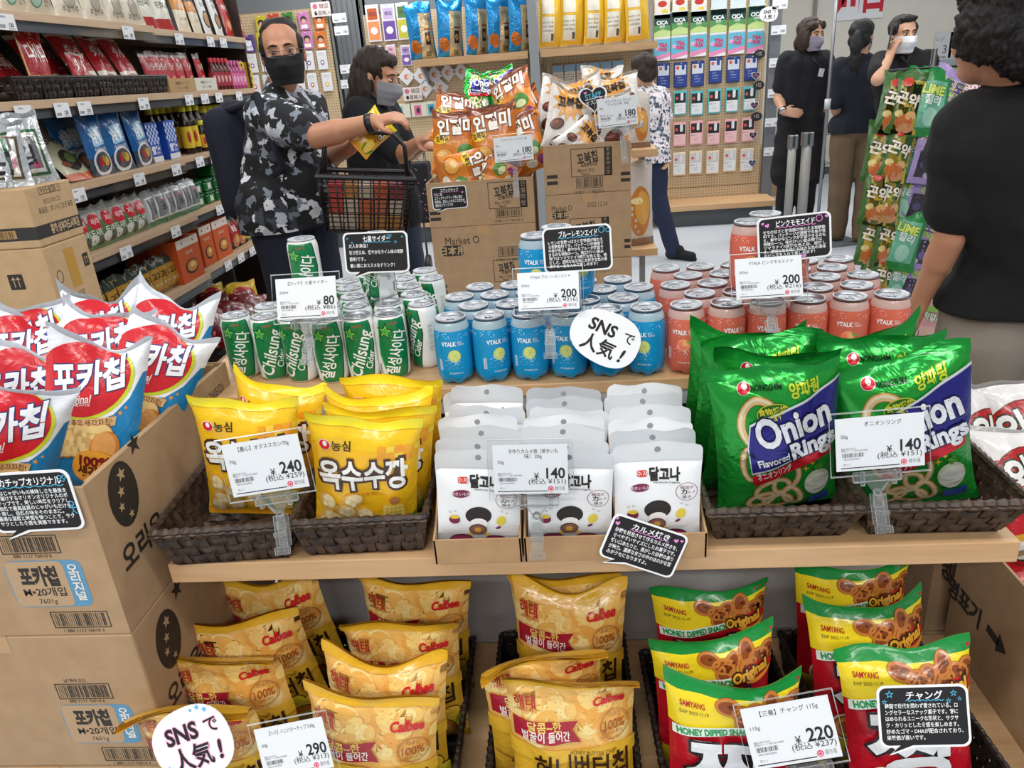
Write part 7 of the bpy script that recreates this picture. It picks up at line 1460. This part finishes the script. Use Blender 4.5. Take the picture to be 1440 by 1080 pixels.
wb = V3(J['eR']).lerp(V3(J['wR']), .94); MB().tube([wb-fw*.012, wb+fw*.012], .036, M('#1a1b1e', 'plastic'), 18).obj('wrist_band', man)
# backpack
bx = V3(PY(345, 225, 3.32)); T = Matrix.Translation(bx) @ Matrix.Rotation(radians(-35), 4, 'Z') @ Matrix.Rotation(radians(-6), 4, 'Y'); bp = thing('backpack', 'navy backpack worn by the man in the patterned shirt', 'backpack', T); NV = M('#161a2b', 'cloth')
b = Blob(); b.cap((0, 0, -.17), .10, (0, 0, .16), .09).cap((0, -.07, -.17), .085, (0, -.07, .15), .075).cap((0, .07, -.17), .085, (0, .07, .15), .075); mobj('bag', b.mesh('bag', .009, 3, NV, wrinkle(.003, 22, 7)), bp)
b = Blob(); b.cap((-.075, -.04, -.14), .055, (-.075, -.04, .0), .05).cap((-.075, .05, -.14), .055, (-.075, .05, .0), .05); mobj('front_pocket', b.mesh('front_pocket', .009, 3, NV), bp)
mb = MB(); Ti = T.inverted(); a0, a1, a2 = Ti @ V3(PY(352, 145, 3.2)), Ti @ V3(PY(373, 146, 3.02)), Ti @ V3(PY(398, 235, 2.98)); mb.tube([Vector((0, -.06, .2)), a0, a1+Vector((0, -.03, .035)), a2, Vector((.05, -.10, -.18))], .016, NV, 8); mb.obj('strap', bp)
MB().box(-.13, -.126, -.004, .004, .03, .06, M('#c9a77a', 'metal'), .001).box(-.135, -.131, -.03, -.022, -.14, -.10, M('#c9a77a', 'metal'), .001).obj('zip_pull', bp)
# yellow snack bag in his hands
P = V3(PY(519, 188, 2.99)); corn.put('corn_snack_bag', 'yellow snack bag held by the man in the patterned shirt', 'snack bag', TR(P, -.35, .95, .2, .78) @ Matrix.Translation((0, 0, -.1)), None, 1)
# shopping basket hanging from his arm
T = Matrix.Translation(V3(PY(516, 320, 2.95))) @ Matrix.Rotation(radians(14), 4, 'Z') @ Matrix.Rotation(radians(7), 4, 'Y'); bk = thing('shopping_basket', 'black plastic shopping basket hanging from the arm of the man in the patterned shirt', 'basket', T); bm_ = M('#17171a', 'plastic'); mb = MB()
w0, d0_, w1, d1_, hh = .30, .20, .36, .27, .205
def bpt(side, s, t):
    w, d = w0+(w1-w0)*t, d0_+(d1_-d0_)*t; return {0: (-w/2+w*s, -d/2, hh*t), 1: (w/2, -d/2+d*s, hh*t), 2: (w/2-w*s, d/2, hh*t), 3: (-w/2, d/2-d*s, hh*t)}[side]
for sd in range(4):
    n = 11 if sd % 2 == 0 else 8
    for i in range(n+1): mb.tube([bpt(sd, i/n, 0), bpt(sd, i/n, 1)], .0034, bm_, 5)
    for j in range(12): mb.tube([bpt(sd, 0, j/11), bpt(sd, 1, j/11)], .0022, bm_, 5)
mb.box(-w0/2, w0/2, -d0_/2, d0_/2, -.004, .004, bm_); mb.obj('mesh_wall', bk)
MB().tube([(-w1/2, -d1_/2, hh), (w1/2, -d1_/2, hh), (w1/2, d1_/2, hh), (-w1/2, d1_/2, hh)], .010, bm_, 8, False, True).obj('rim', bk)
for q in (-1, 1): MB().tube([(q*.005-w1/2+.02, q*.03, hh), (-w1/2+.03, q*.015, hh+.11), (-.10, 0, hh+.155), (.10, 0, hh+.155), (w1/2-.03, q*.015, hh+.11), (w1/2-.02, q*.03, hh)], .008, bm_, 8).obj('handle', bk)
bi = random.Random(2); nb = 0
for j in range(3):
    for i in range(5):
        col = ['#a8743c', '#b4552c', '#a83a2c', '#b98a52', '#4f6a4a', '#b0603c', '#b3a48f'][bi.randrange(7)] if j < 2 else ['#a8342f', '#a8743c', '#b8a48f', '#b4552c', '#8a3a40'][i]
        x = -.115+.057*i; t = MB().box(-.026, .026, -.085, .085, 0, .055, M(col, 'paper'), .003).obj('snack_box', None, T @ Matrix.Translation((x, 0, .006+.058*j))); tag(t, 'small box inside the black shopping basket, %s layer, %s from the left' % (['bottom', 'middle', 'top'][j], NTH[i]), 'box', 'boxes in the shopping basket')
# --- woman in black with wavy hair
J = stance(PY(522, 300, 3.75), PY(564, 298, 3.95), (1, -.2))
J.update(n=PY(527, 142, 3.85), sR=PY(502, 158, 3.68), sL=PY(545, 156, 4.0), eR=PY(562, 218, 3.62), wR=PY(590, 200, 3.50), eL=PY(575, 215, 3.95), wL=PY(596, 205, 3.7))
Hm = HT(PY(533, 108, 3.82), radians(72), radians(14), 0, .98); fw = (V3(J['wR'])-V3(J['eR'])).normalized()
wo = person('woman with long wavy dark hair and grey mask, in black, reaching into the orange bags', J, Hm, SKIN, .0075, [(J['wR'], fw, (.3, .4, -.8), .5, 1), (J['wL'], (.8, -.2, -.1), (.2, .2, -.9), .5, -1)], .09)
shirt(wo, J, M('#14151a', 'cloth'), .108, .9, None, .062, 1.0, hem=.02); trousers(wo, J, M('#2a3346', 'cloth'), .095, .075, .07); shoes(wo, J, M('#2a2a2e', 'cloth'))
face_feats(wo, Hm); mask_mesh(wo, Hm, '#8d8f96')
hair_mesh(wo, Hm, [((0, .03, .045), (.09, .10, .085)), ((0, .075, -.03), (.092, .07, .10)), ((-.07, .05, -.07), (.035, .06, .11)), ((.07, .05, -.07), (.035, .06, .11)), ((0, .09, -.13), (.085, .06, .08)), ((-.06, .075, -.17), (.04, .05, .06)), ((0, -.04, .078), (.066, .04, .03))], HAIRB, curls(.005, 110, 11), .007)
# --- woman in the floral blouse
J = stance(PY(900, 232, 6.12), PY(922, 230, 6.05), (.75, -.55), -.16)
J.update(n=PY(909, 124, 6.1), sR=PY(898, 138, 6.0), sL=PY(928, 134, 6.15), eR=PY(892, 178, 5.85), wR=PY(896, 212, 5.8), eL=PY(936, 175, 6.1), wL=PY(934, 210, 6.0))
Hm = HT(PY(903, 101, 6.08), radians(-150), radians(8), 0, .98)
wf = person('woman in a floral blouse and dark trousers seen from behind by the mask packs', J, Hm, SKINB, .009, [(J['wR'], (0, -.2, -1), (0, -1, 0), .4, 1), (J['wL'], (0, -.1, -1), (0, -1, 0), .4, -1)], .09)
def floral(nt, b, N, L):
    tc = N('ShaderNodeTexCoord'); nz = N('ShaderNodeTexNoise'); nz.inputs['Scale'].default_value = 24; nz.inputs['Detail'].default_value = 2; cr = N('ShaderNodeValToRGB'); cr.color_ramp.interpolation = 'CONSTANT'; E_ = cr.color_ramp.elements; E_[0].color = lin('#4f5668'); E_[0].position = 0; E_[1].color = lin('#8a90a0'); E_[1].position = .40
    for p_, c_ in ((.45, '#e6e4e6'), (.56, '#c99aa6'), (.59, '#dcdce2'), (.64, '#3f4657')): q = E_.new(p_); q.color = lin(c_)
    L(tc.outputs['Object'], nz.inputs[0]); L(nz.outputs[0], cr.inputs[0]); L(cr.outputs[0], b.inputs['Base Color']); b.inputs['Roughness'].default_value = .85
shirt(wf, J, node_mat('floral_cloth', floral), .112, .75, None, .066, 1.08, hem=.12, amp=.006, cut=PY(912, 228, 6.05)[2]); trousers(wf, J, M('#1d2740', 'cloth'), .10, .075, .06); shoes(wf, J, M('#17171a', 'cloth'))
hair_mesh(wf, Hm, [((0, .02, .05), (.088, .10, .08)), ((0, .07, -.01), (.08, .06, .075)), ((0, .115, .045), (.045, .045, .045))], HAIRB, curls(.005, 100, 21), .008)
mask_mesh(wf, Hm, '#d9dade')
# --- staff man with hand on hip
J = stance(PY(1110, 182, 6.65), PY(1140, 180, 6.6), (.1, -1))
J.update(n=PY(1134, 72, 6.62), sR=PY(1107, 85, 6.6), sL=PY(1160, 84, 6.62), eR=PY(1095, 138, 6.62), wR=PY(1102, 157, 6.48), eL=PY(1160, 130, 6.62), wL=PY(1154, 158, 6.55))
Hm = HT(PY(1141, 49, 6.58), radians(28), radians(4), 0, .96)
st = person('staff man with long hair, grey mask and name badge, black shirt, hand on hip', J, Hm, SKINB, .008, [(J['wR'], (.9, -.2, -.15), (.1, .8, -.2), .3, -1), (J['wL'], (0, .2, -1), (1, 0, 0), .4, 1)], .098)
BL = M('#15161c', 'cloth'); shirt(st, J, BL, .115, .66, None, .072, 1.0, hem=.0); trousers(st, J, M('#111114', 'cloth'), .10, .08, .07); shoes(st, J, M('#17171a', 'cloth'))
ap = Blob()
for s in 'RL': h_ = V3(J['h'+s]); ap.cap(h_+Vector((0, -.01, .05)), .102, h_+Vector((.03 if s == 'L' else -.03, -.01, -.36)), .112)
ap.cap(V3(J['hR'])+Vector((0, -.02, .06)), .104, V3(J['hL'])+Vector((0, -.02, .06)), .104); mobj('apron', ap.mesh('apron', .009, 3, M('#131317', 'cloth'), wrinkle(.008, 20, 5)), st)
face_feats(st, Hm, squint=.7); mask_mesh(st, Hm, '#8e8b9c')
hair_mesh(st, Hm, [((0, .03, .045), (.09, .10, .085)), ((-.075, .0, -.03), (.03, .06, .09)), ((.075, .01, -.03), (.028, .06, .085)), ((0, .08, -.06), (.085, .045, .09)), ((-.05, -.058, .065), (.035, .025, .032)), ((.045, -.055, .068), (.035, .025, .03))], M('#33231a', 'hair'), curls(.005, 110, 31), .008)
P = V3(PY(1155, 102, 6.50)); MB().box(-.022, .022, 0, .003, -.03, .03, M('#d8dade', 'gloss'), .001, TR(P, 0, .2, .2)).tube([P+Vector((0, 0, .03)), V3(PY(1143, 82, 6.50))], .004, M('#22304f', 'cloth'), 6).obj('name_badge', st)
w_ = V3(J['eR']).lerp(V3(J['wR']), .9); MB().tube([w_+Vector((-.006, .01, .012)), w_+Vector((.006, -.01, -.012))], .034, M('#a9acb0', 'metal'), 16).obj('wristwatch', st)
# --- woman with ponytail
J = stance(PY(1188, 195, 6.25), PY(1226, 192, 6.2), (.3, 1), .03)
J.update(n=PY(1210, 80, 6.22), sR=PY(1234, 92, 6.25), sL=PY(1184, 95, 6.2), eR=PY(1243, 140, 6.2), wR=PY(1246, 172, 6.0), eL=PY(1174, 145, 6.2), wL=PY(1180, 172, 6.35))
for k_ in ('kR', 'kL'): J[k_] = V3(J[k_])+Vector((.0, .0, 0))
Hm = HT(PY(1211, 52, 6.22), radians(150), radians(2), 0, .98)
pt_ = person('woman with black ponytail and white mask, navy top and khaki trousers, seen from behind', J, Hm, SKINB, .009, [(J['wR'], (0, -.5, -.8), (-1, 0, 0), .4, 1)], .095)
shirt(pt_, J, M('#161a26', 'cloth'), .122, .95, None, .064, 1.08, hem=.12, amp=.005, cut=PY(1200, 186, 6.2)[2]); trousers(pt_, J, M('#6d5a45', 'cloth'), .115, .088, .08, amp=.006); shoes(pt_, J, M('#1f2634', 'cloth')); mask_mesh(pt_, Hm, '#dfe1e6')
hair_mesh(pt_, Hm, [((0, .02, .045), (.09, .105, .085)), ((0, .06, -.02), (.082, .06, .07)), ((0, .135, .0), (.035, .04, .04)), ((0, .15, -.06), (.045, .04, .08)), ((0, .14, -.15), (.042, .035, .09)), ((0, .125, -.23), (.028, .025, .06))], M('#101012', 'hair'), wrinkle(.003, 70, 41), .008)
# --- man on the phone
J = stance(PY(1255, 190, 5.75), PY(1296, 188, 5.75), (0, -1))
J.update(n=PY(1273, 74, 5.75), sR=PY(1240, 88, 5.75), sL=PY(1302, 86, 5.75), eR=PY(1236, 95, 5.50), wR=PY(1250, 83, 5.60), eL=PY(1313, 135, 5.75), wL=PY(1310, 175, 5.65))
J['eR'] = PY(1234, 112, 5.55)
Hm = HT(PY(1270, 49, 5.70), radians(8), radians(0), 0, .97); fw = (V3(J['wR'])-V3(J['eR'])).normalized()
ph = person('man in black polo shirt and white mask talking on a phone behind the candy rack', J, Hm, SKINB, .007, [(J['wR'], (.25, .1, .9), (.9, .3, .1), .5, -1)], .1)
shirt(ph, J, M('#131317', 'cloth'), .12, .7, None, .075, 1.0, hem=.0); trousers(ph, J, M('#22252d', 'cloth')); shoes(ph, J, M('#17171a', 'cloth')); face_feats(ph, Hm); mask_mesh(ph, Hm, '#e4e6ea')
hair_mesh(ph, Hm, [((0, .03, .052), (.085, .095, .08)), ((0, -.045, .10), (.06, .04, .025)), ((-.072, .01, .04), (.018, .06, .045)), ((.072, .01, .04), (.018, .06, .045))], HAIRK, wrinkle(.003, 90, 51), .007)
MB().tube([Hm @ V3((-.03, -.06, -.135)), Hm @ V3((0, -.085, -.19)), Hm @ V3((.03, -.06, -.135))], .012, M('#131317', 'cloth'), 8).obj('collar', ph)
P = V3(PY(1252, 53, 5.62)); tag(MB().box(-.036, .036, -.005, .005, -.07, .07, M('#2a2b30', 'gloss'), .004).obj('phone', None, TR(P, .1, .25, 1.2)), 'dark phone held to the ear of the man in the black polo', 'phone')
# --- man in the black tee close on the right
yN = 1.92
J = stance(PY(1385, 470, yN+.02), PY(1490, 470, yN), (.2, 1))
J.update(n=PY(1428, 124, yN), sL=PY(1368, 182, yN-.02), sR=PY(1505, 160, yN), eL=PY(1335, 335, yN-.02), wL=PY(1293, 425, yN+.06), eR=PY(1530, 330, yN), wR=PY(1525, 430, yN+.1))
Hm = HT(PY(1412, 40, yN-.01), radians(-152), radians(-2), 0, 1.02); fl = (V3(J['wL'])-V3(J['eL'])).normalized()
nm_ = person('man with fuzzy black hair, black tee and grey trousers, nearest the camera', J, Hm, SKIN, .0065, [(J['wL'], fl, (.8, -.2, .3), .35, 1)], .11, thick=.88)
shirt(nm_, J, M('#0f0f11', 'cloth'), .135, .68, None, .075, 1.0, hem=.10, cut=PY(1350, 447, yN-.06)[2], amp=.004, voxel=.008, name='t_shirt'); trousers(nm_, J, M('#8c8378', 'cloth'), .122, .095, .08, amp=.006); shoes(nm_, J, M('#2a2a2c', 'cloth'))
hair_mesh(nm_, Hm, [((0, .03, .055), (.11, .115, .10)), ((0, .075, -.02), (.10, .075, .085)), ((-.085, .02, -.0), (.035, .07, .065)), ((.085, .02, -.0), (.035, .07, .065)), ((0, -.06, .10), (.09, .06, .05))], M('#100c0b', 'hair'), curls(.0045, 190, 61, 1.0), .005)
bpy.data.objects.remove(_to)
